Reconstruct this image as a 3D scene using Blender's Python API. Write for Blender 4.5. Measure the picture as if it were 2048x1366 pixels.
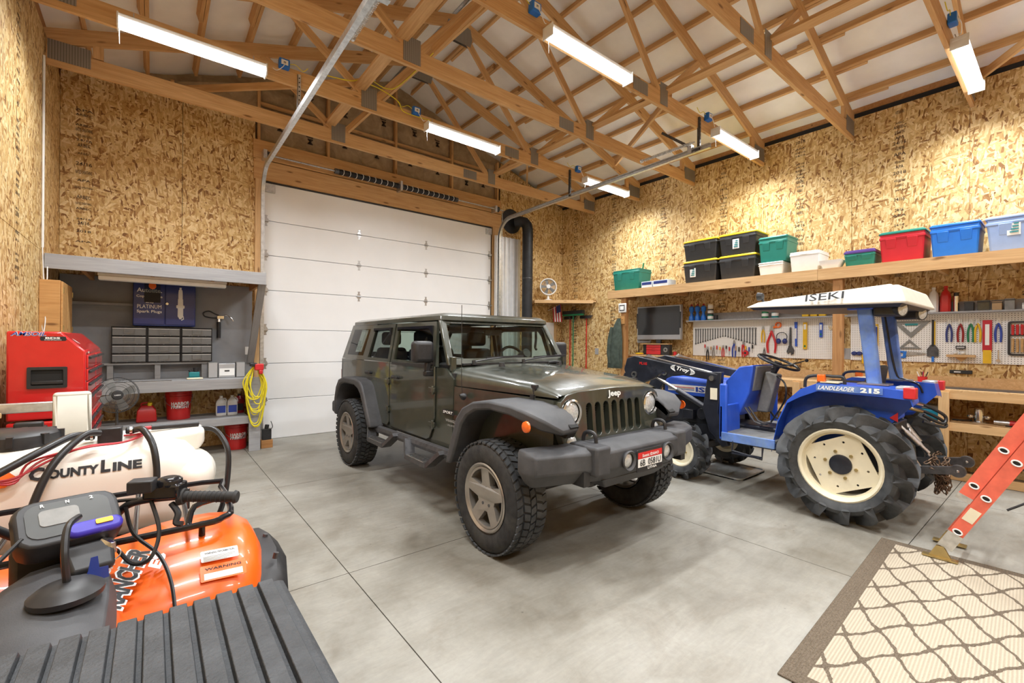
import bpy, math, random
from mathutils import Vector as V, Matrix as M
from mathutils.geometry import tessellate_polygon
for o in list(bpy.data.objects): bpy.data.objects.remove(o)
SC = bpy.context.scene
COL = SC.collection
PI = math.pi
rnd = random.Random(7)

# ------------------------------------------------------------------ camera
CAMH = 1.55
yaw, roll, FPX = math.radians(38.65), math.radians(.45), 900.0
fw = V((math.sin(yaw), math.cos(yaw), 0)); r0 = V((math.cos(yaw), -math.sin(yaw), 0)); u0 = V((0, 0, 1))
cr = r0*math.cos(roll)+u0*math.sin(roll); cu = u0*math.cos(roll)-r0*math.sin(roll)
cam = bpy.data.cameras.new('camera'); camo = bpy.data.objects.new('camera', cam); COL.objects.link(camo)
cam.sensor_width = 36; cam.lens = 36*FPX/2048; cam.shift_y = 1.5/2048; cam.clip_start = .02
m = M((cr, cu, -fw)).transposed().to_4x4(); m.translation = (0, 0, CAMH)
camo.matrix_world = m
SC.camera = camo
# ------------------------------------------------------------------ world, exposure
W = bpy.data.worlds.new('world'); SC.world = W; W.use_nodes = True
W.node_tree.nodes['Background'].inputs[0].default_value = (.55, .6, .7, 1)
W.node_tree.nodes['Background'].inputs[1].default_value = .15
SC.view_settings.view_transform = 'Standard'; SC.view_settings.look = 'None'
SC.view_settings.exposure = .16; SC.view_settings.gamma = 1
SC.view_settings.use_curve_mapping = False
LAMP_W = 60.0       # watts of each ceiling tube light
LENS_E = 13.0        # glow of its diffuser

# ------------------------------------------------------------------ room numbers (metres)
XL, XR, YD, YB = -.91, 7.86, 7.88, -3.6
XRIDGE = (XL+XR)/2; EAVE = 4.86; PITCH = 1/3.
def roof_z(x): return EAVE+PITCH*(4.385-abs(x-XRIDGE))
TRUSS_Y = [6.86-1.212*i for i in range(9)]
CHORD = 4.48

# ------------------------------------------------------------------ mesh helpers
class MB:
    def __init__(s): s.v = []; s.f = []
    def add(s, vs, fs):
        b = len(s.v); s.v += [tuple(p) for p in vs]; s.f += [tuple(i+b for i in f) for f in fs]; return s
    def box(s, x0, x1, y0, y1, z0, z1):
        return s.add([(x0,y0,z0),(x1,y0,z0),(x1,y1,z0),(x0,y1,z0),(x0,y0,z1),(x1,y0,z1),(x1,y1,z1),(x0,y1,z1)],
                     [(0,3,2,1),(4,5,6,7),(0,1,5,4),(1,2,6,5),(2,3,7,6),(3,0,4,7)])
    def cbox(s, c, d, rot=None):
        x, y, z = [q/2 for q in d]
        vs = [V(p) for p in ((-x,-y,-z),(x,-y,-z),(x,y,-z),(-x,y,-z),(-x,-y,z),(x,-y,z),(x,y,z),(-x,y,z))]
        if rot is not None: vs = [rot @ p for p in vs]
        return s.add([p+V(c) for p in vs], [(0,3,2,1),(4,5,6,7),(0,1,5,4),(1,2,6,5),(2,3,7,6),(3,0,4,7)])
    def hexa(s, a, b):          # two quads, bottom and top
        return s.add(list(a)+list(b), [(0,3,2,1),(4,5,6,7),(0,1,5,4),(1,2,6,5),(2,3,7,6),(3,0,4,7)])
    def prism(s, poly, axis, a0, a1):
        def pt(u, w, t): return {'x':(t,u,w),'y':(u,t,w),'z':(u,w,t)}[axis]
        n = len(poly)
        area = sum(poly[i][0]*poly[(i+1)%n][1]-poly[(i+1)%n][0]*poly[i][1] for i in range(n))
        if area < 0: poly = poly[::-1]
        if axis == 'y': poly = poly[::-1]
        vs = [pt(u, w, a0) for u, w in poly]+[pt(u, w, a1) for u, w in poly]
        fs = [tuple(range(n-1,-1,-1)), tuple(range(n,2*n))]+[(i,(i+1)%n,n+(i+1)%n,n+i) for i in range(n)]
        return s.add(vs, fs)
    def cyl(s, p0, p1, r0, r1=None, n=14, caps=True):
        r1 = r0 if r1 is None else r1
        p0, p1 = V(p0), V(p1); d = (p1-p0).normalized()
        a = d.orthogonal().normalized(); b = d.cross(a)
        vs = []
        for p, r in ((p0, r0), (p1, r1)):
            for i in range(n):
                t = 2*PI*i/n; vs.append(p+(a*math.cos(t)+b*math.sin(t))*r)
        fs = [(i,(i+1)%n,n+(i+1)%n,n+i) for i in range(n)]
        if caps: fs += [tuple(range(n-1,-1,-1)), tuple(range(n,2*n))]
        return s.add(vs, fs)
    def tube(s, pts, r, n=8, closed=False, smooth=0):
        pts = [V(p) for p in pts]
        n0 = len(pts)
        if smooth: pts = spline(pts, smooth, closed)
        N = len(pts); rings = []; prev = None
        if isinstance(r, (list, tuple)):
            rr = []
            for i in range(N):
                f = i/(N-1)*(n0-1); a = min(int(f), n0-2); rr.append(r[a]+(r[a+1]-r[a])*(f-a))
        else: rr = [r]*N
        for i, p in enumerate(pts):
            if closed: d = pts[(i+1)%N]-pts[i-1]
            else: d = pts[min(i+1,N-1)]-pts[max(i-1,0)]
            d.normalize()
            if prev is None: a = d.orthogonal().normalized()
            else:
                a = prev-d*prev.dot(d); a = a.normalized() if a.length > 1e-6 else d.orthogonal().normalized()
            prev = a; b = d.cross(a)
            rings.append([p+(a*math.cos(2*PI*k/n)+b*math.sin(2*PI*k/n))*rr[i] for k in range(n)])
        return s.loft(rings, True, closed, not closed)
    def loft(s, rings, ring_closed=True, closed=False, caps=True):
        n = len(rings[0]); N = len(rings); vs = [p for r in rings for p in r]; fs = []
        for i in range(N if closed else N-1):
            j = (i+1) % N
            for k in range(n if ring_closed else n-1):
                l = (k+1) % n
                fs.append((i*n+k, i*n+l, j*n+l, j*n+k))
        if caps and not closed and ring_closed:
            fs += [tuple(range(n-1,-1,-1)), tuple((N-1)*n+k for k in range(n))]
        return s.add(vs, fs)
    def lathe(s, prof, o=(0,0,0), axis=(0,0,1), n=28, closed=False):
        o = V(o); ax = V(axis).normalized(); a = ax.orthogonal().normalized(); b = ax.cross(a)
        rings = []
        for k in range(n):
            t = 2*PI*k/n; d = a*math.cos(t)+b*math.sin(t)
            rings.append([o+d*r+ax*h for r, h in prof])
        N = len(prof); vs = [p for r in rings for p in r]; fs = []
        for k in range(n):
            l = (k+1) % n
            for i in range(N if closed else N-1):
                j = (i+1) % N
                fs.append((k*N+i, l*N+i, l*N+j, k*N+j))
        return s.add(vs, fs)
    def ball(s, c, r, n=14, m_=9):
        c = V(c); rx, ry, rz = r if isinstance(r, (tuple, list)) else (r, r, r)
        vs = [c+V((0,0,-rz))]; fs = []
        for i in range(1, m_):
            t = PI*i/m_-PI/2
            for k in range(n):
                p = 2*PI*k/n; vs.append(c+V((rx*math.cos(t)*math.cos(p), ry*math.cos(t)*math.sin(p), rz*math.sin(t))))
        vs.append(c+V((0,0,rz)))
        for k in range(n): fs.append((0, 1+(k+1)%n, 1+k))
        for i in range(m_-2):
            for k in range(n):
                a = 1+i*n; fs.append((a+k, a+(k+1)%n, a+n+(k+1)%n, a+n+k))
        a = 1+(m_-2)*n
        for k in range(n): fs.append((a+k, a+(k+1)%n, len(vs)-1))
        return s.add(vs, fs)
    def plate(s, outer, holes=(), t=.02, fr=None):
        """flat plate with holes in local (u,v), thickness t along w; fr maps (u,v,w)->point"""
        loops = [outer]+list(holes)
        pts = [p for l in loops for p in l]; n = len(pts)
        tris = tessellate_polygon([[V((u, w, 0)) for u, w in l] for l in loops])
        fr = fr or (lambda u, v, w: (u, v, w))
        vs = [fr(u, w, 0) for u, w in pts]+[fr(u, w, t) for u, w in pts]
        fs = []
        for a, b, c in tris: fs.append((a, b, c)); fs.append((a+n, c+n, b+n))
        k = 0
        for l in loops:
            m_ = len(l)
            for i in range(m_): fs.append((k+i, k+(i+1)%m_, k+(i+1)%m_+n, k+i+n))
            k += m_
        return s.add(vs, fs)
    def xf(s, mat): s.v = [tuple(mat @ V(p)) for p in s.v]; return s
    def mirx(s):                       # add the mirror image about x=0
        n = len(s.v); s.v += [(-x, y, z) for x, y, z in s.v]; s.f += [tuple(i+n for i in f[::-1]) for f in s.f]; return s
    def mesh(s, name, mat, smooth=True, ang=38):
        me = bpy.data.meshes.new(name); me.from_pydata(s.v, [], s.f)
        import bmesh
        bm = bmesh.new(); bm.from_mesh(me); bmesh.ops.recalc_face_normals(bm, faces=bm.faces); bm.to_mesh(me); bm.free()
        if smooth:
            me.polygons.foreach_set('use_smooth', [True]*len(me.polygons)); me.set_sharp_from_angle(angle=math.radians(ang))
        me.materials.append(MT(mat)); me.update(); return me
    def build(s, name, mat, parent=None, bevel=0, smooth=True, loc=None, segs=2, sub=0):
        o = bpy.data.objects.new(name, s.mesh(name, mat, smooth)); COL.objects.link(o)
        if parent is not None: o.parent = parent
        if loc is not None: o.location = loc
        if bevel:
            b = o.modifiers.new('bevel', 'BEVEL'); b.width = bevel; b.segments = segs; b.limit_method = 'ANGLE'; b.angle_limit = .6
            b.harden_normals = False
        if sub:
            q = o.modifiers.new('sub', 'SUBSURF'); q.levels = sub; q.render_levels = sub
        return o
def spline(pts, k=6, closed=False):
    pts = [V(p) for p in pts]; out = []; N = len(pts)
    for i in range(N if closed else N-1):
        if closed: a, b, c, d = pts[i-1], pts[i], pts[(i+1)%N], pts[(i+2)%N]
        else: a, b, c, d = pts[max(i-1,0)], pts[i], pts[i+1], pts[min(i+2,N-1)]
        for j in range(k):
            t = j/k
            out.append(.5*((2*b)+(c-a)*t+(2*a-5*b+4*c-d)*t*t+(3*b-a-3*c+d)*t**3))
    if not closed: out.append(pts[-1])
    return out
def rect(u0, u1, v0, v1, r=0, n=4):
    if r <= 0: return [(u0,v0),(u1,v0),(u1,v1),(u0,v1)]
    out = []
    for cx, cy, a in ((u1-r,v0+r,-90),(u1-r,v1-r,0),(u0+r,v1-r,90),(u0+r,v0+r,180)):
        for i in range(n+1):
            t = math.radians(a+90*i/n); out.append((cx+r*math.cos(t), cy+r*math.sin(t)))
    return out
def circ(cx, cy, r, n=20, ry=None):
    return [(cx+r*math.cos(2*PI*i/n), cy+(ry or r)*math.sin(2*PI*i/n)) for i in range(n)]
def empty(name, loc=(0,0,0), rz=0):
    o = bpy.data.objects.new(name, None); COL.objects.link(o); o.location = loc; o.rotation_euler = (0,0,rz)
    o.empty_display_size = .1; return o
def tag(o, label, cat, group=None):
    o['label'] = label; o['category'] = cat
    if group: o['group'] = group
    return o
def struct(o, label=None):
    o['kind'] = 'structure'
    if label: o['label'] = label
    return o
def thing(name, label, cat, loc=(0,0,0), rz=0, group=None): return tag(empty(name, loc, rz), label, cat, group)
def copy_tree(o, parent=None):
    c = o.copy(); COL.objects.link(c); c.parent = parent
    for ch in [q for q in bpy.data.objects if q.parent == o]: copy_tree(ch, c)
    return c
# ---- lettering: flat print or raised letters, fitted to a width/height on a frame
def text_poly(s, bold=0.0):
    cu_ = bpy.data.curves.new('t', 'FONT'); cu_.body = s; cu_.offset = bold; cu_.resolution_u = 2; cu_.align_x = 'LEFT'
    ob = bpy.data.objects.new('t', cu_); me = bpy.data.meshes.new_from_object(ob)
    vs = [(v.co.x, v.co.y) for v in me.vertices]; fs = [tuple(p.vertices) for p in me.polygons]
    bpy.data.objects.remove(ob); bpy.data.curves.remove(cu_); bpy.data.meshes.remove(me)
    return vs, fs
def text_add(mb, s, o, u, v, w, h, bold=0.0, shear=0.0, lift=.0015, fn=None):
    """letters filling a w x h rectangle centred on o with axes u, v (unit vectors)"""
    vs, fs = text_poly(s, bold)
    if not vs: return mb
    x0 = min(p[0] for p in vs); x1 = max(p[0] for p in vs); y0 = min(p[1] for p in vs); y1 = max(p[1] for p in vs)
    o, u, v = V(o), V(u).normalized(), V(v).normalized(); n = u.cross(v)
    out = []
    for x, y in vs:
        a = ((x-x0)/(x1-x0)-.5)*w; b = ((y-y0)/(y1-y0)-.5)*h; a += shear*b
        out.append(fn(a, b) if fn else o+u*a+v*b+n*lift)
    return mb.add(out, fs)
def lettering(name, s, o, u, v, w, h, mat, parent=None, **k):
    mb = MB(); text_add(mb, s, o, u, v, w, h, **k)
    me = bpy.data.meshes.new(name); me.from_pydata(mb.v, [], mb.f); me.materials.append(MT(mat))
    ob = bpy.data.objects.new(name, me); COL.objects.link(ob)
    if parent is not None: ob.parent = parent
    return ob
_beam = {}
def beam(name, p0, p1, w, h, mat, parent=None, up=(0,0,1), bevel=True):
    """timber from p0 to p1 on its centre line; w across, h along `up`; grain runs along local x"""
    p0, p1 = V(p0), V(p1); L = (p1-p0).length; d = (p1-p0)/L
    up = V(up); s_ = up.cross(d)
    if s_.length < 1e-4: s_ = V((1,0,0)).cross(d)
    s_.normalize(); t = d.cross(s_)
    key = (round(L,3), round(w,4), round(h,4), mat)
    if key not in _beam:
        mb = MB().box(-L/2, L/2, -w/2, w/2, -h/2, h/2); _beam[key] = mb.mesh(name, mat, smooth=False)
    o = bpy.data.objects.new(name, _beam[key]); COL.objects.link(o)
    mm = M((d, s_, t)).transposed().to_4x4(); mm.translation = (p0+p1)/2
    if parent is not None: o.parent = parent; mm = M.Translation(-V(parent.location)) @ mm if parent.rotation_euler.z == 0 else M(parent.matrix_basis).inverted() @ mm
    o.matrix_basis = mm
    return o
# ------------------------------------------------------------------ materials
_mats = {}
_def = {}
def MT(name):
    if name not in _mats: _mats[name] = _def[name]()
    return _mats[name]
class NT:
    def __init__(s, name):
        s.m = bpy.data.materials.new(name); s.m.use_nodes = True; s.t = s.m.node_tree; s.b = s.t.nodes['Principled BSDF']
    def n(s, typ, **k):
        nd = s.t.nodes.new(typ)
        for a, b in k.items(): setattr(nd, a, b)
        return nd
    def l(s, a, b): s.t.links.new(a, b)
    def set(s, **k):
        for a, b in k.items(): s.b.inputs[a.replace('_', ' ')].default_value = b
    def math(s, op, a, b=None, c=None):
        nd = s.n('ShaderNodeMath', operation=op)
        for i, q in enumerate((a, b, c)):
            if q is None: continue
            if isinstance(q, (int, float)): nd.inputs[i].default_value = q
            else: s.l(q, nd.inputs[i])
        return nd.outputs[0]
    def mix(s, f, a, b, blend='MIX'):
        nd = s.n('ShaderNodeMix', data_type='RGBA', blend_type=blend)
        for i, q in ((0, f), (6, a), (7, b)):
            if isinstance(q, (int, float)): nd.inputs[i].default_value = q
            elif isinstance(q, tuple): nd.inputs[i].default_value = (*q, 1)
            else: s.l(q, nd.inputs[i])
        return nd.outputs[2]
    def ramp(s, f, *st):
        nd = s.n('ShaderNodeValToRGB'); e = nd.color_ramp.elements
        while len(e) < len(st): e.new(.5)
        for q, (p, c) in zip(e, st): q.position = p; q.color = (*c, 1) if isinstance(c, tuple) else (c, c, c, 1)
        s.l(f, nd.inputs[0]); return nd.outputs[0]
    def coord(s, kind='Object', scale=None, rot=None, loc=None):
        o = s.n('ShaderNodeTexCoord').outputs[kind]
        if scale or rot or loc:
            mp = s.n('ShaderNodeMapping'); s.l(o, mp.inputs[0])
            if scale: mp.inputs['Scale'].default_value = scale
            if rot: mp.inputs['Rotation'].default_value = rot
            if loc: mp.inputs['Location'].default_value = loc
            o = mp.outputs[0]
        return o
    def noise(s, v, scale, detail=4, rough=.55, dist=0):
        nd = s.n('ShaderNodeTexNoise'); nd.inputs['Scale'].default_value = scale; nd.inputs['Detail'].default_value = detail
        nd.inputs['Roughness'].default_value = rough; nd.inputs['Distortion'].default_value = dist
        if v is not None: s.l(v, nd.inputs['Vector'])
        return nd.outputs[0]
    def bump(s, h, strength=.2, dist=.01):
        nd = s.n('ShaderNodeBump'); nd.inputs['Strength'].default_value = strength; nd.inputs['Distance'].default_value = dist
        s.l(h, nd.inputs['Height']); s.l(nd.outputs[0], s.b.inputs['Normal'])
    def base(s, c): s.l(c, s.b.inputs['Base Color'])
def plain(name, col, rough=.5, metal=0., var=.12, vs=9., bump=0., bs=120., coat=0., spec=.5, dirt=None):
    def mk():
        t = NT(name); t.set(Roughness=rough, Metallic=metal)
        t.b.inputs['Specular IOR Level'].default_value = spec
        if coat: t.set(Coat_Weight=coat, Coat_Roughness=.06)
        co = t.coord('Object')
        nz = t.noise(co, vs, 5)
        lo = tuple(max(0, c*(1-var)) for c in col); hi = tuple(min(1, c*(1+var)) for c in col)
        c = t.ramp(nz, (.3, lo), (.7, hi))
        if dirt:
            dcol, amt, ds = dirt
            dn = t.ramp(t.noise(t.coord('Object'), ds, 8, .65), (1-amt-.25, 0.), (1-amt+.25, 1.))
            c = t.mix(dn, c, dcol)
            rr = t.mix(dn, (rough,)*3, (.75,)*3); t.l(rr, t.b.inputs['Roughness'])
        t.base(c)
        if bump: t.bump(t.noise(t.coord('Object'), bs, 3), bump, .004)
        return t.m
    _def[name] = mk
def _osb():
    t = NT('osb'); co = t.coord('Object')
    # panel face coordinates: the two in-plane axes of an upright sheet
    sp = t.n('ShaderNodeSeparateXYZ'); t.l(co, sp.inputs[0])
    uu = t.math('ADD', sp.outputs[0], sp.outputs[1])
    cb = t.n('ShaderNodeCombineXYZ'); t.l(uu, cb.inputs[0]); t.l(sp.outputs[2], cb.inputs[1])
    rn = t.n('ShaderNodeObjectInfo').outputs['Random']
    t.l(t.math('MULTIPLY', rn, 37.), cb.inputs[2])
    wz = t.n('ShaderNodeTexNoise'); wz.inputs['Scale'].default_value = 7; wz.inputs['Detail'].default_value = 1; t.l(cb.outputs[0], wz.inputs['Vector'])
    wv = t.n('ShaderNodeVectorMath', operation='MULTIPLY_ADD'); t.l(wz.outputs['Color'], wv.inputs[0]); wv.inputs[1].default_value = (.022,.022,0); t.l(cb.outputs[0], wv.inputs[2])
    col = None
    hsum = None
    for k, (ang, su, sv, thr) in enumerate(((95, 44, 10, 0), (62, 40, 9, .38), (128, 38, 9, .42), (12, 46, 12, .62), (84, 60, 14, .6))):
        mp = t.n('ShaderNodeMapping'); mp.inputs['Rotation'].default_value = (0,0,math.radians(ang-90)); mp.inputs['Location'].default_value = (k*3.7, k*1.9, 0)
        t.l(wv.outputs[0], mp.inputs[0])
        sc = t.n('ShaderNodeVectorMath', operation='MULTIPLY'); t.l(mp.outputs[0], sc.inputs[0]); sc.inputs[1].default_value = (su, sv, 1)
        vo = t.n('ShaderNodeTexVoronoi', voronoi_dimensions='2D', feature='F1'); vo.inputs['Scale'].default_value = 1; vo.inputs['Randomness'].default_value = 1
        t.l(sc.outputs[0], vo.inputs['Vector'])
        ss = t.n('ShaderNodeSeparateColor'); t.l(vo.outputs['Color'], ss.inputs[0])
        tone = t.ramp(ss.outputs[1], (0, (.22,.10,.03)), (.08, (.38,.195,.065)), (.22, (.55,.335,.12)), (.55, (.73,.505,.215)), (1, (.92,.73,.41)))
        gr = t.noise(sc.outputs[0], 2.3, 2); tone = t.mix(.35, tone, t.ramp(gr, (.3, .45), (.7, 1.)), 'MULTIPLY')
        if col is None: col = tone; hsum = ss.outputs[2]
        else:
            f = t.math('GREATER_THAN', ss.outputs[0], thr)
            col = t.mix(f, col, tone)
            hh = t.mix(f, hsum, ss.outputs[2]); hsum = hh
    big = t.noise(co, 1.2, 3); col = t.mix(.5, col, t.ramp(big, (.3, (.86,.82,.78)), (.7, (1,1,1))), 'MULTIPLY')
    t.base(col); t.set(Roughness=.62); t.bump(hsum, .25, .003)
    t.b.inputs['Specular IOR Level'].default_value = .3
    return t.m
_def['osb'] = _osb
def wood(name, lo, hi, knot=(.2,.09,.03), rough=.6):
    def mk():
        t = NT(name); co = t.coord('Object'); rn = t.n('ShaderNodeObjectInfo').outputs['Random']
        ad = t.n('ShaderNodeVectorMath', operation='MULTIPLY_ADD')
        t.l(rn, ad.inputs[0]); ad.inputs[1].default_value = (31., 17., 11.); t.l(co, ad.inputs[2])
        s1 = t.n('ShaderNodeVectorMath', operation='MULTIPLY'); t.l(ad.outputs[0], s1.inputs[0]); s1.inputs[1].default_value = (1.1, 16, 16)
        g = t.noise(s1.outputs[0], 1.4, 4, .6, 1.2)
        s2 = t.n('ShaderNodeVectorMath', operation='MULTIPLY'); t.l(ad.outputs[0], s2.inputs[0]); s2.inputs[1].default_value = (4, 130, 130)
        f = t.noise(s2.outputs[0], 1, 2)
        c = t.ramp(g, (.25, lo), (.72, hi))
        c = t.mix(.25, c, t.ramp(f, (.3, .55), (.7, 1.)), 'MULTIPLY')
        s3 = t.n('ShaderNodeVectorMath', operation='MULTIPLY'); t.l(ad.outputs[0], s3.inputs[0]); s3.inputs[1].default_value = (2.0, 7, 7)
        vo = t.n('ShaderNodeTexVoronoi'); vo.inputs['Scale'].default_value = 1.; t.l(s3.outputs[0], vo.inputs['Vector'])
        k = t.ramp(vo.outputs['Distance'], (.06, 1.), (.13, 0.))
        c = t.mix(t.math('MULTIPLY', k, .85), c, knot)
        tint = t.ramp(rn, (0, (.86,.80,.74)), (1, (1.,1.,1.))); c = t.mix(.8, c, tint, 'MULTIPLY')
        t.base(c); t.set(Roughness=rough); t.b.inputs['Specular IOR Level'].default_value = .3
        t.bump(f, .12, .002); return t.m
    _def[name] = mk
wood('truss_wood', (.56,.31,.12), (.78,.51,.25))
wood('pine', (.60,.36,.16), (.80,.55,.29))
wood('post_wood', (.38,.18,.065), (.56,.30,.12))
wood('cabinet_wood', (.58,.30,.10), (.74,.44,.18))
wood('grey_wood', (.33,.34,.36), (.43,.44,.46), (.28,.28,.29))
def _concrete():
    t = NT('concrete'); co = t.n('ShaderNodeNewGeometry').outputs['Position']
    a = t.noise(co, .55, 6, .6, .4); b = t.noise(co, 2.6, 7, .68, .6); c = t.noise(co, 38, 4, .6)
    col = t.ramp(a, (.28, (.185,.168,.135)), (.5, (.345,.33,.29)), (.72, (.435,.425,.39)))
    col = t.mix(.5, col, t.ramp(b, (.32, (.52,.45,.36)), (.5, (.86,.84,.80)), (.7, (1,1,1))), 'MULTIPLY')
    vo = t.n('ShaderNodeTexVoronoi'); vo.inputs['Scale'].default_value = 5.; t.l(co, vo.inputs['Vector'])
    sp = t.ramp(vo.outputs['Distance'], (.02, .45), (.05, 1.)); col = t.mix(.7, col, sp, 'MULTIPLY')
    # long trowel marks
    sc = t.n('ShaderNodeVectorMath', operation='MULTIPLY'); t.l(co, sc.inputs[0]); sc.inputs[1].default_value = (2., 11., 1.)
    tr = t.noise(sc.outputs[0], 1.3, 5, .7, 1.5); col = t.mix(.30, col, t.ramp(tr, (.35, .6), (.62, 1.)), 'MULTIPLY')
    col = t.mix(.18, col, t.ramp(c, (.3, .5), (.7, 1.)), 'MULTIPLY')
    t.base(col); t.l(t.ramp(b, (.3, .40), (.7, .62)), t.b.inputs['Roughness']); t.bump(c, .06, .003); return t.m
_def['concrete'] = _concrete
def _pegboard():
    t = NT('pegboard'); sp = t.n('ShaderNodeSeparateXYZ'); t.l(t.coord('Object'), sp.inputs[0])
    P_ = .0254
    def q(o): return t.math('SUBTRACT', t.math('FRACT', t.math('DIVIDE', o, P_)), .5)
    a, b = q(sp.outputs[1]), q(sp.outputs[2])
    d = t.math('SQRT', t.math('ADD', t.math('MULTIPLY', a, a), t.math('MULTIPLY', b, b)))
    f = t.math('LESS_THAN', d, .17)
    t.base(t.mix(f, (.88,.87,.85), (.05,.04,.03))); t.set(Roughness=.4); return t.m
_def['pegboard'] = _pegboard
def _rug():
    t = NT('rug_weave'); sp = t.n('ShaderNodeSeparateXYZ'); co = t.coord('Object')
    nz = t.n('ShaderNodeTexNoise'); nz.inputs['Scale'].default_value = 26; t.l(co, nz.inputs['Vector'])
    wv = t.n('ShaderNodeVectorMath', operation='MULTIPLY_ADD'); t.l(nz.outputs['Color'], wv.inputs[0]); wv.inputs[1].default_value = (.024,.024,0); t.l(co, wv.inputs[2])
    t.l(wv.outputs[0], sp.inputs[0])
    x, y = sp.outputs[0], sp.outputs[1]
    ax = t.math('MULTIPLY', x, 2*PI/.36); ay = t.math('MULTIPLY', y, 2*PI/.21)
    # two families of wavy diagonals that make ogee cells
    f = t.math('ADD', t.math('COSINE', ax), t.math('COSINE', ay))
    g = t.math('ADD', f, t.math('MULTIPLY', t.math('SINE', t.math('MULTIPLY', ax, 1.0)), t.math('MULTIPLY', t.math('SINE', ay), .38)))
    gx, gy = t.math('SINE', ax), t.math('SINE', ay)
    gm = t.math('SQRT', t.math('ADD', t.math('MULTIPLY', gx, gx), t.math('MULTIPLY', gy, gy)))
    line = t.math('LESS_THAN', t.math('DIVIDE', t.math('ABSOLUTE', g), t.math('ADD', gm, .14)), .20)
    # border band
    sp2 = t.n('ShaderNodeSeparateXYZ'); t.l(co, sp2.inputs[0])
    bx = t.math('GREATER_THAN', t.math('ABSOLUTE', sp2.outputs[0]), 1.06); by = t.math('GREATER_THAN', t.math('ABSOLUTE', sp2.outputs[1]), .655)
    line = t.math('MAXIMUM', line, t.math('MAXIMUM', bx, by))
    rib = t.n('ShaderNodeTexWave', wave_type='BANDS', bands_direction='Y'); rib.inputs['Scale'].default_value = 22; rib.inputs['Distortion'].default_value = .6; rib.inputs['Detail'].default_value = 2; rib.inputs['Detail Scale'].default_value = 4
    t.l(co, rib.inputs['Vector'])
    light = t.mix(.6, (.50,.435,.335), t.ramp(rib.outputs['Fac'], (.1, .66), (.7, 1.)), 'MULTIPLY')
    dn = t.noise(co, 160, 3); dark = t.ramp(dn, (.3, (.10,.078,.055)), (.7, (.20,.16,.12)))
    t.base(t.mix(line, light, dark)); t.set(Roughness=.95); t.b.inputs['Specular IOR Level'].default_value = .1
    hb = t.math('ADD', t.math('MULTIPLY', rib.outputs['Fac'], .6), t.math('MULTIPLY', dn, .5)); t.bump(hb, .7, .006); return t.m
_def['rug_weave'] = _rug
def glass(name, col, rough=.0, alpha=1., ior=1.45):
    def mk():
        t = NT(name); t.set(Roughness=rough, Transmission_Weight=1.0, IOR=ior); t.b.inputs['Base Color'].default_value = (*col, 1); return t.m
    _def[name] = mk
def thinglass(name, tint, refl=.12):
    def mk():
        t = NT(name); out = [n for n in t.t.nodes if n.type == 'OUTPUT_MATERIAL'][0]
        tr = t.n('ShaderNodeBsdfTransparent'); tr.inputs[0].default_value = (*tint, 1)
        gl = t.n('ShaderNodeBsdfGlossy'); gl.inputs[1].default_value = .03
        lw = t.n('ShaderNodeLayerWeight'); lw.inputs[0].default_value = .5
        fr = t.math('ADD', t.math('MULTIPLY', t.math('POWER', lw.outputs['Facing'], 4.), .8), .05)
        mx = t.n('ShaderNodeMixShader'); t.l(fr, mx.inputs[0]); t.l(tr.outputs[0], mx.inputs[1]); t.l(gl.outputs[0], mx.inputs[2])
        t.l(mx.outputs[0], out.inputs[0]); t.t.nodes.remove(t.b); return t.m
    _def[name] = mk
def glow(name, col, e):
    def mk():
        t = NT(name); t.set(Emission_Strength=e, Roughness=.4); t.b.inputs['Emission Color'].default_value = (*col, 1); t.b.inputs['Base Color'].default_value = (.9,.9,.9,1); return t.m
    _def[name] = mk
def _carpaint():
    t = NT('car_paint'); co = t.coord('Object')
    base = t.ramp(t.noise(co, 3, 3), (.3, (.034,.040,.029)), (.7, (.045,.051,.037)))
    dn = t.noise(co, 2.2, 9, .68, .5); sp = t.n('ShaderNodeSeparateXYZ'); t.l(co, sp.inputs[0])
    f = t.ramp(dn, (.42, 0.), (.75, .8))
    st = t.n('ShaderNodeVectorMath', operation='MULTIPLY'); t.l(co, st.inputs[0]); st.inputs[1].default_value = (9, 9, 1.1)
    run = t.ramp(t.noise(st.outputs[0], 2.2, 5, .6), (.46, 0.), (.75, .55))
    f = t.math('MAXIMUM', f, run)
    t.base(t.mix(f, base, (.080,.082,.066))); t.set(Metallic=.15, Coat_Weight=.85, Coat_Roughness=.05)
    t.l(t.ramp(f, (0, .28), (1, .6)), t.b.inputs['Roughness']); return t.m
_def['car_paint'] = _carpaint
def _perf():
    t = NT('truss_plate'); co = t.coord('Object')
    w = t.n('ShaderNodeTexWave', wave_type='BANDS', bands_direction='X'); w.inputs['Scale'].default_value = 14; t.l(co, w.inputs['Vector'])
    b = t.n('ShaderNodeTexBrick'); b.inputs['Scale'].default_value = 34; t.l(co, b.inputs['Vector'])
    t.base(t.mix(.55, (.34,.32,.29), t.ramp(w.outputs['Fac'], (.2, .35), (.6, 1.)), 'MULTIPLY')); t.set(Metallic=.55, Roughness=.5); return t.m
_def['truss_plate'] = _perf
def _kraft():
    t = NT('kraft_paper'); co = t.coord('Object'); a = t.noise(co, 5, 6, .6, 1.)
    t.base(t.ramp(a, (.3, (.30,.21,.12)), (.7, (.48,.36,.22)))); t.set(Roughness=.8); t.bump(a, .6, .02); return t.m
_def['kraft_paper'] = _kraft
plain('ceiling_vinyl', (.88,.86,.82), .55, var=.05, vs=3, bump=.15, bs=18)
plain('door_white', (.86,.86,.86), .38, var=.025, vs=2, bump=.05, bs=160)
plain('steel', (.50,.50,.50), .35, 1., var=.2, vs=30)
plain('galv', (.62,.63,.63), .36, .85, var=.18, vs=25)
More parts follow.
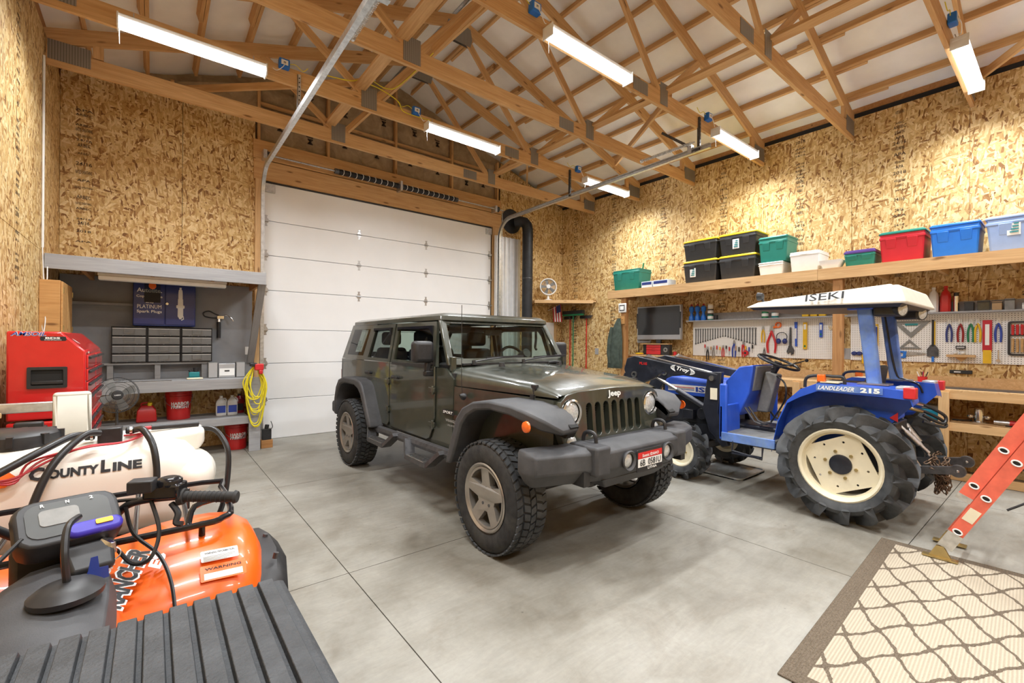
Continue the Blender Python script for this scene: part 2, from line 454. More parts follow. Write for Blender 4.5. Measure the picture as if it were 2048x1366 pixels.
plain('bright_steel', (.72,.72,.72), .2, 1., var=.1)
plain('dark_steel', (.10,.10,.105), .42, .6, var=.3, vs=20)
plain('black_plastic', (.022,.022,.024), .45, var=.25, vs=30)
plain('black_gloss', (.012,.012,.014), .12, var=.2)
plain('flare_plastic', (.047,.048,.053), .55, var=.25, vs=8, bump=.15, bs=300, dirt=((.11,.11,.112), .33, 3.))
plain('rubber', (.020,.020,.021), .75, var=.4, vs=22, bump=.2, bs=90, dirt=((.075,.07,.06), .3, 6.))
plain('tread_rubber', (.026,.028,.031), .55, var=.35, vs=14, dirt=((.11,.115,.12), .36, 5.))
plain('alloy', (.40,.37,.33), .35, .75, var=.1)
plain('red_paint', (.62,.018,.018), .25, var=.06, coat=.6)
plain('red_plastic', (.60,.025,.03), .38, var=.06)
plain('dark_red', (.30,.01,.015), .3, var=.1)
plain('blue_paint', (.028,.10,.56), .34, var=.14, vs=5, dirt=((.13,.2,.42), .18, 5.))
plain('blue_faded', (.10,.20,.58), .5, var=.3, vs=7, dirt=((.24,.33,.36), .36, 5.))
plain('cream', (.78,.71,.53), .42, var=.07, vs=6, dirt=((.62,.55,.40), .2, 8.))
plain('canopy_cream', (.80,.76,.66), .4, var=.05)
plain('loader_black', (.014,.016,.024), .35, var=.3, vs=8, dirt=((.05,.055,.07), .25, 6.))
plain('grey_plastic', (.23,.23,.22), .55, var=.15, vs=20)
plain('orange_plastic', (.83,.13,.008), .3, var=.05, coat=.3)
plain('orange_light', (.85,.16,.02), .25)
plain('tank_white', (.84,.81,.73), .32, var=.05, vs=2)
plain('bed_rubber', (.040,.043,.047), .62, var=.3, vs=18, bump=.5, bs=140)
plain('ladder_red', (.74,.14,.085), .45, var=.12, vs=14)
plain('white', (.82,.82,.80), .45, var=.04)
plain('white_print', (.88,.88,.86), .5, var=.01)
plain('grey_print', (.34,.34,.33), .5, var=.01)
plain('black_print', (.015,.015,.018), .6, var=.01)
plain('stamp_ink', (.055,.035,.022), .8, var=.2, vs=60)
plain('red_print', (.62,.02,.02), .4, var=.01)
plain('blue_print', (.03,.07,.40), .4, var=.01)
plain('navy', (.015,.035,.20), .3, var=.08, coat=.4)
plain('teal', (.015,.20,.155), .38, var=.08)
plain('green', (.012,.20,.085), .4, var=.1)
plain('storage_black', (.03,.031,.033), .42, var=.15)
plain('yellow', (.80,.58,.02), .4, var=.08)
plain('tool_yellow', (.80,.50,.02), .4, var=.08)
plain('cord_yellow', (.78,.66,.03), .45, var=.1)
plain('purple', (.08,.035,.22), .4, var=.1)
plain('bin_red', (.52,.015,.03), .38, var=.06)
plain('bin_blue', (.015,.17,.66), .36, var=.06)
plain('bin_pale_blue', (.28,.40,.68), .4, var=.05)
plain('translucent', (.76,.77,.76), .28, var=.04)
plain('paper_box', (.60,.68,.76), .6, var=.1)
plain('cardboard', (.45,.30,.16), .8, var=.1)
plain('coat_cloth', (.055,.075,.06), .9, var=.35, vs=12, bump=.3, bs=40)
plain('tv_silver', (.44,.45,.47), .3, .3, var=.03)
plain('screen', (.035,.038,.042), .18, var=.02)
plain('painted_grey', (.27,.28,.30), .6, var=.1, vs=4)
plain('bin_clear', (.20,.21,.22), .25, var=.1)
plain('sheet_steel', (.78,.79,.80), .32, .35, var=.05)
plain('stove_pipe', (.030,.032,.036), .5, .4, var=.2)
plain('wood_handle', (.55,.34,.15), .5, var=.2, vs=30)
plain('rust_chain', (.16,.105,.07), .5, .8, var=.5, vs=40)
plain('brass', (.52,.40,.18), .35, .9, var=.15)
plain('cushion', (.62,.60,.53), .6, var=.05)
plain('hose_black', (.018,.018,.02), .35, var=.2)
plain('red_hose', (.48,.03,.04), .45, var=.1)
plain('violet_blue', (.05,.035,.42), .4, var=.1)
plain('tool_teal', (.02,.22,.24), .4, var=.08)
plain('case_blue', (.01,.26,.42), .4, var=.1)
plain('leather', (.02,.02,.021), .6, var=.2, bump=.2, bs=80)
plain('headlamp', (.60,.62,.62), .12, .3, var=.25, vs=60)
plain('dial', (.075,.08,.08), .3, var=.1)
plain('flag_red', (.5,.03,.04), .8, var=.05)
plain('flag_blue', (.03,.05,.2), .8, var=.05)
plain('jug_red', (.55,.02,.02), .32, var=.06)
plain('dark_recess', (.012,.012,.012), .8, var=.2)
plain('earth', (.05,.045,.04), .9)
thinglass('car_glass', (.60,.69,.64)); thinglass('dark_glass', (.34,.37,.36)); thinglass('clear_plastic', (.75,.78,.78))
glow('tube_glow', (.94, .98, 1.), LENS_E)
glow('lcd', (.45,.5,.42), .12)
# ------------------------------------------------------------------ floor: slab bays between sawn joints
floor = struct(MB().box(XL-.3, XR+.3, YB-.3, YD+.3, -.25, -.05).build('floor', 'earth', smooth=False), 'grey trowelled concrete floor with sawn joints')
XJ = [XL-.25, 1.035, 3.66, 6.28, XR+.25]; YJ = [YB-.25, -1.42, .80, 3.02, 5.24, YD+.25]
for i in range(4):
    for j in range(5):
        MB().box(XJ[i]+.003, XJ[i+1]-.003, YJ[j]+.003, YJ[j+1]-.003, -.05, 0).build('concrete_slab', 'concrete', floor, smooth=False)
# ------------------------------------------------------------------ walls with OSB sheets
G = .0025
def osb_sheet(wall, axis, at, a0, a1, z0, z1, poly=None):
    mb = MB()
    if axis == 'x': mb.box(at, at+.012 if at > 0 else at-.012, a0+G, a1-G, z0+G, z1-G)
    else:
        if poly: mb.prism(poly, 'y', at, at+.012)
        else: mb.box(a0+G, a1-G, at, at+.012, z0+G, z1-G)
    return mb.build('osb_panel', 'osb', wall, smooth=False)
STAMP = ['APA', 'RATED SHEATHING', '24/16', 'ARBEC', '2018', '24/16']
def stamp_column(wall, o, u, zc, H, w=.16, rot=False, seed=1):
    r = random.Random(seed); mb = MB(); z = zc+H/2; u = V(u)
    while z > zc-H/2:
        s_ = r.choice(STAMP); h = r.choice((.022, .03, .045, .03)); ww = w*r.uniform(.55, 1.)
        text_add(mb, s_, V(o)+V((0,0,z)), u, (0,0,1), ww, h, bold=.012, lift=.002)
        z -= h+r.choice((.025, .03, .035, .10, .06))
    me = bpy.data.meshes.new('printed_stamp'); me.from_pydata(mb.v, [], mb.f); me.materials.append(MT('stamp_ink'))
    ob = bpy.data.objects.new('printed_stamp', me); COL.objects.link(ob); ob.parent = wall; return ob
# right long wall
wr = struct(MB().box(XR+.012, XR+.16, YB-.1, YD+.15, 0, 5.0).build('wall_right', 'post_wood', smooth=False), 'long OSB clad wall behind the workbench')
ey = [-3.6, -2.78, -1.58, -.38, .82, 2.015, 3.21, 4.415, 5.62, 6.82, 7.88]
for k in range(len(ey)-1):
    osb_sheet(wr, 'x', XR, ey[k], ey[k+1], 0, 2.35); osb_sheet(wr, 'x', XR, ey[k], ey[k+1], 2.35, 4.80)
    yc = (ey[k]+ey[k+1])/2+.09
    stamp_column(wr, (XR, yc-.02, 0), (0,-1,0), 3.55, 2.3, .15, seed=k)
    if k >= 3: stamp_column(wr, (XR, yc, 0), (0,-1,0), 1.72, 1.2, .15, seed=k+30)
MB().box(XR-.004, XR+.03, YB, YD, 4.803, 4.86).build('eave_gap', 'dark_recess', wr)
# left long wall
wl = struct(MB().box(XL-.16, XL-.012, YB-.1, YD+.15, 0, 5.0).build('wall_left', 'post_wood', smooth=False), 'long OSB clad wall beside the red tool chest')
ey = [-3.6, -2.4, -1.2, 0, 1.2, 2.4, 3.6, 4.78, 5.5, 6.72, 7.88]
for k in range(len(ey)-1):
    osb_sheet(wl, 'x', XL, ey[k], ey[k+1], 0, 2.47); osb_sheet(wl, 'x', XL, ey[k], ey[k+1], 2.47, 4.80)
    if k > 5: stamp_column(wl, (XL, {6:4.3, 7:5.2, 8:5.66, 9:7.3}[k], 0), (0,1,0), 3.2, 2.4, .15, seed=k+60) if k in (6, 8) else None
MB().cyl((XL+.012, 6.72, 2.5), (XL+.012, 6.72, 4.5), .011).build('conduit', 'white', wl)
# garage door wall
DX0, DX1, DZ = 1.335, 5.70, 4.02
wf = struct(MB().prism([(XL-.1, 0), (DX0-.02, 0), (DX0-.02, DZ), (DX1+.02, DZ), (DX1+.02, 0), (XR+.1, 0), (XR+.1, 5.0), (XRIDGE, 6.55), (XL-.1, 5.0)], 'y', YD+.15, YD+.28).build('wall_front', 'kraft_paper', smooth=False), 'gable wall with the white sectional garage door')
for a0, a1 in ((XL, .32), (.32, 1.22)):
    osb_sheet(wf, 'y', YD, a0, a1, 0, 2.49); osb_sheet(wf, 'y', YD, a0, a1, 2.49, 4.93)
stamp_column(wf, (-.69, YD, 0), (1,0,0), 3.6, 1.7, .17, seed=91)
def rz_(x): return roof_z(x)-.03
for a0, a1 in ((5.94, 6.9), (6.9, XR)):
    osb_sheet(wf, 'y', YD, a0, a1, 0, 2.42)
    osb_sheet(wf, 'y', YD, a0, a1, 0, 0, poly=[(a0+G, 2.425), (a1-G, 2.425), (a1-G, min(rz_(a1), rz_(a0))), (a0+G, rz_(a0))])
stamp_column(wf, (7.68, YD, 0), (1,0,0), 1.8, .9, .12, seed=95)
# studs, girts and kraft faced batts over the door
studs = [1.27, 2.31, 3.52, 4.73, 5.88]
for x in [-.85, .2]+studs: beam('stud', (x, YD+.05, 4.64 if x > 1 else 4.93), (x, YD+.05, roof_z(x)-.05), .04, .09, 'truss_wood', wf, up=(0,1,0))
for z0, z1 in ((4.66, 5.22), (5.26, 5.82), (5.86, 6.3)):
    beam('girt', (1.25, YD+.06, z1+.02), (5.9, YD+.06, z1+.02), .06, .038, 'truss_wood', wf) if z1 < 6 else None
    for k in range(4):
        n = 2
        for q in range(n):
            a = studs[k]+.025+q*(studs[k+1]-studs[k]-.05)/n; b = studs[k]+.025+(q+1)*(studs[k+1]-studs[k]-.05)/n
            top = min(z1, roof_z(a)-.06, roof_z(b)-.06)
            if top-z0 < .12: continue
            rings = []; N = 9
            for i in range(N):
                t = i/(N-1); bulge = .045*math.sin(PI*t)**.5; x = a+(b-a)*t
                ring = []
                for j in range(7):
                    w = j/6; ring.append((x, YD+.10-bulge*math.sin(PI*w)**.5+rnd.uniform(-.006,.006), z0+.01+(top-z0-.02)*w))
                rings.append(ring)
            bt = MB().loft(rings, False, False, False).build('insulation_batt', 'kraft_paper', wf)
            if top-z0 > .4:
                lo = MB(); cx, cz = (a+b)/2, (z0+top)/2
                for dz in (-.0,): text_add(lo, 'JM', (cx+rnd.uniform(-.08,.08), YD+.045, cz+rnd.uniform(-.08,.08)), (0,0,-1), (1,0,0), .15, .11, bold=.02)
                me = bpy.data.meshes.new('printed_logo'); me.from_pydata(lo.v, [], lo.f); me.materials.append(MT('stamp_ink')); ob = bpy.data.objects.new('printed_logo', me); COL.objects.link(ob); ob.parent = bt
# left gable: batts above the OSB
for a, b in ((XL, -.85), (-.83, .18), (.22, 1.25)):
    MB().prism([(a, 4.95), (b, 4.95), (b, roof_z(b)-.05), (a, roof_z(a)-.05)], 'y', YD+.05, YD+.09).build('insulation_batt', 'kraft_paper', wf, smooth=False)
# header planks and jambs
beam('header_plank', (1.2, YD-.021, 4.18), (5.94, YD-.02, 4.18), .04, .30, 'truss_wood', wf)
beam('header_plank', (1.19, YD-.021, 4.49), (5.94, YD-.02, 4.49), .04, .29, 'truss_wood', wf)
beam('jamb', (1.275, YD-.02, 0), (1.275, YD-.02, 4.63), .11, .04, 'pine', wf, up=(0,1,0))
beam('jamb', (5.80, YD-.02, 0), (5.80, YD-.02, 4.03), .16, .04, 'pine', wf, up=(0,1,0))
# back wall behind the camera
wb = struct(MB().prism([(XL-.1, 0), (XR+.1, 0), (XR+.1, 4.9), (XRIDGE, 6.35), (XL-.1, 4.9)], 'y', YB-.15, YB).build('wall_back', 'osb', smooth=False), 'OSB gable wall at the far end')
# ------------------------------------------------------------------ sectional garage door
door = struct(empty('door_1', (0, YD, 0)), 'white sectional overhead garage door')
zs = [0, .626, 1.19, 1.72, 2.335, 2.88, 3.42, 4.02]
for k in range(7):
    s_ = MB().box(DX0, DX1, .005, .05, zs[k]+.002, zs[k+1]-.004).build('door_section', 'door_white', door, bevel=.006)
    if k:
        for i, x in enumerate((1.375, 2.84, 4.15, 5.66)):
            z = zs[k]; mb = MB()
            mb.plate([(-.022,-.085),(.022,-.085),(.012,-.05),(.035,-.02),(.035,.02),(.012,.05),(.022,.085),(-.022,.085),(-.012,.05),(-.035,.02),(-.035,-.02),(-.012,-.05)], (), .004, lambda u, v, w: (x+u, .005-w, z+v))
            mb.cyl((x-.045, -.008, z), (x+.045, -.008, z), .007, n=8)
            for dz in (-.065, .065): mb.cyl((x, .003, z+dz), (x, -.003, z+dz), .007, n=6)
            if i in (0, 3):
                sx = -1 if i == 0 else 1
                mb.box(x-.03, x+.03, -.035, 0, z-.02, z+.02).cyl((x, -.03, z), (x+sx*.08, -.03, z), .006, n=8)
            mb.build('hinge', 'steel', s_)
MB().box(DX0+.02, DX0+.16, -.05, .005, 3.86, 3.98).build('top_roller_bracket', 'galv', door)
MB().box(DX1-.14, DX1-.02, -.05, .005, 3.86, 3.98).build('top_roller_bracket', 'galv', door)
MB().box(DX0, DX1, -.01, .05, 4.005, 4.03).build('top_seal', 'black_plastic', door)
# door track (one thing each side): vertical run, radius, horizontal run
def track(name, x, label, yend):
    t = thing(name, label, 'door track')
    R_ = .38; zt = 4.13
    path = [(x, 7.66, 0.02), (x, 7.66, 3.2), (x, 7.66, zt-R_)]
    for i in range(1, 9):
        a = PI/2*i/8; path.append((x, 7.66-R_+R_*math.cos(a), zt-R_+R_*math.sin(a)))
    path.append((x, yend, zt+.05))
    rings = []
    for i, p in enumerate(path):
        p = V(p); d = (V(path[min(i+1,len(path)-1)])-V(path[max(i-1,0)])).normalized(); nrm = V((1,0,0)).cross(d).normalized()
        w, h = .024, .032
        prof = [(-w,-h),(w,-h),(w,-h+.01),(-w+.006,-h+.01),(-w+.006,h-.01),(w,h-.01),(w,h),(-w,h)]
        sgn = 1 if x < 3 else -1
        rings.append([p+V((1,0,0))*a*sgn+nrm*b for a, b in prof])
    MB().loft(rings).build('rail', 'galv', t)
    return t
tl = track('garage_door_track', 1.29, 'curved galvanized door track on the side by the blue cabinet bench', 3.05)
trk = track('garage_door_track', 5.76, 'curved galvanized door track on the side by the black stovepipe', 3.03)
def angle_iron(parent, p0, p1, mat='galv'):
    p0, p1 = V(p0), V(p1); d = (p1-p0).normalized(); a = V((1,0,0)); a = (a-d*a.dot(d)).normalized(); b = d.cross(a); mb = MB()
    mb.hexa([p0, p0+a*.035, p0+a*.035+b*.004, p0+b*.004], [p1, p1+a*.035, p1+a*.035+b*.004, p1+b*.004])
    mb.hexa([p0, p0+b*.035, p0+b*.035+a*.004, p0+a*.004], [p1, p1+b*.035, p1+b*.035+a*.004, p1+a*.004])
    o = mb.build('hanger_strap', mat, parent); L = (p1-p0).length; hm = MB()
    for i in range(int(L/.05)):
        q = p0+d*(.025+i*.05)+a*.018-b*.0015; hm.cyl(q, q+b*.007, .008, n=6)
    hm.build('punched_hole', 'dark_recess', o)
for t, x in ((tl, 1.29), (trk, 5.76)):
    for y in (5.60, 3.18): angle_iron(t, (x, y, 4.15), (x, y, 4.62), 'galv' if x < 3 else 'dark_steel')
    angle_iron(t, (x, 3.2, 4.18), (x, 3.75, 4.62), 'dark_steel')
    # push-down spring on the end of the run
    s_ = 1 if x < 3 else -1
    MB().tube([(x+s_*.09, 3.18+i*.0066, 4.26+.0*i) if False else (x+s_*.09+.022*math.cos(i*1.1), 3.25+i*.0044, 4.255+.022*math.sin(i*1.1)) for i in range(170)], .0042, 5).build('bumper_spring', 'galv', t)
    MB().cyl((x+s_*.09, 3.2, 4.255), (x+s_*.09, 4.03, 4.255), .009).cyl((x+s_*.09, 4.02, 4.255), (x+s_*.09, 4.05, 4.255), .026).box(x-.03, x+s_*.12 if s_ > 0 else x+.03, 3.28, 3.34, 4.15, 4.27).build('spring_bracket', 'galv', t)
# torsion shaft
ts = thing('torsion_spring_shaft', 'steel shaft with black torsion springs above the garage door', 'spring shaft', (0, 0, 0))
MB().cyl((1.30, 7.72, 4.385), (5.92, 7.72, 4.385), .014).build('shaft', 'steel', ts)
for a, b in ((2.42, 3.49), (3.57, 4.70)):
    n = int((b-a)/.0115); prof = []
    pts = [(a+(b-a)*i/(n*6), 7.72+.042*math.cos(i*PI/3), 4.385+.042*math.sin(i*PI/3)) for i in range(n*6+1)]
    MB().tube(pts, .0062, 5).build('torsion_spring', 'black_plastic', ts)
    MB().cyl((a-.06, 7.72, 4.385), (a+.01, 7.72, 4.385), .044).cyl((b-.01, 7.72, 4.385), (b+.05, 7.72, 4.385), .044).build('winding_cone', 'dark_steel', ts)
    for k in range(int((b-a)/.11)):
        MB().lathe([(.046,-.004),(.051,-.004),(.051,.004),(.046,.004)], (a+.07+k*.11, 7.72, 4.385), (1,.25,0), 14, True).build('chalk_mark', 'white_print', ts)
MB().box(3.51, 3.55, 7.66, YD-.042, 4.30, 4.47).build('centre_bracket', 'galv', ts)
for x in (1.33, 5.70):
    MB().lathe([(.015,-.02),(.06,-.02),(.05,-.01),(.05,.01),(.06,.02),(.015,.02)], (x+.05, 7.72, 4.385), (1,0,0), 20).build('cable_drum', 'dark_steel', ts)
    MB().box(x-.03, x+.02, 7.68, YD-.042, 4.32, 4.45).build('end_bracket', 'galv', ts)
# ------------------------------------------------------------------ ceiling: vinyl faced insulation between purlins
ceil = struct(empty('ceiling', (0, 0, 0)), 'white vinyl faced roof with exposed wooden purlins')
TH = math.atan(PITCH)
for s_ in (-1, 1):
    def rp(d, y, off=0):            # d metres from the wall along the floor plan
        x = (XR-d) if s_ > 0 else (XL+d)
        return V((x, y, EAVE+PITCH*d))+V((s_*math.sin(TH), 0, math.cos(TH)))*off
    ds = [.29+.535*k for k in range(8)]
    edges = [-.12]+ds+[4.385]
    for a, b in zip(edges[:-1], edges[1:]):
        rings = []
        for i in range(48):
            y = YB-.1+(YD+.4-YB)*i/47; row = []
            for j in range(6):
                t = j/5; sag = .018*math.sin(PI*t)*(1+.35*math.sin(i*.9+a*5))
                row.append(rp(a+(b-a)*t, y, .10-sag))
            rings.append(row)
        MB().loft(rings, False, False, False).build('insulation_sheet', 'ceiling_vinyl', ceil)
    for k, d in enumerate(ds):
        y = YB; seg = [YB, -1.62-.3, 2.01-.45+.1*(k%3), 5.63+.35, YD]
        for q in range(len(seg)-1):
            a, b = seg[q], seg[q+1]+(.5 if q < len(seg)-2 else 0)
            dx = .021*(1 if q % 2 else -1)
            beam('purlin', rp(d+dx, a, .052), rp(d+dx, b, .052), .038, .095, 'truss_wood', ceil, up=(s_*math.sin(TH), 0, math.cos(TH)))
    o = MB().hexa([rp(-.3, YB-.2, .12), rp(4.5, YB-.2, .12), rp(4.5, YD+.3, .12), rp(-.3, YD+.3, .12)], [rp(-.3, YB-.2, .2), rp(4.5, YB-.2, .2), rp(4.5, YD+.3, .2), rp(-.3, YD+.3, .2)]).build('roof_deck', 'galv', ceil)
# ------------------------------------------------------------------ trusses
JL, JR, SPL = 2.14, 4.95, 4.47
def top_c(x): return roof_z(x)-.085            # centre line of the top chord
def make_truss():
    t = empty('roof_truss', (XRIDGE, 0, CHORD))
    o = lambda x, z, y=0.: (x, y, z)
    W_ = .038
    beam('bottom_chord', o(XL+.01, CHORD+.095), o(SPL-.002, CHORD+.095), W_, .19, 'truss_wood', t)
    beam('bottom_chord', o(SPL+.002, CHORD+.095), o(XR-.01, CHORD+.095), W_, .19, 'truss_wood', t)
    for sx in (-1, 1):
        xe = XRIDGE+sx*4.375
        beam('top_chord', o(xe, roof_z(xe)-.09), o(XRIDGE+sx*.01, roof_z(XRIDGE)-.09), W_, .165, 'truss_wood', t)
    q = (XRIDGE-XL)/2
    for jx, qx, sx in ((JL, XL+q-.15, -1), (JR, XR-q+.15, 1)):
        beam('web', o(jx-sx*.02, CHORD+.13, 0), o(qx, top_c(qx)-.06), .036, .088, 'truss_wood', t, up=(1,0,.3))
        beam('web', o(jx-sx*.05, CHORD+.13), o(XRIDGE+sx*.03, top_c(XRIDGE)-.10), .036, .088, 'truss_wood', t, up=(1,0,.3))
    xh = XR-.40
    for x in (XL+.42, XR-.42): beam('heel_block', o(x, CHORD+.20), o(x, top_c(x)-.05), .036, .09, 'truss_wood', t, up=(1,0,0))
    for y in (-.0215, .0215):
        def pl(x0, x1, z0, z1): MB().box(x0-XRIDGE, x1-XRIDGE, y-.0015, y+.0015, z0-CHORD, z1-CHORD).build('joint_plate', 'truss_plate', t, smooth=False)
        pl(JL-.10, JL+.10, CHORD+.03, CHORD+.30); pl(JR-.08, JR+.08, CHORD+.03, CHORD+.30); pl(SPL-.14, SPL+.14, CHORD+.02, CHORD+.17)
        pl(XL+.02, XL+.36, CHORD+.06, CHORD+.27); pl(XR-.36, XR-.02, CHORD+.06, CHORD+.27)
        MB().prism([(-.19, 1.44), (.19, 1.44), (.22, 1.55), (.19, 1.70), (0, 1.74), (-.19, 1.70), (-.22, 1.55)], 'y', y-.0015, y+.0015).build('joint_plate', 'truss_plate', t, smooth=False)
    return t
def place(o, loc): o.location = loc; return o
T0 = make_truss()
ORD = 'first second third fourth fifth sixth seventh eighth ninth tenth'.split()
for i, y in enumerate(TRUSS_Y):
    if y < YB+.1: continue
    t = T0 if i == 0 else copy_tree(T0)
    t.location = (XRIDGE, y, CHORD)
    tag(t, ORD[i] + ' timber roof truss counted from the garage door', 'roof truss', 'roof trusses spanning the garage')
# bracing that runs from truss to truss
def lumber(name, p0, p1, w, h, label, group=None, **k):
    o = beam(name, p0, p1, w, h, 'truss_wood', None, **k); return tag(o, label, 'timber brace', group)
for x, lb in ((JR+.11, 'long lateral board lying across the truss chords near the stovepipe side'), (JL-.12, 'long lateral board lying across the truss chords near the tool chest side')):
    lumber('lateral_brace', (x, YB+.2, CHORD+.255), (x, 6.95, CHORD+.255), .14, .038, lb, up=(0,0,1))
lumber('diagonal_brace', (JL+.12, 6.80, CHORD+.22), (XRIDGE-.03, 4.45, 6.0), .036, .088, 'slanted brace board from truss chord to ridge near the garage door')
lumber('diagonal_brace', (JL+.22, 4.36, CHORD+.22), (XRIDGE-.1, 2.1, 6.0), .036, .088, 'slanted brace board climbing to the ridge above the car')
lumber('diagonal_brace', (JR-.10, 5.70, CHORD+.3), (6.6, 7.75, 5.1), .036, .088, 'slanted brace board running to the gable over the stovepipe')
lumber('diagonal_brace', (JR+.3, 3.3, CHORD+.3), (6.9, 5.5, 4.98), .036, .088, 'slanted brace board between trusses above the parked car roof')
lumber('diagonal_brace', (.2, 7.8, 5.0), (JL-.1, 5.68, CHORD+.35), .036, .088, 'slanted brace board running to the gable over the grey workbench')
lumber('diagonal_brace', (6.75, -.35, 5.0), (7.75, .83, 4.72), .036, .088, 'short slanted brace board at the eave above the paint jugs')
# ------------------------------------------------------------------ ceiling tube lights
def lamp_fixture(x, y, label):
    t = thing('tube_light', label, 'ceiling light', (x, y-.085, 4.49), group='tube lights under the trusses')
    MB().box(-.62, .62, -.055, .055, .03, .07).build('housing', 'white', t, bevel=.006)
    pr = [(.05,.03),(.065,.015),(.06,-.02),(.04,-.04),(-.04,-.04),(-.06,-.02),(-.065,.015),(-.05,.03)]
    MB().loft([[(xx, a, b) for a, b in pr] for xx in (-.61, .61)]).build('diffuser', 'tube_glow', t)
    for sx in (-1, 1):
        MB().box(sx*.612-.006, sx*.612+.006, -.068, .068, -.045, .07).build('end_cap', 'white', t)
        MB().cyl((sx*.5, .02, .07), (sx*.5, .045, .16), .004, n=6).build('hanger', 'steel', t)
    MB().tube([(-.6, 0, -.04), (-.602, .002, -.1), (-.6, 0, -.19)], .002, 5).build('pull_chain', 'white', t)
    L = bpy.data.lights.new('lamp_light', 'AREA'); L.shape = 'RECTANGLE'; L.size = 1.2; L.size_y = .11; L.energy = LAMP_W; L.spread = math.radians(152); L.color = (.96, .985, 1.)
    lo = bpy.data.objects.new('lamp_light', L); COL.objects.link(lo); lo.parent = t; lo.location = (0, 0, -.045)
    return t
NEAR = {5.63: 'nearest the garage door', 3.21: 'over the middle of the garage', .80: 'over the rug and ladder', -1.62: 'by the far gable'}
for y in (5.648, 3.224, .80, -1.624):
    for x, w in ((.345, 'on the tool chest side'), (3.53, 'along the centre line'), (6.72, 'on the workbench side')):
        key = min(NEAR, key=lambda q: abs(q-y))
        lamp_fixture(x, y, 'glowing white tube light ' + w + ', ' + NEAR[key])
        b = thing('junction_box', 'blue electrical box ' + w + ', ' + NEAR[key], 'junction box', (x-.755 if x > 1 else x+.80, y-.045, 4.67), group='blue junction boxes')
        MB().box(-.055, .055, -.045, .022, -.05, .05).build('body', 'bin_blue', b, bevel=.008)
        MB().box(-.035, .035, -.05, -.044, -.022, .03).build('cover_plate', 'white', b)
        MB().box(-.012, .012, -.0515, -.0495, -.008, .012).build('receptacle', 'grey_plastic', b)
        sg = 1 if x > 1 else -1
        MB().tube([(0, -.048, 0), (sg*.02, -.07, -.06), (sg*.08, -.06, -.12), (sg*.12, -.04, -.10)], .004, 6, smooth=5).build('power_cord', 'white', b)
        MB().tube([(sg*-.05, 0, .02), (sg*-.12, -.005, .04), (sg*-.2, 0, .0), (sg*-.26, .01, .06)], .004, 6, smooth=5).build('feed_cable', 'cord_yellow', b)
cw = thing('cable', 'yellow electric cable draped over the truss joint by the ridge brace', 'cable')
MB().tube([(1.6, 5.60, 4.72), (1.9, 5.59, 4.76), (2.1, 5.58, 4.86), (2.35, 5.58, 4.82), (2.55, 5.55, 4.95), (2.9, 5.2, 5.4), (3.2, 4.7, 5.9)], .006, 6, smooth=6).build('strand', 'cord_yellow', cw)
MB().tube([(2.0, 5.59, 4.80), (2.25, 5.57, 4.78), (2.5, 5.56, 4.70), (2.6, 5.58, 4.60), (3.0, 5.6, 4.62)], .006, 6, smooth=6).build('strand', 'cord_yellow', cw)
# ------------------------------------------------------------------ four door off-road car
CAR = thing('off_road_car', 'dirty dark olive four-door off-road car with black fender flares', 'car', (2.82, 4.2, 0))
def both(fn, name, mat, parent, **k):
    """a part on the near side and its mirror on the far side"""
    out = []
    for s in (-1, 1):
        mb = MB(); fn(mb, s); out.append(mb.build(name, mat, parent, **k))
    return out
BELT, SILL, ROOFZ = 1.31, .60, 1.76
HW = .765
def side_x(z): return HW-.012 if z <= BELT else HW-.012-(z-BELT)/(ROOFZ-BELT)*.075
# lower tub with rear arches
tub = [(-.78,.60),(.93,.58),(.97,.74),(1.08,.90),(1.24,.985),(1.72,.985),(1.88,.90),(1.98,.72),(2.0,.62),(2.14,.64),(2.19,1.0),(2.17,BELT),(-.66,BELT),(-.80,1.22)]
for s in (-1, 1):
    MB().prism(tub, 'x', s*(HW-.03), s*(HW-.012)).build('body_side', 'car_paint', CAR, smooth=False)
MB().box(-HW+.03, HW-.03, -.75, 2.15, .60, .66).build('floor_pan', 'black_plastic', CAR)
MB().box(-HW+.012, HW-.012, 2.13, 2.17, .64, BELT).build('tailgate', 'car_paint', CAR, bevel=.01)
MB().box(-HW+.03, HW-.03, -.80, -.74, .62, 1.27).build('firewall', 'black_plastic', CAR)
# front clip: inner sides under the hood, tapering to the grille
fc = MB()
for s in (-1, 1):
    fc.hexa([(s*.56,-1.90,.80),(s*.60,-1.90,.80),(s*.752,-.76,.62),(s*.70,-.76,.62)], [(s*.56,-1.90,1.14),(s*.60,-1.90,1.14),(s*.752,-.76,1.16),(s*.70,-.76,1.16)])
    fc2 = fc.build('front_wing_panel', 'car_paint', CAR); fc = MB()
def hood_section(y):
    t = (y+.66)/(-1.93+.66)                # 0 at cowl, 1 at nose
    w = .752+(.592-.752)*t
    zt = 1.335-.10*t-.045*max(0, t-.82)/.18; zs = 1.165-.01*t
    prof = []
    for u, k in ((-1, 0), (-1.0, .30), (-.985, .60), (-.94, .83), (-.86, .93), (-.62, .975), (-.52, 1.03), (-.25, 1.07), (0, 1.08), (.25, 1.07), (.52, 1.03), (.62, .975), (.86, .93), (.94, .83), (.985, .60), (1.0, .30), (1, 0)):
        prof.append((u*w, y, zs+(zt-zs)*k))
    return prof
rings = [hood_section(y) for y in (-.74,-.9,-1.1,-1.3,-1.5,-1.65,-1.76,-1.84,-1.90)]
nose = [(x*.99, -1.935, 1.155+(z-1.155)*.55) for x, y, z in rings[-1]]
hood = MB().loft(rings+[nose], False, False, False).build('hood', 'car_paint', CAR)
cowl = MB().loft([hood_section(-.735), [(x, -.62, z) for x, y, z in hood_section(-.70)]], False, False, False).build('cowl', 'car_paint', CAR)
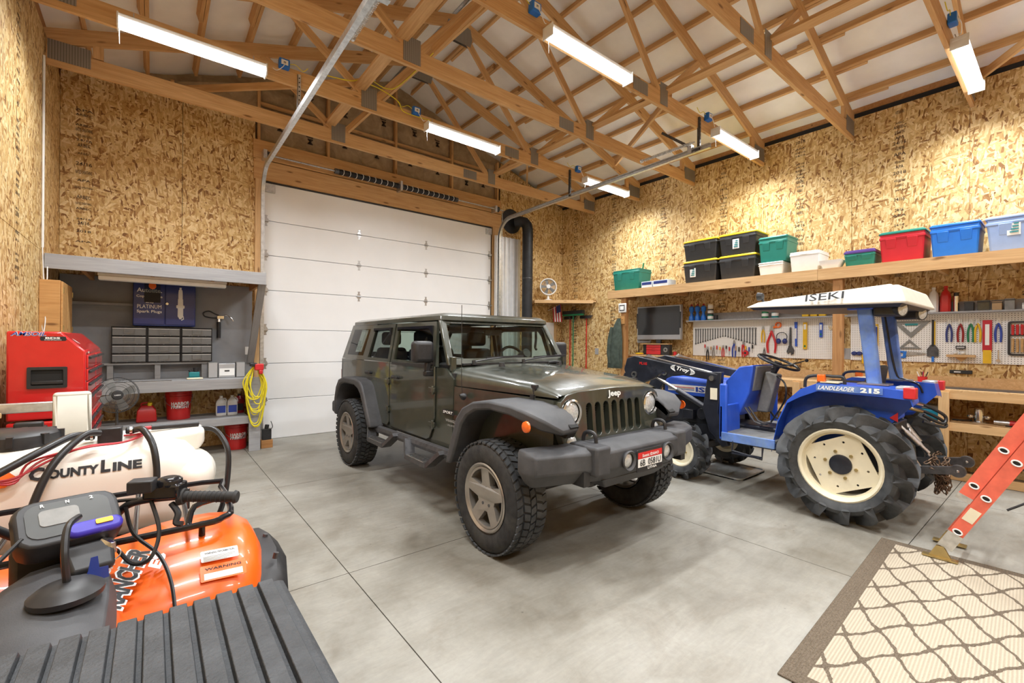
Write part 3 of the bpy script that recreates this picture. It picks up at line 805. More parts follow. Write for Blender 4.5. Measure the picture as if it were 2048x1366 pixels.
MB().box(-.60, .60, -.72, -.66, 1.335, 1.352).build('cowl_grille', 'black_plastic', CAR)
for s in (-1, 1):
    la = MB(); la.cbox((s*.60, -1.70, 1.185), (.03, .05, .10)).cyl((s*.612, -1.72, 1.12), (s*.612, -1.70, 1.21), .010).cbox((s*.595, -1.71, 1.215), (.045, .04, .016)).cbox((s*.622, -1.70, 1.14), (.02, .04, .05))
    la.build('hood_latch', 'black_plastic', hood)
    MB().cyl((s*.36, -.98, 1.33), (s*.36, -.98, 1.365), .03, .024).build('hood_bumper', 'black_plastic', hood)
MB().tube([(.20, -1.0, 1.335), (.20, -1.0, 1.36), (.28, -.99, 1.365), (.34, -.99, 1.36), (.34, -.99, 1.33)], .007, 6).build('footman_loop', 'black_plastic', hood)
# grille with seven slots
def gslot(cx, z0, z1, w):
    return [(cx+w*math.cos(a), (z1-w)+w*math.sin(a)) for a in [PI*i/6 for i in range(7)]]+[(cx-w*math.cos(a), (z0+w)-w*math.sin(a)) for a in [PI*i/6 for i in range(7)]]
go = [(-.50,.76),(.50,.76),(.565,.80),(.60,.90),(.605,1.05),(.58,1.13),(.52,1.175),(.40,1.195),(0,1.205),(-.40,1.195),(-.52,1.175),(-.58,1.13),(-.605,1.05),(-.60,.90),(-.565,.80)]
gh = [gslot((i-3)*.097, .86, 1.105, .031) for i in range(7)]+[circ(s*.475, 1.045, .098, 22) for s in (-1, 1)]
grille = MB().plate(go, gh, .06, lambda u, v, w: (u, -1.965+w-(v-1)*-.10, v)).build('grille', 'car_paint', CAR, bevel=.008)
MB().box(-.40, .40, -1.90, -1.86, .82, 1.13).build('radiator', 'dark_recess', CAR)
rf = MB()
for i in range(14): rf.box(-.38, .38, -1.912, -1.898, .85+i*.019, .858+i*.019)
o = rf.build('radiator_fins', 'dark_steel', CAR); o['kind'] = 'stuff'
lettering('lettering', 'Jeep', (0, -1.953, 1.155), (1,0,0), (0,.1,1), .155, .062, 'white_print', grille, bold=.03, lift=.006)
for s in (-1, 1):
    hl = MB().lathe([(.095,0),(.10,-.02),(.088,-.028),(.084,-.012)], (s*.475, -1.945, 1.045), (0,1,0), 26).build('headlight', 'bright_steel', CAR)
    MB().lathe([(0,-.024),(.04,-.021),(.07,-.013),(.086,.002)], (s*.475, -1.945, 1.045), (0,1,0), 26).build('lens', 'headlamp', hl)
    MB().lathe([(0,.03),(.05,.02),(.084,0)], (s*.475, -1.925, 1.045), (0,1,0), 22).build('reflector', 'bright_steel', hl)
    tsg = MB().lathe([(0,-.022),(.03,-.018),(.044,-.004),(.047,.004)], (s*.50, -1.985, .845), (0,1,0), 20).build('turn_signal', 'headlamp', CAR)
# bumper
bp = MB()
top = [(-.93,-1.90),(-.955,-2.0),(-.93,-2.06),(-.60,-2.17),(-.40,-2.235),(.40,-2.235),(.60,-2.17),(.93,-2.06),(.955,-2.0),(.93,-1.90),(.52,-1.98),(-.52,-1.98)]
mid = [(x*1.0, y-.025 if y < -2 else y) for x, y in top]
bp.loft([[(x*.985, y+.03 if y < -2 else y, .845) for x, y in top], [(x, y, .815) for x, y in mid], [(x, y, .70) for x, y in mid], [(x*.93, y+.05 if y < -2 else y, .60) for x, y in top]])
bumper = bp.build('front_bumper', 'flare_plastic', CAR, bevel=.012)
MB().loft([[(-.42,-2.20,.61),(.42,-2.20,.61),(.40,-2.0,.61),(-.40,-2.0,.61)], [(-.30,-2.12,.52),(.30,-2.12,.52),(.30,-2.0,.52),(-.30,-2.0,.52)]]).build('lower_valance', 'flare_plastic', bumper, bevel=.01)
for s in (-1, 1):
    MB().box(s*.47-.075, s*.47+.075, -2.255, -1.99, .66, .858).build('bumper_step', 'flare_plastic', bumper, bevel=.02)
    fg = MB().lathe([(.052,.02),(.072,-.02),(.066,-.028),(.052,-.016)], (s*.235, -2.262, .735), (0,1,0), 22).build('fog_light', 'flare_plastic', bumper)
    MB().lathe([(0,-.016),(.035,-.012),(.053,0)], (s*.235, -2.262, .735), (0,1,0), 20).build('lens', 'headlamp', fg)
    MB().tube([(s*.42, -2.02, .85), (s*.42, -2.03, .905), (s*.42, -2.07, .925), (s*.42, -2.125, .915), (s*.42, -2.14, .85)], .014, 8, smooth=4).build('tow_hook', 'black_plastic', bumper)
    MB().box(s*.58-.03, s*.58+.03, -2.2, -1.4, .60, .70).build('frame_horn', 'black_plastic', CAR)
# licence plate
pl = MB().plate(rect(-.155,.155,-.08,.08,.012), (), .006, lambda u, v, w: (u, -2.285+w, .715+v)).build('licence_plate', 'black_plastic', bumper)
MB().box(-.145, .145, -2.2875, -2.284, .70-.028, .70+.03).build('plate_face', 'white', pl)
MB().box(-.145, .145, -2.2875, -2.284, .732, .775).build('plate_sky', 'red_print', pl)
MB().box(-.145, .145, -2.2865, -2.283, .645, .672).build('plate_frame', 'black_print', pl)
lettering('lettering', '6B  0581U', (0, -2.289, .702), (1,0,0), (0,0,1), .25, .046, 'black_print', pl, bold=.01)
lettering('lettering', 'Scenic IDAHO', (-.0, -2.289, .752), (1,0,0), (0,0,1), .20, .022, 'white_print', pl, bold=.02)
lettering('lettering', 'LITHIA', (.02, -2.2885, .658), (1,0,0), (0,0,1), .11, .018, 'white_print', pl, bold=.02)
# fender flares
FST = [(-.95,.56,-1.03,.56,.925),(-.99,.66,-1.08,.65,.925),(-1.11,.95,-1.19,.90,.925),(-1.20,1.045,-1.27,.98,.925),(-1.34,1.105,-1.38,1.035,.925),(-1.56,1.135,-1.56,1.06,.925),(-1.80,1.13,-1.80,1.05,.925),(-1.93,1.105,-1.92,1.02,.905),(-2.04,1.05,-2.01,.965,.83),(-2.10,.965,-2.07,.925,.69)]
ro = [(.70,.58),(.74,.66),(.96,1.02),(1.04,1.075),(1.20,1.10),(1.62,1.095),(1.80,1.05),(1.90,.95),(1.96,.80),(1.98,.62),(1.95,.58)]
ri = [(1.88,.58),(1.90,.78),(1.83,.90),(1.74,.985),(1.60,1.02),(1.22,1.02),(1.10,.985),(1.02,.93),(.83,.66),(.79,.58)]
def flare(outer, inner):
    def f(mb, s):
        mb.prism(outer+inner, 'x', s*.60, s*.925)
    return f
def front_flare(mb, s):
    mb.loft([[(s*.55, yo, zo), (s*xo, yo, zo-.012), (s*xo, yi, zi), (s*.55, yi, zi)] for yo, zo, yi, zi, xo in FST])
ff = both(front_flare, 'front_fender_flare', 'flare_plastic', CAR, bevel=.016)
rf_ = both(flare(ro, ri), 'rear_fender_flare', 'flare_plastic', CAR, bevel=.02)
for s, o in zip((-1, 1), ff):
    MB().lathe([(0,.013),(.022,.011),(.036,.004),(.038,-.01)], (s*.926, -1.98, 1.00), (s,0,0), 20).build('side_marker_lamp', 'orange_light', o)
    # inner liner
    MB().prism([(-1.0,.6),(-1.14,.92),(-1.36,1.06),(-1.98,1.06),(-2.1,.98),(-2.05,.9),(-1.5,.96),(-1.2,.85),(-1.08,.6)], 'x', s*.55, s*.63).build('wheel_liner', 'dark_recess', CAR)
    MB().box(s*.30-.02, s*.30+.02, -2.0, 2.0, .5, .62).build('chassis_rail', 'black_plastic', CAR)
# doors
def door(y0, y1t, y1b, hinge_front, win, cut=None):
    def mk(s):
        if cut: low = cut
        else: low = [(y0,.66),(y0+.06,.62),(y1b-.06,.62),(y1b,.68),(y1b,BELT+.02),(y0,BELT+.02)]
        mb = MB().prism(low, 'x', s*(HW-.012), s*(HW+.008))
        d = mb.build('door', 'car_paint', CAR, bevel=.008)
        return d
    return mk
def upper_frame(s, pts_out, pts_in, t=.03):
    """window frame in the tilted upper side plane"""
    mb = MB(); mb.plate(pts_out, [pts_in], t, lambda u, v, w: (s*(side_x(v)+.012-w), u, v)); return mb
def pane(s, pts, off=-.004, t=.004):
    return MB().add([(s*(side_x(v)+off), u, v) for u, v in pts], [tuple(range(len(pts)))])
for s in (-1, 1):
    # front door
    d1 = MB().prism([(-.44,.72),(-.40,.64),(-.34,.615),(.47,.615),(.515,.66),(.515,BELT+.01),(-.49,BELT+.01),(-.49,.85)], 'x', s*(HW-.012), s*(HW+.008)).build('front_door', 'car_paint', CAR, bevel=.008)
    upper_frame(s, [(-.50,BELT+.005),(.515,BELT+.005),(.50,1.745),(-.385,1.745)], [(-.43,BELT+.045),(.45,BELT+.045),(.44,1.69),(-.335,1.69)]).build('window_frame', 'car_paint', d1)
    pane(s, [(-.43,BELT+.045),(.45,BELT+.045),(.44,1.69),(-.335,1.69)]).build('window_pane', 'car_glass', d1)
    MB().prism([(-.43,1.30),(.46,1.30),(.46,1.325),(-.43,1.335)], 'x', s*(HW-.01), s*(HW+.014)).build('window_seal', 'bright_steel' if False else 'black_plastic', d1)
    MB().prism([(-.34,1.705),(.44,1.705),(.44,1.665),(.40,1.68),(-.28,1.68),(-.36,1.60)], 'x', s*(side_x(1.68)+.004), s*(side_x(1.68)+.03)).build('rain_visor', 'black_gloss', d1)
    # rear door
    d2 = MB().prism([(.54,.66),(.58,.615),(.86,.615),(.93,.70),(1.02,.92),(1.16,1.07),(1.30,1.13),(1.29,BELT+.01),(.54,BELT+.01)], 'x', s*(HW-.012), s*(HW+.008)).build('rear_door', 'car_paint', CAR, bevel=.008)
    upper_frame(s, [(.54,BELT+.005),(1.29,BELT+.005),(1.17,1.745),(.54,1.745)], [(.60,BELT+.045),(1.20,BELT+.045),(1.10,1.69),(.60,1.69)]).build('window_frame', 'car_paint', d2)
    pane(s, [(.60,BELT+.045),(1.20,BELT+.045),(1.10,1.69),(.60,1.69)]).build('window_pane', 'dark_glass', d2)
    MB().prism([(.60,1.705),(1.11,1.705),(1.11,1.665),(1.06,1.68),(.66,1.68),(.60,1.62)], 'x', s*(side_x(1.68)+.004), s*(side_x(1.68)+.03)).build('rain_visor', 'black_gloss', d2)
    for d, hx, hz in ((d1, .36, 1.165), (d2, 1.12, 1.175)):
        h = MB(); h.cbox((s*(HW+.035), hx-.03, hz), (.022, .15, .028)).cyl((s*(HW+.005), hx+.035, hz), (s*(HW+.04), hx+.035, hz), .02, n=10).cyl((s*(HW+.005), hx-.09, hz), (s*(HW+.04), hx-.09, hz), .016, n=10)
        h.build('door_handle', 'black_plastic', d, bevel=.005)
    for d, yy, zz in ((d1, -.49, (1.10, .78)), (d2, .53, (1.11, .80))):
        for z in zz:
            MB().cbox((s*(HW+.016), yy+.03, z), (.02, .11, .045)).cyl((s*(HW+.022), yy, z-.04), (s*(HW+.022), yy, z+.04), .015, n=10).build('hinge', 'car_paint', d, bevel=.004)
    # hard top side with quarter window
    q = MB().plate([(1.20,BELT+.005),(2.16,BELT+.005),(1.94,1.76),(1.09,1.76)], [rect_pts for rect_pts in [[(1.40,1.37),(1.98,1.37),(1.85,1.70),(1.29,1.70)]]], .03, lambda u, v, w: (s*(side_x(v)-w), u, v)).build('hardtop_side', 'car_paint', CAR)
    pane(s, [(1.40,1.37),(1.98,1.37),(1.85,1.70),(1.29,1.70)], .002).build('quarter_window', 'dark_glass', q)
    # mirror
    mr = MB().box(s*.86-.115 if s < 0 else s*.86-.085, s*.86+.085 if s < 0 else s*.86+.115, -.50, -.39, 1.355, 1.555).build('door_mirror', 'black_plastic', CAR, bevel=.035, segs=3)
    MB().cbox((s*.82, -.44, 1.31), (.05, .05, .12)).cbox((s*.79, -.44, 1.255), (.13, .06, .055)).build('mirror_arm', 'black_plastic', mr, bevel=.012)
    MB().cbox((s*.86, -.388, 1.455), (.16, .004, .16)).build('mirror_glass', 'bright_steel', mr)
    # drop side step
    st = MB()
    st.tube([(s*.80, -1.15, .58), (s*.80, .95, .55)], .045, 8)
    step = st.build('side_step', 'dark_steel', CAR, bevel=.0)
    for yc in (-.45, .50):
        hp = MB(); path = [(s*.84, yc-.34, .59), (s*.90, yc-.20, .46), (s*.90, yc+.20, .46), (s*.84, yc+.34, .59)]
        for a, b in zip(path[:-1], path[1:]):
            a, b = V(a), V(b); dd = (b-a).normalized(); up = V((s,0,0)).cross(dd)
            hp.hexa([a+V((-.05,0,0))-up*.02, a+V((.05,0,0))-up*.02, a+V((.05,0,0))+up*.02, a+V((-.05,0,0))+up*.02], [b+V((-.05,0,0))-up*.02, b+V((.05,0,0))-up*.02, b+V((.05,0,0))+up*.02, b+V((-.05,0,0))+up*.02])
        h = hp.build('step_hoop', 'dark_steel', step)
        tr = MB().plate(rect(-.17,.17,-.05,.05,.01), [circ(i*.05-.125, j*.045-.022, .014, 8) for i in range(6) for j in range(2)], .008, lambda u, v, w: (s*.90+v, yc+u, .482+w)).build('tread_plate', 'steel', h)
    # taillight and seat belts side pillar
    MB().box(s*.70-.05, s*.70+.05, 2.17, 2.22, .98, 1.16).build('tail_light', 'dark_red', CAR, bevel=.01)
# wind screen frame, panes
WSF = lambda u, v, w: (u, -.70+(v-1.34)*.62+w, v)
wso = [(-.745,1.335),(.745,1.335),(.685,1.775),(-.685,1.775)]
wsi = [(-.675,1.395),(.675,1.395),(.625,1.725),(-.625,1.725)]
ws = MB().plate(wso, [wsi], .05, WSF).build('windscreen_frame', 'car_paint', CAR, bevel=.012)
MB().add([WSF(u, v, .02) for u, v in wsi], [(0,1,2,3)]).build('windscreen', 'car_glass', ws)
for s in (-1, 1):
    MB().cbox((s*.70, -.70, 1.345), (.05, .05, .14)).build('windscreen_hinge', 'car_paint', ws, bevel=.008)
for x0, x1, z1 in ((-.50, .05, 1.40), (.10, .62, 1.40)):
    wp = MB(); wp.tube([(x0, -.735, 1.365), (x0+.18, -.735, 1.39), (x1, -.705, 1.415)], .008, 6); wp.cbox((x0+.38, -.722, 1.405), (.46, .012, .02), M.Rotation(-.03, 3, 'Y')); wp.cyl((x0, -.74, 1.34), (x0, -.735, 1.38), .018)
    wp.build('wiper', 'black_plastic', CAR)
# roof
roof = MB().loft([[(x*.69, y, z) for x, y in ((-1,-.44),(-.9,-.47),(.9,-.47),(1,-.44),(1,1.86),(.9,1.95),(-.9,1.95),(-1,1.86))] for z in (1.755,)]+[[(x*.685, y*1.0, 1.80) for x, y in ((-1,-.43),(-.9,-.465),(.9,-.465),(1,-.43),(1,1.86),(.9,1.93),(-.9,1.93),(-1,1.86))]]+[[(x*.62, y*.97, 1.828) for x, y in ((-1,-.40),(-.9,-.43),(.9,-.43),(1,-.40),(1,1.84),(.9,1.88),(-.9,1.88),(-1,1.84))]]).build('hardtop_roof', 'car_paint', CAR, bevel=.006)
MB().plate([(-.70,1.33),(.70,1.33),(.63,1.76),(-.63,1.76)], [[(-.60,1.40),(.60,1.40),(.56,1.70),(-.56,1.70)]], .03, lambda u, v, w: (u, 2.15-(v-1.31)*.5-w, v)).build('hardtop_rear', 'car_paint', CAR)
MB().add([(u, 2.14-(v-1.31)*.5, v) for u, v in [(-.60,1.40),(.60,1.40),(.56,1.70),(-.56,1.70)]], [(0,1,2,3)]).build('rear_window', 'car_glass', CAR)
# interior
dash = MB().loft([[(-.70,-.66,z),(.70,-.66,z),(.68,-.40+.06*(z<1.2),z),(-.68,-.40+.06*(z<1.2),z)] for z in (.95, 1.15, 1.31, 1.35)]).build('dashboard', 'black_plastic', CAR, bevel=.02)
sw = MB(); swc = V((.36, -.26, 1.33)); sa = V((0, -.9, .43)).normalized()
ring = []; a_ = V((1,0,0)); b_ = sa.cross(a_)
for i in range(28): ring.append(swc+(a_*math.cos(2*PI*i/28)+b_*math.sin(2*PI*i/28))*.185)
sw.tube(ring, .016, 8, True)
for t in (0, PI, -PI/2): sw.tube([swc, swc+(a_*math.cos(t)+b_*math.sin(t))*.18], .014, 6)
sw.cyl(swc, swc+sa*.25, .04, .05)
sw.build('steering_wheel', 'black_plastic', CAR)
for y, w in ((.30, .44), (1.22, .52)):
    for s in (-1, 1):
        st = MB().box(s*.36-w/2, s*.36+w/2, y-.42, y+.08, .80, .98).hexa([(s*.36-w/2,y,.95),(s*.36+w/2,y,.95),(s*.36+w/2,y+.13,.95),(s*.36-w/2,y+.13,.95)], [(s*.36-.19,y+.14,1.47),(s*.36+.19,y+.14,1.47),(s*.36+.19,y+.24,1.47),(s*.36-.19,y+.24,1.47)])
        se = st.build('seat', 'leather', CAR, bevel=.04, segs=3)
        MB().box(s*.36-.125, s*.36+.125, y+.14, y+.25, 1.50, 1.67).build('headrest', 'leather', se, bevel=.04, segs=3)
MB().box(-.11, .11, -.36, -.335, 1.62, 1.68).tube([(0,-.35,1.68),(0,-.40,1.73)], .01).build('rear_view_mirror', 'black_plastic', CAR, bevel=.01)
MB().tube([(.58,-.38,1.68),(.60,-.36,1.58),(.59,-.36,1.50),(.57,-.40,1.47)], .014, 8, smooth=5).build('grab_handle', 'black_plastic', CAR)
rb = MB()
for s in (-1, 1): rb.tube([(s*.62, -.36, 1.70), (s*.62, .55, 1.71), (s*.60, 1.5, 1.70), (s*.60, 1.9, 1.25)], .03, 8)
rb.tube([(-.62, .55, 1.71), (.62, .55, 1.71)], .03, 8)
rb.build('roll_bar', 'black_plastic', CAR)
# antenna, badges
an = MB().lathe([(.03,0),(.028,.02),(.012,.045),(.006,.05)], (-.755, -.98, 1.085), (-1,0,.35), 14).tube([(-.775,-.98,1.10),(-.785,-.98,1.20),(-.785,-.975,1.86)], .0028, 6).build('antenna', 'black_plastic', CAR)
for s in (-1,):
    lettering('lettering', 'SPORT', (-.768, -.735, .925), (0,-1,0), (0,0,1), .16, .024, 'white_print', CAR, bold=.02, shear=.3, lift=.004)
    MB().box(-.7685, -.766, -.83, -.64, .905, .945).build('badge', 'black_print', CAR)
    lettering('lettering', 'WRANGLER', (-.768, -.80, .855), (0,-1,0), (0,0,1), .20, .024, 'grey_print', CAR, bold=.015, lift=.004)
    lettering('lettering', 'UNLIMITED', (-.768, -.80, .815), (0,-1,0), (0,0,1), .14, .016, 'grey_print', CAR, bold=.01, lift=.004)
# under body
MB().cyl((-.75,-1.5,.40), (.75,-1.5,.40), .05).ball((.22,-1.5,.40), .13).build('front_axle', 'dark_steel', CAR)
MB().cyl((-.75,1.48,.40), (.75,1.48,.40), .05).ball((0,1.48,.40), .14).build('rear_axle', 'dark_steel', CAR)
MB().box(-.28, .28, -1.2, 1.7, .48, .6).build('drivetrain_shield', 'dark_recess', CAR)
MB().tube([(-.5,-1.75,.52),(0,-1.78,.50),(.6,-1.74,.55)], .02).build('steering_link', 'dark_steel', CAR)
# wheels
def car_wheel(parent, x, y, s):
    R_, Wd = .41, .265
    prof = [(.245,-.115),(.27,-.128),(.33,-.134),(.375,-.125),(.398,-.105),(.404,-.05),(.405,0),(.404,.05),(.398,.105),(.375,.125),(.33,.134),(.27,.128),(.245,.115)]
    w = MB().lathe(prof, (0,0,0), (1,0,0), 48).build('wheel', 'rubber', parent)
    w.location = (x, y, R_)
    # tread blocks
    tb = MB(); n = 44
    for k in range(n):
        for j, (a0, a1, off) in enumerate(((-.128,-.088,0),(-.078,-.028,.5),(-.020,.022,.2),(.03,.08,.6),(.088,.128,.1))):
            t = 2*PI*(k+off)/n; dt = 2*PI/n*.36; r0_, r1_ = (.394 if j in (0, 4) else .400), (.406 if j in (0, 4) else .415)
            sk = .3*2*PI/n*(1 if j % 2 else -1)
            def q(aa, tt, rr): return (aa, rr*math.cos(tt), rr*math.sin(tt))
            tb.hexa([q(a0,t-dt,r0_),q(a1,t-dt+sk,r0_),q(a1,t+dt+sk,r0_),q(a0,t+dt,r0_)], [q(a0,t-dt,r1_),q(a1,t-dt+sk,r1_),q(a1,t+dt+sk,r1_),q(a0,t+dt,r1_)])
    o = tb.build('tread_blocks', 'tread_rubber', w, smooth=False); o['kind'] = 'stuff'
    rim = MB().lathe([(.245,.118),(.252,.125),(.243,.132),(.225,.118),(.215,.02),(.215,-.10),(.235,-.115)], (0,0,0), (s,0,0), 40).build('rim', 'alloy', w)
    holes = []
    for k in range(5):
        a = 2*PI*k/5+PI/2+PI/5
        h = []
        for rr, aw in ((.105,.13),(.205,.40)):
            pts = [(rr*math.cos(a+aw*(i/4-.5)*2*.5*2), rr*math.sin(a+aw*(i/4-.5)*2)) for i in range(5)]
            pts = [(rr*math.cos(a+aw*(i/2-1)), rr*math.sin(a+aw*(i/2-1))) for i in range(5)]
            h += pts if rr < .15 else pts[::-1]
        holes.append(h)
    sp = MB().plate(circ(0,0,.222,40), holes, .045, lambda u, v, w_: (s*(.045+w_+.03*(math.hypot(u,v)/.22)), u, v)).build('spokes', 'alloy', w, bevel=.006)
    MB().lathe([(0,.012),(.02,.012),(.034,.006),(.036,0)], (s*.093,0,0), (s,0,0), 20).build('hub_cap', 'alloy', w)
    for k in range(5):
        a = 2*PI*k/5+PI/2
        MB().cyl((s*.088, .065*math.cos(a), .065*math.sin(a)), (s*.108, .065*math.cos(a), .065*math.sin(a)), .013, n=6).build('lug_nut', 'dark_steel', w)
    MB().lathe([(.0,-.02),(.13,-.02),(.14,-.03)], (0,0,0), (s,0,0), 24).build('brake_disc', 'dark_steel', w)
    for st_, rr in ((-.134, .30),):
        pass
    tl_ = MB()
    for k, wd in enumerate(('MT-TRAIL', 'LT 265/70 R17')):
        pass
    return w
for x, y, s in ((-.79,-1.5,-1),(.79,-1.5,1),(-.79,1.48,-1),(.79,1.48,1)): car_wheel(CAR, x, y, s)
spare = car_wheel(CAR, 0, 0, 1); spare.location = (.1, 2.36, 1.02); spare.rotation_euler = (0,0,PI/2); spare.name = 'spare_wheel'
MB().box(-.06, .26, 2.16, 2.30, .9, 1.14).build('spare_carrier', 'black_plastic', CAR)
MB().box(-.85, .85, 2.12, 2.30, .56, .72).build('rear_bumper', 'flare_plastic', CAR, bevel=.03)
# ------------------------------------------------------------------ compact tractor with front loader
TX = 5.34
TR = thing('compact_tractor', 'blue compact tractor with cream canopy, ribbed tyres and black front loader', 'tractor', (TX, 1.27, 0))
def L(x, y, z): return (x-TX, y-1.27, z)
def lx(x): return x-TX
def ly(y): return y-1.27
# rear wheels
def tractor_wheel(name, x, y, R_, Wd, rim, s, lugs):
    h = Wd/2; k = R_/.52
    prof = [(rim,-h*.72),(rim+.03*k,-h*.86),(R_*.75,-h*.96),(R_*.81,-h*.86),(R_*.85,-h*.5),(R_*.86,0),(R_*.85,h*.5),(R_*.81,h*.86),(R_*.75,h*.96),(rim+.03*k,h*.86),(rim,h*.72)]
    w = MB().lathe(prof, (0,0,0), (1,0,0), 44).build(name, 'tread_rubber', TR); w.location = (lx(x), ly(y), R_)
    for side in (-1, 1):
        for i in range(lugs):
            t0 = 2*PI*(i+(.5 if side > 0 else 0))/lugs; sk = 2*PI/lugs*.95*(-1); rings = []
            for f, hw, ro, hb, rb in ((.03,.016,1.0,.034,.84),(.40,.017,1.0,.036,.84),(.75,.018,.993,.042,.82),(.97,.016,.962,.048,.78),(1.07,.012,.89,.046,.74),(1.0,.008,.78,.030,.71)):
                a = side*h*f; t = t0+sk*(min(f, 1.05)*.9); dt, db = hw*k/R_, hb*k/R_
                def q(tt, r): return (a, r*R_*math.cos(tt), r*R_*math.sin(tt))
                rings.append([q(t-db, rb), q(t-dt, ro), q(t+dt, ro), q(t+db, rb)])
            MB().loft(rings).build('tread_lug', 'tread_rubber', w)
    rm = MB().lathe([(rim,h*.60),(rim+.012,h*.74),(rim-.004,h*.80),(rim-.022,h*.70),(rim-.03,h*.35),(rim-.035,h*.1),(rim-.035,-h*.5),(rim+.01,-h*.72)], (0,0,0), (s,0,0), 44).build('rim', 'cream', w)
    r2 = rim-.028; holes = []
    if R_ > .4:
        for q4 in range(4):
            a = PI/4+q4*PI/2+.35; hp = []
            for i in range(9): hp.append((r2*.945*math.cos(a+(i/8-.5)*1.15), r2*.945*math.sin(a+(i/8-.5)*1.15)))
            p0, p1 = hp[0], hp[-1]
            for i in range(1, 5):
                t = i/5; cx = p1[0]+(p0[0]-p1[0])*t; cy = p1[1]+(p0[1]-p1[1])*t; hp.append((cx*1.0, cy*1.0))
            holes.append(hp)
        for q8 in range(8):
            a = q8*PI/4+.1; holes.append(circ(r2*.70*math.cos(a), r2*.70*math.sin(a), .010, 8))
    dsh = lambda u, v, w_: (s*(h*.28+w_), u, v)
    MB().plate(circ(0,0,r2,44), holes, .012, dsh).build('wheel_disc', 'cream', w)
    MB().lathe([(0,.028),(.06*k,.028),(.085*k,.022),(.09*k,0)], (s*h*.30,0,0), (s,0,0), 26).build('hub', 'loader_black', w)
    for i in range(6):
        a = 2*PI*i/6+.2
        MB().cyl((s*h*.30, .118*k*math.cos(a), .118*k*math.sin(a)), (s*(h*.30+.025), .118*k*math.cos(a), .118*k*math.sin(a)), .014*k, n=6).build('wheel_bolt', 'brass', w)
    return w
for x, s in ((4.745, -1), (5.935, 1)): tractor_wheel('rear_wheel', x, 1.27, .507, .285, .308, s, 14)
for x, s in ((4.80, -1), (5.88, 1)): tractor_wheel('front_wheel', x, 2.83, .325, .20, .175, s, 12)
# chassis, axle, engine
MB().box(*[lx(5.16),lx(5.52)], ly(1.0), ly(3.3), .42, .66).build('chassis', 'loader_black', TR, bevel=.02)
MB().cyl(L(4.86,1.27,.525), L(5.82,1.27,.525), .09).box(lx(5.13), lx(5.55), ly(.98), ly(1.55), .40, .86).build('rear_axle_housing', 'loader_black', TR, bevel=.01)
MB().box(lx(4.86), lx(5.82), ly(2.77), ly(2.89), .27, .38).build('front_axle', 'loader_black', TR, bevel=.02)
MB().box(lx(5.15), lx(5.53), ly(2.45), ly(3.2), .60, .92).cyl(L(5.08,2.75,.72), L(5.2,2.75,.72), .07).cyl(L(5.06,2.62,.60), L(5.2,2.62,.60), .05).cbox(L(5.10,2.92,.70), (.08,.14,.12)).build('engine', 'loader_black', TR, bevel=.01)
# hood with side stripes
hd = MB().loft([[L(5.09,y,.92), L(5.59,y,.92), L(5.59,y,1.08), L(5.55,y,1.135), L(5.13,y,1.135), L(5.09,y,1.08)] if y < 3.2 else [L(5.12,y,.92), L(5.56,y,.92), L(5.56,y,1.06), L(5.52,y,1.10), L(5.16,y,1.10), L(5.12,y,1.06)] for y in (2.40, 2.9, 3.18, 3.27)]).build('hood', 'blue_paint', TR, bevel=.008)
MB().box(lx(5.0865), lx(5.0895), ly(2.46), ly(3.20), .965, 1.045).build('side_decal', 'white_print', hd)
for z0, z1, m_ in ((1.012,1.020,'red_print'),(1.0,1.005,'black_print'),(.985,.993,'blue_print')):
    MB().box(lx(5.085), lx(5.0866), ly(2.85), ly(3.20), z0, z1).build('stripe', m_, hd)
lettering('lettering', 'ISEKI', L(5.0855,2.66,1.003), (0,-1,0), (0,0,1), .34, .06, 'blue_print', hd, bold=.04, lift=.002)
MB().box(lx(5.12), lx(5.56), ly(3.27), ly(3.30), .62, 1.06).build('front_grille', 'loader_black', TR, bevel=.01)
# dash cowl, column, steering wheel
MB().prism([(ly(2.31),1.30),(ly(2.16),1.325),(ly(2.20),1.02),(ly(2.31),.76),(ly(2.44),.76),(ly(2.46),1.13)], 'x', lx(5.06), lx(5.62)).build('dash_cowl', 'blue_paint', TR, bevel=.012)
MB().prism([(ly(2.305),1.285),(ly(2.155),1.31),(ly(2.145),1.30),(ly(2.185),1.04),(ly(2.22),1.03)], 'x', lx(5.12), lx(5.56)).build('instrument_panel', 'grey_plastic', TR, bevel=.008)
MB().hexa([L(5.27,2.22,.80),L(5.42,2.22,.80),L(5.42,2.10,.80),L(5.27,2.10,.80)], [L(5.28,2.13,1.25),L(5.41,2.13,1.25),L(5.41,2.0,1.22),L(5.28,2.0,1.22)]).build('steering_column', 'grey_plastic', TR, bevel=.015)
swc = V(L(5.345,2.02,1.355)); sa = V((0,-.38,.92)).normalized(); a_ = V((1,0,0)); b_ = sa.cross(a_)
w = MB().tube([swc+(a_*math.cos(2*PI*i/32)+b_*math.sin(2*PI*i/32))*.205 for i in range(32)], .014, 8, True)
for k in range(3):
    t = PI/2+k*2*PI/3; w.tube([swc-sa*.03, swc+(a_*math.cos(t)+b_*math.sin(t))*.2], .010, 6)
w.cyl(swc-sa*.14, swc+sa*.0, .03, .04)
w.build('steering_wheel', 'black_plastic', TR)
MB().tube([L(5.36,2.05,1.28), L(5.42,1.92,1.33), L(5.44,1.80,1.375)], .006, 6).ball(L(5.44,1.78,1.38), .018).build('throttle_lever', 'black_plastic', TR)
MB().tube([L(5.28,2.03,1.26), L(5.20,2.02,1.29)], .006, 6).ball(L(5.19,2.02,1.29), .016).build('shift_lever', 'black_plastic', TR)
MB().tube([L(5.30,2.04,1.22), L(5.24,1.92,1.14), L(5.22,1.90,1.0), L(5.30,1.98,.86), L(5.26,2.06,.70)], .009, 6, smooth=5).build('wiring_hose', 'hose_black', TR)
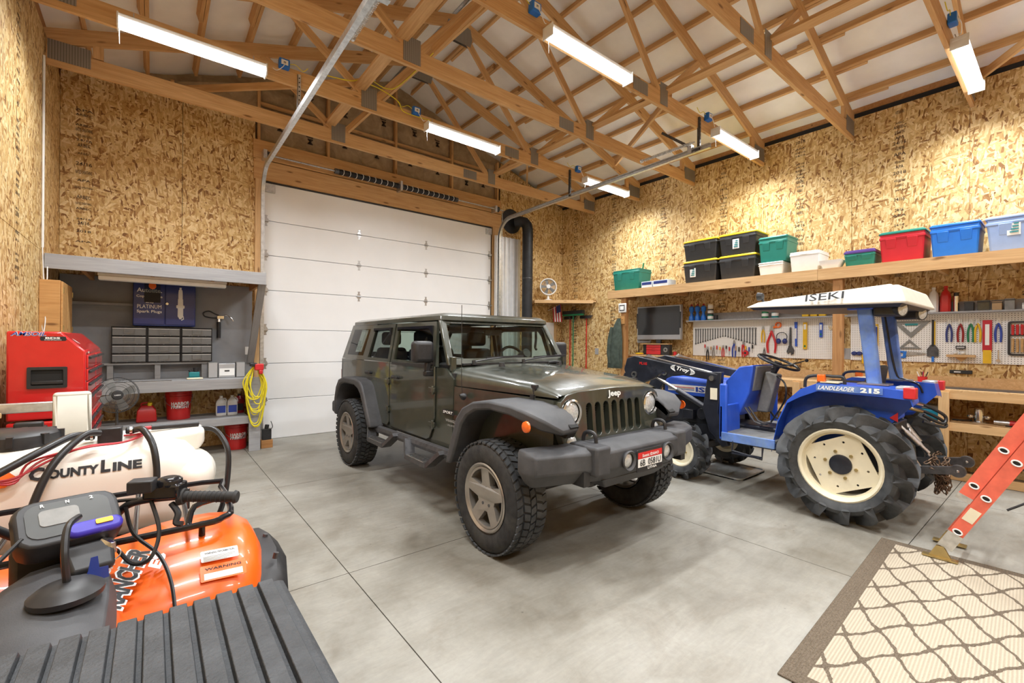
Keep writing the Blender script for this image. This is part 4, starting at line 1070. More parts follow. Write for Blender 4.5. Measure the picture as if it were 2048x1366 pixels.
for x in (5.05, 5.14, 5.56):
    MB().tube([L(x,2.24,.86), L(x,2.14,.72), L(x,2.06,.70)], .012, 6).cbox(L(x,2.04,.71), (.07,.05,.015)).build('pedal', 'dark_steel', TR)
# platform, foot step, vertical guard post
MB().box(lx(4.70), lx(5.98), ly(1.80), ly(2.33), .585, .615).build('platform', 'grey_plastic', TR, bevel=.006)
for s_, x in ((-1, 4.695), (1, 5.985)):
    MB().box(lx(x)-.012, lx(x)+.012, ly(1.80), ly(2.32), .535, .625).build('platform_edge', 'blue_faded', TR, bevel=.005)
    MB().box(lx(x)-.02+.02*(s_ < 0), lx(x)+.02+.02*(s_ < 0), ly(2.27), ly(2.35), .54, 1.13).build('guard_post', 'blue_paint', TR, bevel=.015)
    MB().box(lx(x+.02*-s_*0)-.03 if s_ > 0 else lx(x), lx(x)+.40 if s_ < 0 else lx(x)+.0, ly(2.31), ly(2.345), .56, .9).build('front_panel', 'blue_paint', TR, bevel=.01) if s_ < 0 else None
    xa = x-.02 if s_ < 0 else x+.02
    MB().tube([L(x,2.20,.56), L(xa,2.20,.45), L(xa,1.91,.42), L(x,1.91,.545)], .011, 8).box(lx(xa)-.03, lx(xa)+.03, ly(1.92), ly(2.19), .425, .437).build('foot_step', 'loader_black', TR)
# fenders
FEN = [(1.845,.54),(1.79,.83),(1.71,1.03),(1.60,1.145),(1.46,1.212),(.98,1.203),(.82,1.193),(.80,1.09),(.97,.885)]
for s_, xo, xi in ((-1, 4.73, 4.935), (1, 5.95, 5.745)):
    wall = [(ly(a), b) for a, b in FEN]+[(ly(1.05),.86),(ly(1.2),.72),(ly(1.5),.62)]
    fd = MB().prism(wall, 'x', lx(xi), lx(xi)+.012*(-s_)).build('fender', 'blue_paint', TR)
    # lip that overhangs the tyre
    rings = []
    for a, b in FEN[:-1]:
        rings.append([(lx(xi), ly(a), b), (lx(xo), ly(a), b-.012), (lx(xo), ly(a), b-.085 if b > 1.1 else b-.04), (lx(xo)+.012*(-s_), ly(a), b-.085 if b > 1.1 else b-.04), (lx(xo)+.012*(-s_), ly(a), b-.024), (lx(xi), ly(a), b-.012)])
    MB().loft(rings).build('fender_lip', 'blue_paint', fd, bevel=.006)
    MB().box(min(lx(xi), lx(xo)), max(lx(xi), lx(xo)), ly(1.30), ly(1.44), 1.208, 1.215).build('fender_pad', 'cream', fd)
    # lights
    lm = MB().box(min(lx(xo)-.02, lx(xo)+.06), max(lx(xo)-.02, lx(xo)+.06), ly(.78), ly(.86), 1.12, 1.21).build('rear_lamp', 'red_plastic', TR, bevel=.008)
    MB().box(lx(xo)-.005, lx(xo)+.09*(-s_), ly(.86), ly(.93), 1.10, 1.20).build('lamp_bracket', 'steel', lm, bevel=.006) if False else None
    MB().cbox(L(xo-.04*s_,1.44,1.245), (.06,.06,.07)).build('front_marker_lamp', 'orange_light', TR, bevel=.008)
    MB().tube([L(xo-.06*s_,1.58,1.15), L(xo-.06*s_,1.57,1.235), L(xo-.06*s_,1.50,1.265), L(xo-.06*s_,1.36,1.265), L(xo-.06*s_,1.28,1.26), L(xo-.06*s_,1.27,1.19)], .014, 8, smooth=3).build('grab_rail', 'black_plastic', TR)
    MB().prism([(ly(.985),.93),(ly(.93),.98),(ly(.93),.90)], 'x', lx(xi)-.014, lx(xi)-.002).build('reflector', 'red_plastic', TR) if s_ < 0 else None
dc = MB().box(lx(4.724), lx(4.727), ly(.99), ly(1.47), 1.136, 1.192).build('name_decal', 'blue_faded', TR)
lettering('lettering', 'LANDLEADER', L(4.7235,1.315,1.164), (0,-1,0), (0,0,1), .27, .036, 'white_print', dc, bold=.02, shear=.35, lift=.002)
lettering('lettering', '215', L(4.7235,1.075,1.164), (0,-1,0), (0,0,1), .135, .042, 'white_print', dc, bold=.05, lift=.002)
for x in (4.84, 5.86):
    MB().box(lx(x)-.07, lx(x)+.07, ly(.82), ly(.92), 1.15, 1.215).build('lamp_housing', 'tv_silver', TR, bevel=.012)
# canopy posts and canopy
for x, s_ in ((4.955, -1), (5.745, 1)):
    MB().hexa([L(x-.035,1.145,1.19),L(x+.035,1.145,1.19),L(x+.035,1.045,1.19),L(x-.035,1.045,1.19)], [L(x-.035,1.225,1.90),L(x+.035,1.225,1.90),L(x+.035,1.115,1.90),L(x-.035,1.115,1.90)]).build('canopy_post', 'blue_faded', TR, bevel=.012)
    MB().box(lx(x)-.045, lx(x)+.045, ly(1.10), ly(1.29), 1.865, 1.945).build('post_bracket', 'blue_paint', TR, bevel=.006)
    MB().box(lx(x)-.09, lx(x)+.07, ly(.98), ly(1.20), 1.205, 1.217).build('post_foot', 'steel', TR)
    wl_ = MB().lathe([(.0,-.06),(.05,-.06),(.062,-.01),(.064,.012),(.055,.014)], L(x-.02,.915,1.855), (-.45,-1,-.1), 24).build('work_lamp', 'black_plastic', TR)
    MB().lathe([(0,.018),(.035,.016),(.055,.012)], L(x-.02,.915,1.855), (-.45,-1,-.1), 22).build('lens', 'headlamp', wl_)
for x in (4.975, 5.725): MB().box(lx(x)-.075, lx(x)+.075, ly(.93), ly(1.10), 1.80, 1.895).build('lamp_box', 'black_plastic', TR, bevel=.015)
MB().tube([L(5.71,1.19,1.88), L(5.71,1.10,1.3), L(5.72,1.03,1.22), L(5.70,.93,1.18), L(5.72,.90,1.10)], .009, 6, smooth=5).build('lamp_cable', 'hose_black', TR)
CX0, CX1, CY0, CY1 = 4.745, 5.955, .845, 2.14
cn = MB(); nx = 41; rows = []
def cz(x, y):
    t = (y-CY0)/(CY1-CY0); e = min((x-CX0), (CX1-x))
    return 2.055-.085*max(0, t-.35)/.65
# skirt + ribbed top
outer = [(CX0,CY0),(CX1,CY0),(CX1-.05,CY1),(CX0+.05,CY1)]
top_in = [(CX0+.05,CY0+.06),(CX1-.05,CY0+.06),(CX1-.12,CY1-.10),(CX0+.12,CY1-.10)]
sk0 = [1.895, 1.895, 1.925, 1.925]
cn.hexa([L(*p, z) for p, z in zip(outer, sk0)], [L(*p, cz(*p)) for p in top_in])
cn.build('canopy', 'canopy_cream', TR, bevel=.02)
for i in range(9):
    x = CX0+.13+i*(CX1-CX0-.26)/8
    MB().hexa([L(x-.025,CY0+.10,2.05),L(x+.025,CY0+.10,2.05),L(x+.025,CY1-.2,1.975),L(x-.025,CY1-.2,1.975)], [L(x-.016,CY0+.13,2.068),L(x+.016,CY0+.13,2.068),L(x+.016,CY1-.25,1.998),L(x-.016,CY1-.25,1.998)]).build('canopy_rib', 'canopy_cream', TR, bevel=.004)
MB().hexa([L(CX0+.06,CY0+.06,1.87),L(CX1-.06,CY0+.06,1.87),L(CX1-.10,CY1-.07,1.90),L(CX0+.10,CY1-.07,1.90)], [L(CX0+.03,CY0+.03,1.90),L(CX1-.03,CY0+.03,1.90),L(CX1-.07,CY1-.03,1.93),L(CX0+.07,CY1-.03,1.93)]).build('canopy_liner', 'black_plastic', TR)
nrm = V((0, .0, 1))
lettering('lettering', 'ISEKI', L(4.758,1.42,1.985), (0,-1,.04), (.33,0,1), .30, .07, 'black_print', TR, bold=.01, lift=.006)
MB().tube([L(4.99,2.02,1.95), L(4.99,2.05,2.04)], .012).lathe([(0,-.04),(.035,-.03),(.045,.02),(.03,.025)], L(4.99,2.07,2.05), (0,1,0), 18).build('front_work_lamp', 'black_plastic', TR)
# seat
MB().box(lx(5.12), lx(5.56), ly(1.18), ly(1.60), 1.10, 1.19).hexa([L(5.13,1.24,1.16),L(5.55,1.24,1.16),L(5.55,1.14,1.16),L(5.13,1.14,1.16)], [L(5.19,1.17,1.36),L(5.49,1.17,1.36),L(5.49,1.10,1.36),L(5.19,1.10,1.36)]).build('seat', 'leather', TR, bevel=.03, segs=3)
MB().box(lx(5.10), lx(5.58), ly(1.0), ly(1.62), .86, 1.10).build('seat_base', 'blue_paint', TR, bevel=.02)
# three point hitch
for x, y2, z2 in ((5.10, .555, .54), (5.58, .555, .54)):
    MB().hexa([L(x-.02,1.10,.42),L(x+.02,1.10,.42),L(x+.02,1.10,.47),L(x-.02,1.10,.47)], [L(x-.02,.62,.50),L(x+.02,.62,.50),L(x+.02,.62,.565),L(x-.02,.62,.565)]).lathe([(.012,-.024),(.048,-.024),(.052,0),(.048,.024),(.012,.024)], L(x,.585,.535), (1,0,0), 20).build('lower_link', 'dark_steel', TR)
    MB().ball(L(x,.585,.535), .026).build('link_ball', 'steel', TR)
    MB().cyl(L(x+.02,1.06,.90), L(x+.0,.82,.52), .016).cyl(L(x+.012,1.0,.80), L(x+.006,.90,.65), .026).cyl(L(x+.02,1.08,.90), L(x+.02,1.08,.93), .03).build('lift_rod', 'steel', TR)
    ring = [L(x+.05*math.cos(t), .95+.0+.02*math.sin(t), .73+.05*math.sin(t)) for t in [2*PI*i/10 for i in range(10)]]
    MB().tube(ring, .005, 5, True).build('turnbuckle_handle', 'steel', TR)
MB().cyl(L(5.34,1.02,.84), L(5.36,.80,.60), .017).cyl(L(5.345,.96,.77), L(5.355,.86,.66), .027).build('top_link', 'steel', TR)
MB().cyl(L(5.02,1.07,.91), L(5.68,1.07,.91), .028).build('lift_shaft', 'loader_black', TR)
MB().box(lx(5.24), lx(5.46), ly(.84), ly(1.02), .36, .46).build('drawbar', 'loader_black', TR, bevel=.01)
for dz, k in ((0, 0), (.06, 1)):
    MB().tube([L(5.62,1.0,1.02-dz), L(5.66,.90,1.0-dz), L(5.72,.78,.93-dz), L(5.74,.74,.88-dz), L(5.70,.76,.83-dz*.5), L(5.62,.88,.90-dz)], .014, 8, smooth=6).build('hydraulic_hose', 'hose_black', TR)
    MB().cyl(L(5.63,.98,1.015-dz), L(5.67,.89,.99-dz), .019).build('hose_fitting', 'brass' if k else 'bright_steel', TR)
# chain hung on the hitch
ch = thing('tow_chain', 'rusty steel chain bundled round the tractor hitch arms', 'chain', (5.34, .74, .40))
cm = MB(); r_ = random.Random(5)
def link(c, d, up):
    d = V(d).normalized(); up = V(up); up = (up-d*up.dot(d)).normalized(); pts = []
    for i in range(12):
        t = 2*PI*i/12; pts.append(V(c)+d*(.018*math.cos(t)+(.009 if math.cos(t) > 0 else -.009))+up*.014*math.sin(t))
    cm.tube(pts, .0048, 5, True)
for path in ([(-.22,.06,.14),(-.10,.0,.19),(.02,.04,.17),(.15,.02,.19),(.23,.0,.16)], [(-.22,.02,.14),(-.14,-.06,.05),(-.03,-.05,.10),(.10,-.07,.06),(.20,-.03,.14)], [(-.20,-.02,.12),(-.16,-.05,-.02),(-.06,-.04,-.06),(.0,-.05,.02),(.06,-.04,.10),(.14,-.05,.16)], [(-.17,-.06,.10),(-.10,-.06,-.04),(-.02,-.08,-.07),(.04,-.06,.03),(.12,-.05,.05),(.20,-.02,.12)], [(-.24,0,.12),(-.2,-.05,.02),(-.12,-.03,-.08),(-.05,-.05,.0),(-.02,-.06,.09)]) + tuple([(-.23+r_.uniform(-.03,.03), r_.uniform(-.06,.04), .13), (-.21+r_.uniform(-.03,.05), -.06+r_.uniform(-.03,.03), .05), (-.15+r_.uniform(-.05,.05), -.05+r_.uniform(-.04,.03), r_.uniform(-.08,.02)), (-.08+r_.uniform(-.05,.05), -.05+r_.uniform(-.03,.05), r_.uniform(.0,.08)), (r_.uniform(-.05,.1), r_.uniform(-.05,.05), r_.uniform(.10,.17))] for _ in range(9)):
    pts = spline([V(p) for p in path], 40); acc = 0; last = pts[0]; kk = 0
    for p in pts[1:]:
        acc += (p-last).length
        if acc > .040:
            link(p, p-last if (p-last).length > 1e-5 else (1,0,0), (0,0,1) if kk % 2 else (0,1,0)); kk += 1; acc = 0
        last = p
o = cm.build('chain_links', 'rust_chain', ch); o['kind'] = 'stuff'
# loader: towers, arms, cylinders, bucket
for x, s_ in ((5.0, -1), (5.70, 1)):
    x0, x1 = lx(x)-.035, lx(x)+.035
    MB().prism([(ly(2.46),1.235),(ly(2.62),1.225),(ly(2.68),.80),(ly(2.60),.56),(ly(2.45),.40),(ly(2.38),.42),(ly(2.50),.78)], 'x', x0, x1).build('loader_tower', 'loader_black', TR, bevel=.008)
    MB().box(min(lx(x), lx(5.34)), max(lx(x), lx(5.34)), ly(2.42), ly(2.54), .44, .52).build('tower_mount', 'loader_black', TR)
    arm = MB().prism([(ly(2.50),1.21),(ly(2.52),1.13),(ly(3.20),1.195),(ly(3.34),1.10),(ly(3.55),1.02),(ly(3.72),1.05),(ly(3.79),1.20),(ly(3.74),1.35),(ly(3.62),1.385),(ly(3.35),1.345)], 'x', x0-.004, x1+.004).build('loader_arm', 'loader_black', TR, bevel=.01)
    MB().prism([(ly(3.58),1.10),(ly(3.78),1.16),(ly(4.10),.52),(ly(3.98),.44)], 'x', x0, x1).build('arm_fork', 'loader_black', TR, bevel=.008)
    MB().lathe([(.022,-.05),(.042,-.05),(.042,.05),(.022,.05)], (lx(x), ly(3.62), 1.14), (1,0,0), 20, True).build('pivot_bush', 'steel', arm)
    MB().lathe([(0,-.052),(.03,-.052),(.03,.052),(0,.052)], (lx(x), ly(2.57), 1.16), (1,0,0), 14).build('pivot_pin', 'steel', arm)
    MB().cyl(L(x-.01*s_*0,3.33,1.13), L(x,2.98,.965), .020, n=12).build('cylinder_rod', 'bright_steel', TR)
    MB().cyl(L(x,3.02,.985), L(x,2.66,.815), .032, n=14).build('lift_cylinder', 'loader_black', TR)
    for k in range(4):
        xx = lx(x)+(-.028+.018*k)
        MB().tube([(xx,ly(2.60),1.225),(xx,ly(2.75),1.255),(xx,ly(3.30),1.358),(xx,ly(3.45),1.372+.01*k),(xx+.01,ly(3.52),1.35)], .006, 6, smooth=3).build('hydraulic_line', 'bright_steel', TR)
xa = lx(5.0)-.0405
lettering('lettering', 'Troy', (xa, ly(2.93), 1.235), (0,-1,-.17), (0,-.17,1), .17, .06, 'white_print', TR, bold=.03, shear=.3, lift=.003)
for sg in (-1, 1):
    for k in range(4):
        pts = []
        for i in range(9):
            t = -PI/3+2*PI/3*i/8; rr = .035+.016*k
            yv = ly(2.93)-sg*(.10+rr*math.cos(t)*.9-.02); zv = 1.235+.042*math.sin(t)*(1-.08*k)
            pts.append((xa-.002, yv, zv+(-(yv-ly(2.93)))*-.17))
        MB().tube(pts, .0035, 5).build('logo_arc', 'white_print', TR)
lettering('lettering', 'ML105', (xa, ly(3.48), 1.29), (0,-1,-.05), (0,-.05,1), .115, .035, 'red_print', TR, bold=.02, lift=.003)
MB().box(xa-.002, xa+.003, ly(2.505), ly(2.585), .92, 1.05).build('warning_plate', 'cream', TR)
bk = []
for i in range(9):
    t = i/8*PI*.9; bk.append((ly(4.15)+.22-.22*math.sin(t)*1.1, .36-.30*math.cos(t)))
bk = [(ly(4.62), .05)]+bk
ins = [(y+.012, z+.006) for y, z in bk][::-1]
MB().prism(bk+ins, 'x', lx(4.75), lx(5.95)).build('bucket', 'loader_black', TR)
MB().box(lx(4.74), lx(4.76), ly(4.2), ly(4.55), .06, .45).box(lx(5.94), lx(5.96), ly(4.2), ly(4.55), .06, .45).build('bucket_side', 'loader_black', TR)
# drip tray on the floor under the tractor
MB().plate(rect(-.34,.34,-.30,.30,.07), (), .014, lambda u, v, w: (5.52+u*1.0+.03*v, 2.64+v*.95, .0+w)).plate(rect(-.34,.34,-.30,.30,.07), [rect(-.325,.325,-.285,.285,.06)], .028, lambda u, v, w: (5.52+u+.03*v, 2.64+v*.95, w))
dt = MB().plate(rect(-.34,.34,-.30,.30,.07), (), .012, lambda u, v, w: (u, v, w)).plate(rect(-.34,.34,-.30,.30,.07), [rect(-.325,.325,-.285,.285,.06)], .026).build('drip_tray', 'galv', None)
dt.location = (5.52, 2.64, 0); tag(dt, 'flat metal drip tray lying on the floor under the tractor', 'drip tray')
# orange bag by the loader, behind the car hood
# ------------------------------------------------------------------ grey workbench beside the garage door
wbn = thing('workbench', 'grey painted workbench with canopy beside the garage door', 'workbench', (0, 7.5, 0))
def Wb(y): return y-7.5
def wbx(name, x0, x1, y0, y1, z0, z1, mat='grey_wood', parent=None, **k):
    return MB().box(x0, x1, Wb(y0), Wb(y1), z0, z1).build(name, mat, parent or wbn, smooth=False, **k)
wbx('back_panel', XL+.01, 1.19, 7.855, 7.875, .95, 2.36, 'painted_grey')
wbx('bench_top', XL+.01, 1.14, 7.20, 7.855, .985, 1.02, bevel=.003)
wbx('steel_edge', XL+.01, .2, 7.195, 7.30, 1.02, 1.026, 'steel')
wbx('top_fascia', XL+.01, 1.05, 7.165, 7.20, .885, 1.02, bevel=.003)
wbx('lower_shelf', XL+.01, 1.06, 7.22, 7.855, .455, .485)
wbx('shelf_fascia', XL+.01, 1.06, 7.185, 7.22, .39, .49, bevel=.003)
wbx('corner_post', 1.06, 1.20, 7.17, 7.21, 0, 1.03, bevel=.003); wbx('end_panel', 1.155, 1.19, 7.21, 7.855, 0, .95)
wbx('riser_shelf', XL+.01, .64, 7.70, 7.855, 1.215, 1.24)
for x in (-.42, .06, .58): wbx('riser_block', x-.03, x+.03, 7.72, 7.855, 1.02, 1.215)
wbx('upper_ledge', XL+.01, -.20, 7.80, 7.855, 1.99, 2.02)
wbx('canopy_fascia', XL+.01, 1.20, 6.83, 6.87, 2.30, 2.46, bevel=.003)
wbx('canopy_deck', XL+.01, 1.20, 6.87, 7.87, 2.44, 2.46, 'post_wood')
for x in (-.6, 0, .6, 1.17): beam('canopy_joist', (x, 6.87, 2.37), (x, 7.86, 2.37), .038, .14, 'post_wood', wbn)
beam('canopy_brace', (1.165, 6.90, 2.33), (1.165, 7.83, 1.22), .09, .038, 'grey_wood', wbn)
MB().box(1.10, 1.17, Wb(7.845), Wb(7.857), 1.33, 1.45).build('outlet', 'white', wbn)
# fixture under the canopy (off)
uf = thing('under_canopy_light', 'unlit white batten lamp under the grey canopy', 'light fixture', (.135, 7.0, 2.23))
MB().box(-.625, .625, -.06, .06, .05, .10).build('housing', 'white', uf, bevel=.006)
MB().prism([(-.065,.05),(.065,.05),(.05,.0),(-.05,.0)], 'x', -.62, .62).build('lens', 'white', uf, bevel=.01)
# spark plug cabinet
sc = thing('parts_cabinet', 'navy blue metal cabinet printed with a spark plug on the grey wall', 'cabinet', (.135, 7.74, 1.73))
MB().box(-.335, .335, -.08, .11, 0, .60).build('body', 'navy', sc, bevel=.015)
for s in (-1, 1):
    d = MB().box(.003 if s > 0 else -.33, .33 if s > 0 else -.003, -.095, -.08, .02, .58).build('door', 'navy', sc, bevel=.006)
MB().cyl((.02,-.096,.30), (.02,-.115,.30), .016).build('knob', 'bright_steel', sc)
for i, (t_, z, w, h) in enumerate((('Autolite.', .47, .26, .055), ('Copper Core', .385, .27, .042), ('and', .315, .08, .032), ('PLATINUM', .255, .25, .05), ('Spark Plugs', .185, .26, .048))):
    lettering('lettering', t_, (-.165, -.0955, z), (1,0,0), (0,0,1), w, h, 'white_print', sc, bold=.02 if i != 3 else 0)
sp = MB(); px = .165
sp.lathe([(0,0),(.012,0),(.012,.03),(.02,.035),(.024,.08),(.022,.09),(.026,.10),(.022,.11),(.026,.12),(.022,.13),(.026,.14),(.022,.15),(.028,.16),(.030,.24),(.046,.245),(.046,.28),(.030,.285),(.028,.30),(.030,.40),(.022,.405),(.012,.43),(0,.43)], (px, -.097, .53), (0,0,-1), 16)
for i in range(8): sp.lathe([(.030,0),(.033,.004),(.030,.008)], (px, -.097, .24-i*.013), (0,0,-1), 14)
sp.tube([(px+.03,-.097,.14),(px+.034,-.097,.10),(px+.01,-.097,.085)], .006, 5)
spo = sp.build('spark_plug_emblem', 'white_print', sc); spo.scale = (1, .12, 1); spo.location = (0, -.0855, 0)
cd = thing('picture_card', 'dark photo card stuck on the navy spark plug cabinet', 'card', (.0, 7.638, 2.06))
MB().box(-.085, .085, -.002, .0, .11, .24).build('photo', 'clear_plastic', cd); MB().ball((0, -.003, .20), (.04,.003,.045)).build('picture', 'orange_light', cd)
MB().box(-.085, .085, -.004, .0, -.02, .108).build('note', 'black_print', cd)
# drawer organizers
for c in range(3):
    x0 = -.41+c*.362
    og = thing('drawer_organizer', ('small-parts drawer organizer ' + ('next to the wooden wall cabinet side', 'in the middle below the blue cabinet', 'on the grease gun side')[c]), 'drawer organizer', (x0, 7.74, 1.245), group='drawer organizers on the riser shelf')
    fr_ = MB().box(0, .355, .10, .11, 0, .47)
    for x in (0, .347): fr_.box(x, x+.008, -.06, .10, 0, .47)
    for r in range(5): fr_.box(0, .355, -.06, .10, r*.1155, r*.1155+.008)
    fr_.build('frame', 'black_plastic', og)
    for r in range(4):
        z = r*.1155+.012
        dr = MB().box(.012, .343, -.062, -.058, z, z+.092).box(.012, .343, -.058, .08, z, z+.004).box(.012,.016,-.058,.08,z,z+.08).box(.339,.343,-.058,.08,z,z+.08).box(.12,.123,-.058,.08,z,z+.07).box(.231,.234,-.058,.08,z,z+.07).build('drawer', 'bin_clear', og)
        MB().box(.125, .235, -.074, -.060, z+.02, z+.03).box(.125,.129,-.070,-.060,z+.02,z+.085).box(.231,.235,-.070,-.060,z+.02,z+.085).build('label_pull', 'grey_plastic', dr)
        MB().box(.012, .343, -.064, -.0615, z+.084, z+.092).build('rim', 'translucent', dr)
        rr = random.Random(c*9+r)
        for q in range(4): MB().cbox((rr.uniform(.03,.32), -.03, z+.018), (.05, .03, .02), M.Rotation(rr.uniform(0,1), 3, 'Y')).build('loose_part', rr.choice(('steel','white','galv')), dr)
# grease gun
gg = thing('grease_gun', 'black grease gun with chrome lever hung on the grey wall', 'grease gun', (.76, 7.82, 1.58))
MB().cyl((0,0,0), (0,0,.23), .026).build('barrel', 'black_plastic', gg)
MB().cyl((0,0,.23), (0,0,.29), .028, .02).cbox((.02,0,.30), (.09,.04,.05)).build('head', 'bright_steel', gg, bevel=.005)
MB().tube([(.04,0,.31),(.09,0,.335),(.15,-.01,.30),(.18,-.01,.25)], .009, 8, smooth=4).build('lever', 'bright_steel', gg)
MB().tube([(-.02,0,.29),(-.09,0,.29),(-.17,0,.31),(-.185,0,.36),(-.12,0,.385),(-.05,0,.35),(.0,0,.33)], .008, 8, smooth=5).build('hose', 'hose_black', gg)
# radio
rd = thing('stereo_radio', 'small silver stereo with two speakers on the grey bench', 'stereo', (.825, 7.5, 1.022))
for x in (-.165, .165):
    sk = MB().box(x-.055, x+.055, -.06, .07, 0, .215).build('speaker', 'grey_plastic', rd, bevel=.008)
    MB().box(x-.048, x+.048, -.063, -.06, .01, .205).build('grille', 'tv_silver', sk)
MB().box(-.10, .10, -.055, .07, 0, .20).build('body', 'tv_silver', rd, bevel=.008)
MB().box(-.09, .09, -.058, -.055, .03, .13).build('face_plate', 'white', rd)
MB().box(-.03, .03, -.0595, -.058, .085, .105).build('display', 'screen', rd)
# sander on the bench
mk_ = thing('power_sander', 'teal cordless palm sander standing on the grey bench', 'sander', (.45, 7.5, 1.022))
MB().box(-.075, .075, -.04, .04, .0, .02).box(-.06, .06, -.035, .035, .02, .09).build('body', 'tool_teal', mk_, bevel=.015)
MB().cyl((.02,0,.09), (.02,0,.15), .03, .035).cyl((-.03,0,.08), (-.05,0,.12), .02).build('grip', 'black_plastic', mk_)
rg = MB().box(-.09, .09, -.05, .05, 0, .02).build('folded_rag', 'cream', None, bevel=.009); rg.location = (.45, 7.36, 1.022); tag(rg, 'folded cream rag on the grey bench in front of the teal sander', 'rag')
# red buckets
def bucket(x, y, z, R_, h, label, scl=1.):
    b = thing('bucket', label, 'bucket', (x, y, z), group='red lettered buckets')
    MB().lathe([(0,.004),(R_*.86,.004),(R_*.88,0),(R_*.97,h*.80),(R_*1.03,h*.80),(R_*1.03,h*.84),(R_*.985,h*.84),(R_,h*.90),(R_*1.05,h*.90),(R_*1.05,h*.93),(R_,h*.93),(R_*1.01,h),(R_*.97,h),(R_*.85,.012),(0,.012)], (0,0,0), (0,0,1), 36).build('shell', 'jug_red', b)
    for w_, zz in (('HARBOR', .58), ('FREIGHT', .46)):
        def fn(a, bb):
            th = -PI/2-.30+.25+a/(R_*.95)+.18; rr = R_*.955+.003+.0
            return V((rr*math.cos(th), rr*math.sin(th), h*zz+bb))
        lettering('lettering', w_, (0,0,0), (1,0,0), (0,0,1), R_*1.45, h*.115, 'white_print', b, bold=.035, fn=fn)
    MB().tube([(-R_*1.05,0,h*.86),(-R_*.9,-R_*.6,h*.60),(0,-R_*1.12,h*.42),(R_*.9,-R_*.6,h*.60),(R_*1.05,0,h*.86)], .004, 6, smooth=6).build('bail_handle', 'steel', b)
    return b
bucket(.285, 7.55, .487, .145, .37, 'red lettered plastic bucket on the shelf below the grey bench')
bucket(.95, 7.52, 0, .145, .37, 'red lettered plastic bucket on the floor beneath the bench shelf')
# gas can
gc = thing('fuel_can', 'faceted red fuel can with yellow cap on the bench shelf', 'fuel can', (-.05, 7.5, .487))
MB().loft([[(-.10,-.08,0),(.10,-.08,0),(.10,.09,0),(-.10,.09,0)],[(-.105,-.085,.02),(.105,-.085,.02),(.105,.095,.02),(-.105,.095,.02)],[(-.095,-.075,.15),(.095,-.075,.15),(.095,.085,.15),(-.095,.085,.15)],[(-.055,-.04,.215),(.055,-.04,.215),(.055,.05,.215),(-.055,.05,.215)]]).build('tank', 'jug_red', gc, bevel=.012)
MB().tube([(-.05,0,.20),(-.05,0,.235),(.02,0,.245),(.05,0,.23)], .011, 8, smooth=4).build('handle', 'jug_red', gc)
MB().cyl((.03,-.03,.21), (.035,-.04,.25), .024).build('cap', 'yellow', gc)
# jugs
def jug(x, y, z, mat, labelmat, label, group=None, name='fluid_jug'):
    j = thing(name, label, 'jug', (x, y, z), group=group)
    MB().loft([[(a*.062*k, b*.048*k, zz) for a, b in ((-1,-.6),(-.6,-1),(.6,-1),(1,-.6),(1,.6),(.6,1),(-.6,1),(-1,.6))] for k, zz in ((.93,0),(1,.015),(1,.17),(.88,.205),(.45,.235),(.30,.25))]).build('bottle', mat, j)
    MB().cyl((0,0,.25), (0,0,.275), .02).build('cap', 'white' if mat != 'dark_red' else 'black_plastic', j)
    MB().box(-.05, .05, -.0495, -.0478, .04, .14).build('label', labelmat, j)
    MB().tube([(.03,0,.24),(.058,0,.225),(.064,0,.18)], .009, 6, smooth=4).build('handle', mat, j)
jug(.765, 7.52, .487, 'translucent', 'blue_print', 'clear blue-labelled fluid jug on the bucket side of its twin', 'blue labelled jugs')
jug(.90, 7.52, .487, 'translucent', 'blue_print', 'clear blue-labelled fluid jug next to the dark red jug', 'blue labelled jugs')
jug(1.0, 7.65, .487, 'dark_red', 'black_print', 'dark red fluid jug at the end of the bench shelf')
# extension cord on the post
ec = thing('coiled_cable', 'looped yellow extension cord hanging on the bench corner post', 'extension cord', (1.12, 7.11, 1.14))
r_ = random.Random(3)
MB().cyl((0,.055,.03), (0,-.05,.05), .018).build('hook', 'black_plastic', ec)
for i in range(13):
    w = r_.uniform(.07, .135); dp = r_.uniform(.36, .84); sh = r_.uniform(-.03,.03); fy = r_.uniform(-.04,.01)
    pts = [(0, fy, .055), (-w*.8+sh, fy-.01, -.10), (-w+sh, fy-.012, -dp*.5), (-w*.5+sh, fy-.012, -dp*.92), (sh+.01, fy-.012, -dp), (w*.6+sh, fy-.012, -dp*.9), (w+sh, fy-.01, -dp*.45), (w*.7+sh, fy, -.08)]
    MB().tube(pts, .0068, 6, True, smooth=5).build('cord_loop', 'cord_yellow', ec)
MB().cbox((.04,-.05,.04), (.11,.06,.09)).cbox((.06,-.06,-.03),(.05,.04,.06)).build('outlet_head', 'red_plastic', ec, bevel=.012)
MB().cbox((-.03,-.045,.075), (.09,.06,.05)).build('plug', 'black_plastic', ec, bevel=.012)
ck = thing('door_keypad_block', 'black plug-in power block on a brown wooden block by the door', 'power block', (1.30, 7.30, 0))
MB().box(-.075, .075, -.05, .06, 0, .115).build('wood_block', 'post_wood', ck, bevel=.004)
MB().box(-.055, .06, -.035, .045, .115, .27).cyl((.0,0,.27),(.01,0,.33),.028).tube([(.03,-.04,.25),(.07,-.05,.30),(.05,-.03,.38)], .006, 6, smooth=4).build('unit', 'black_plastic', ck, bevel=.01)
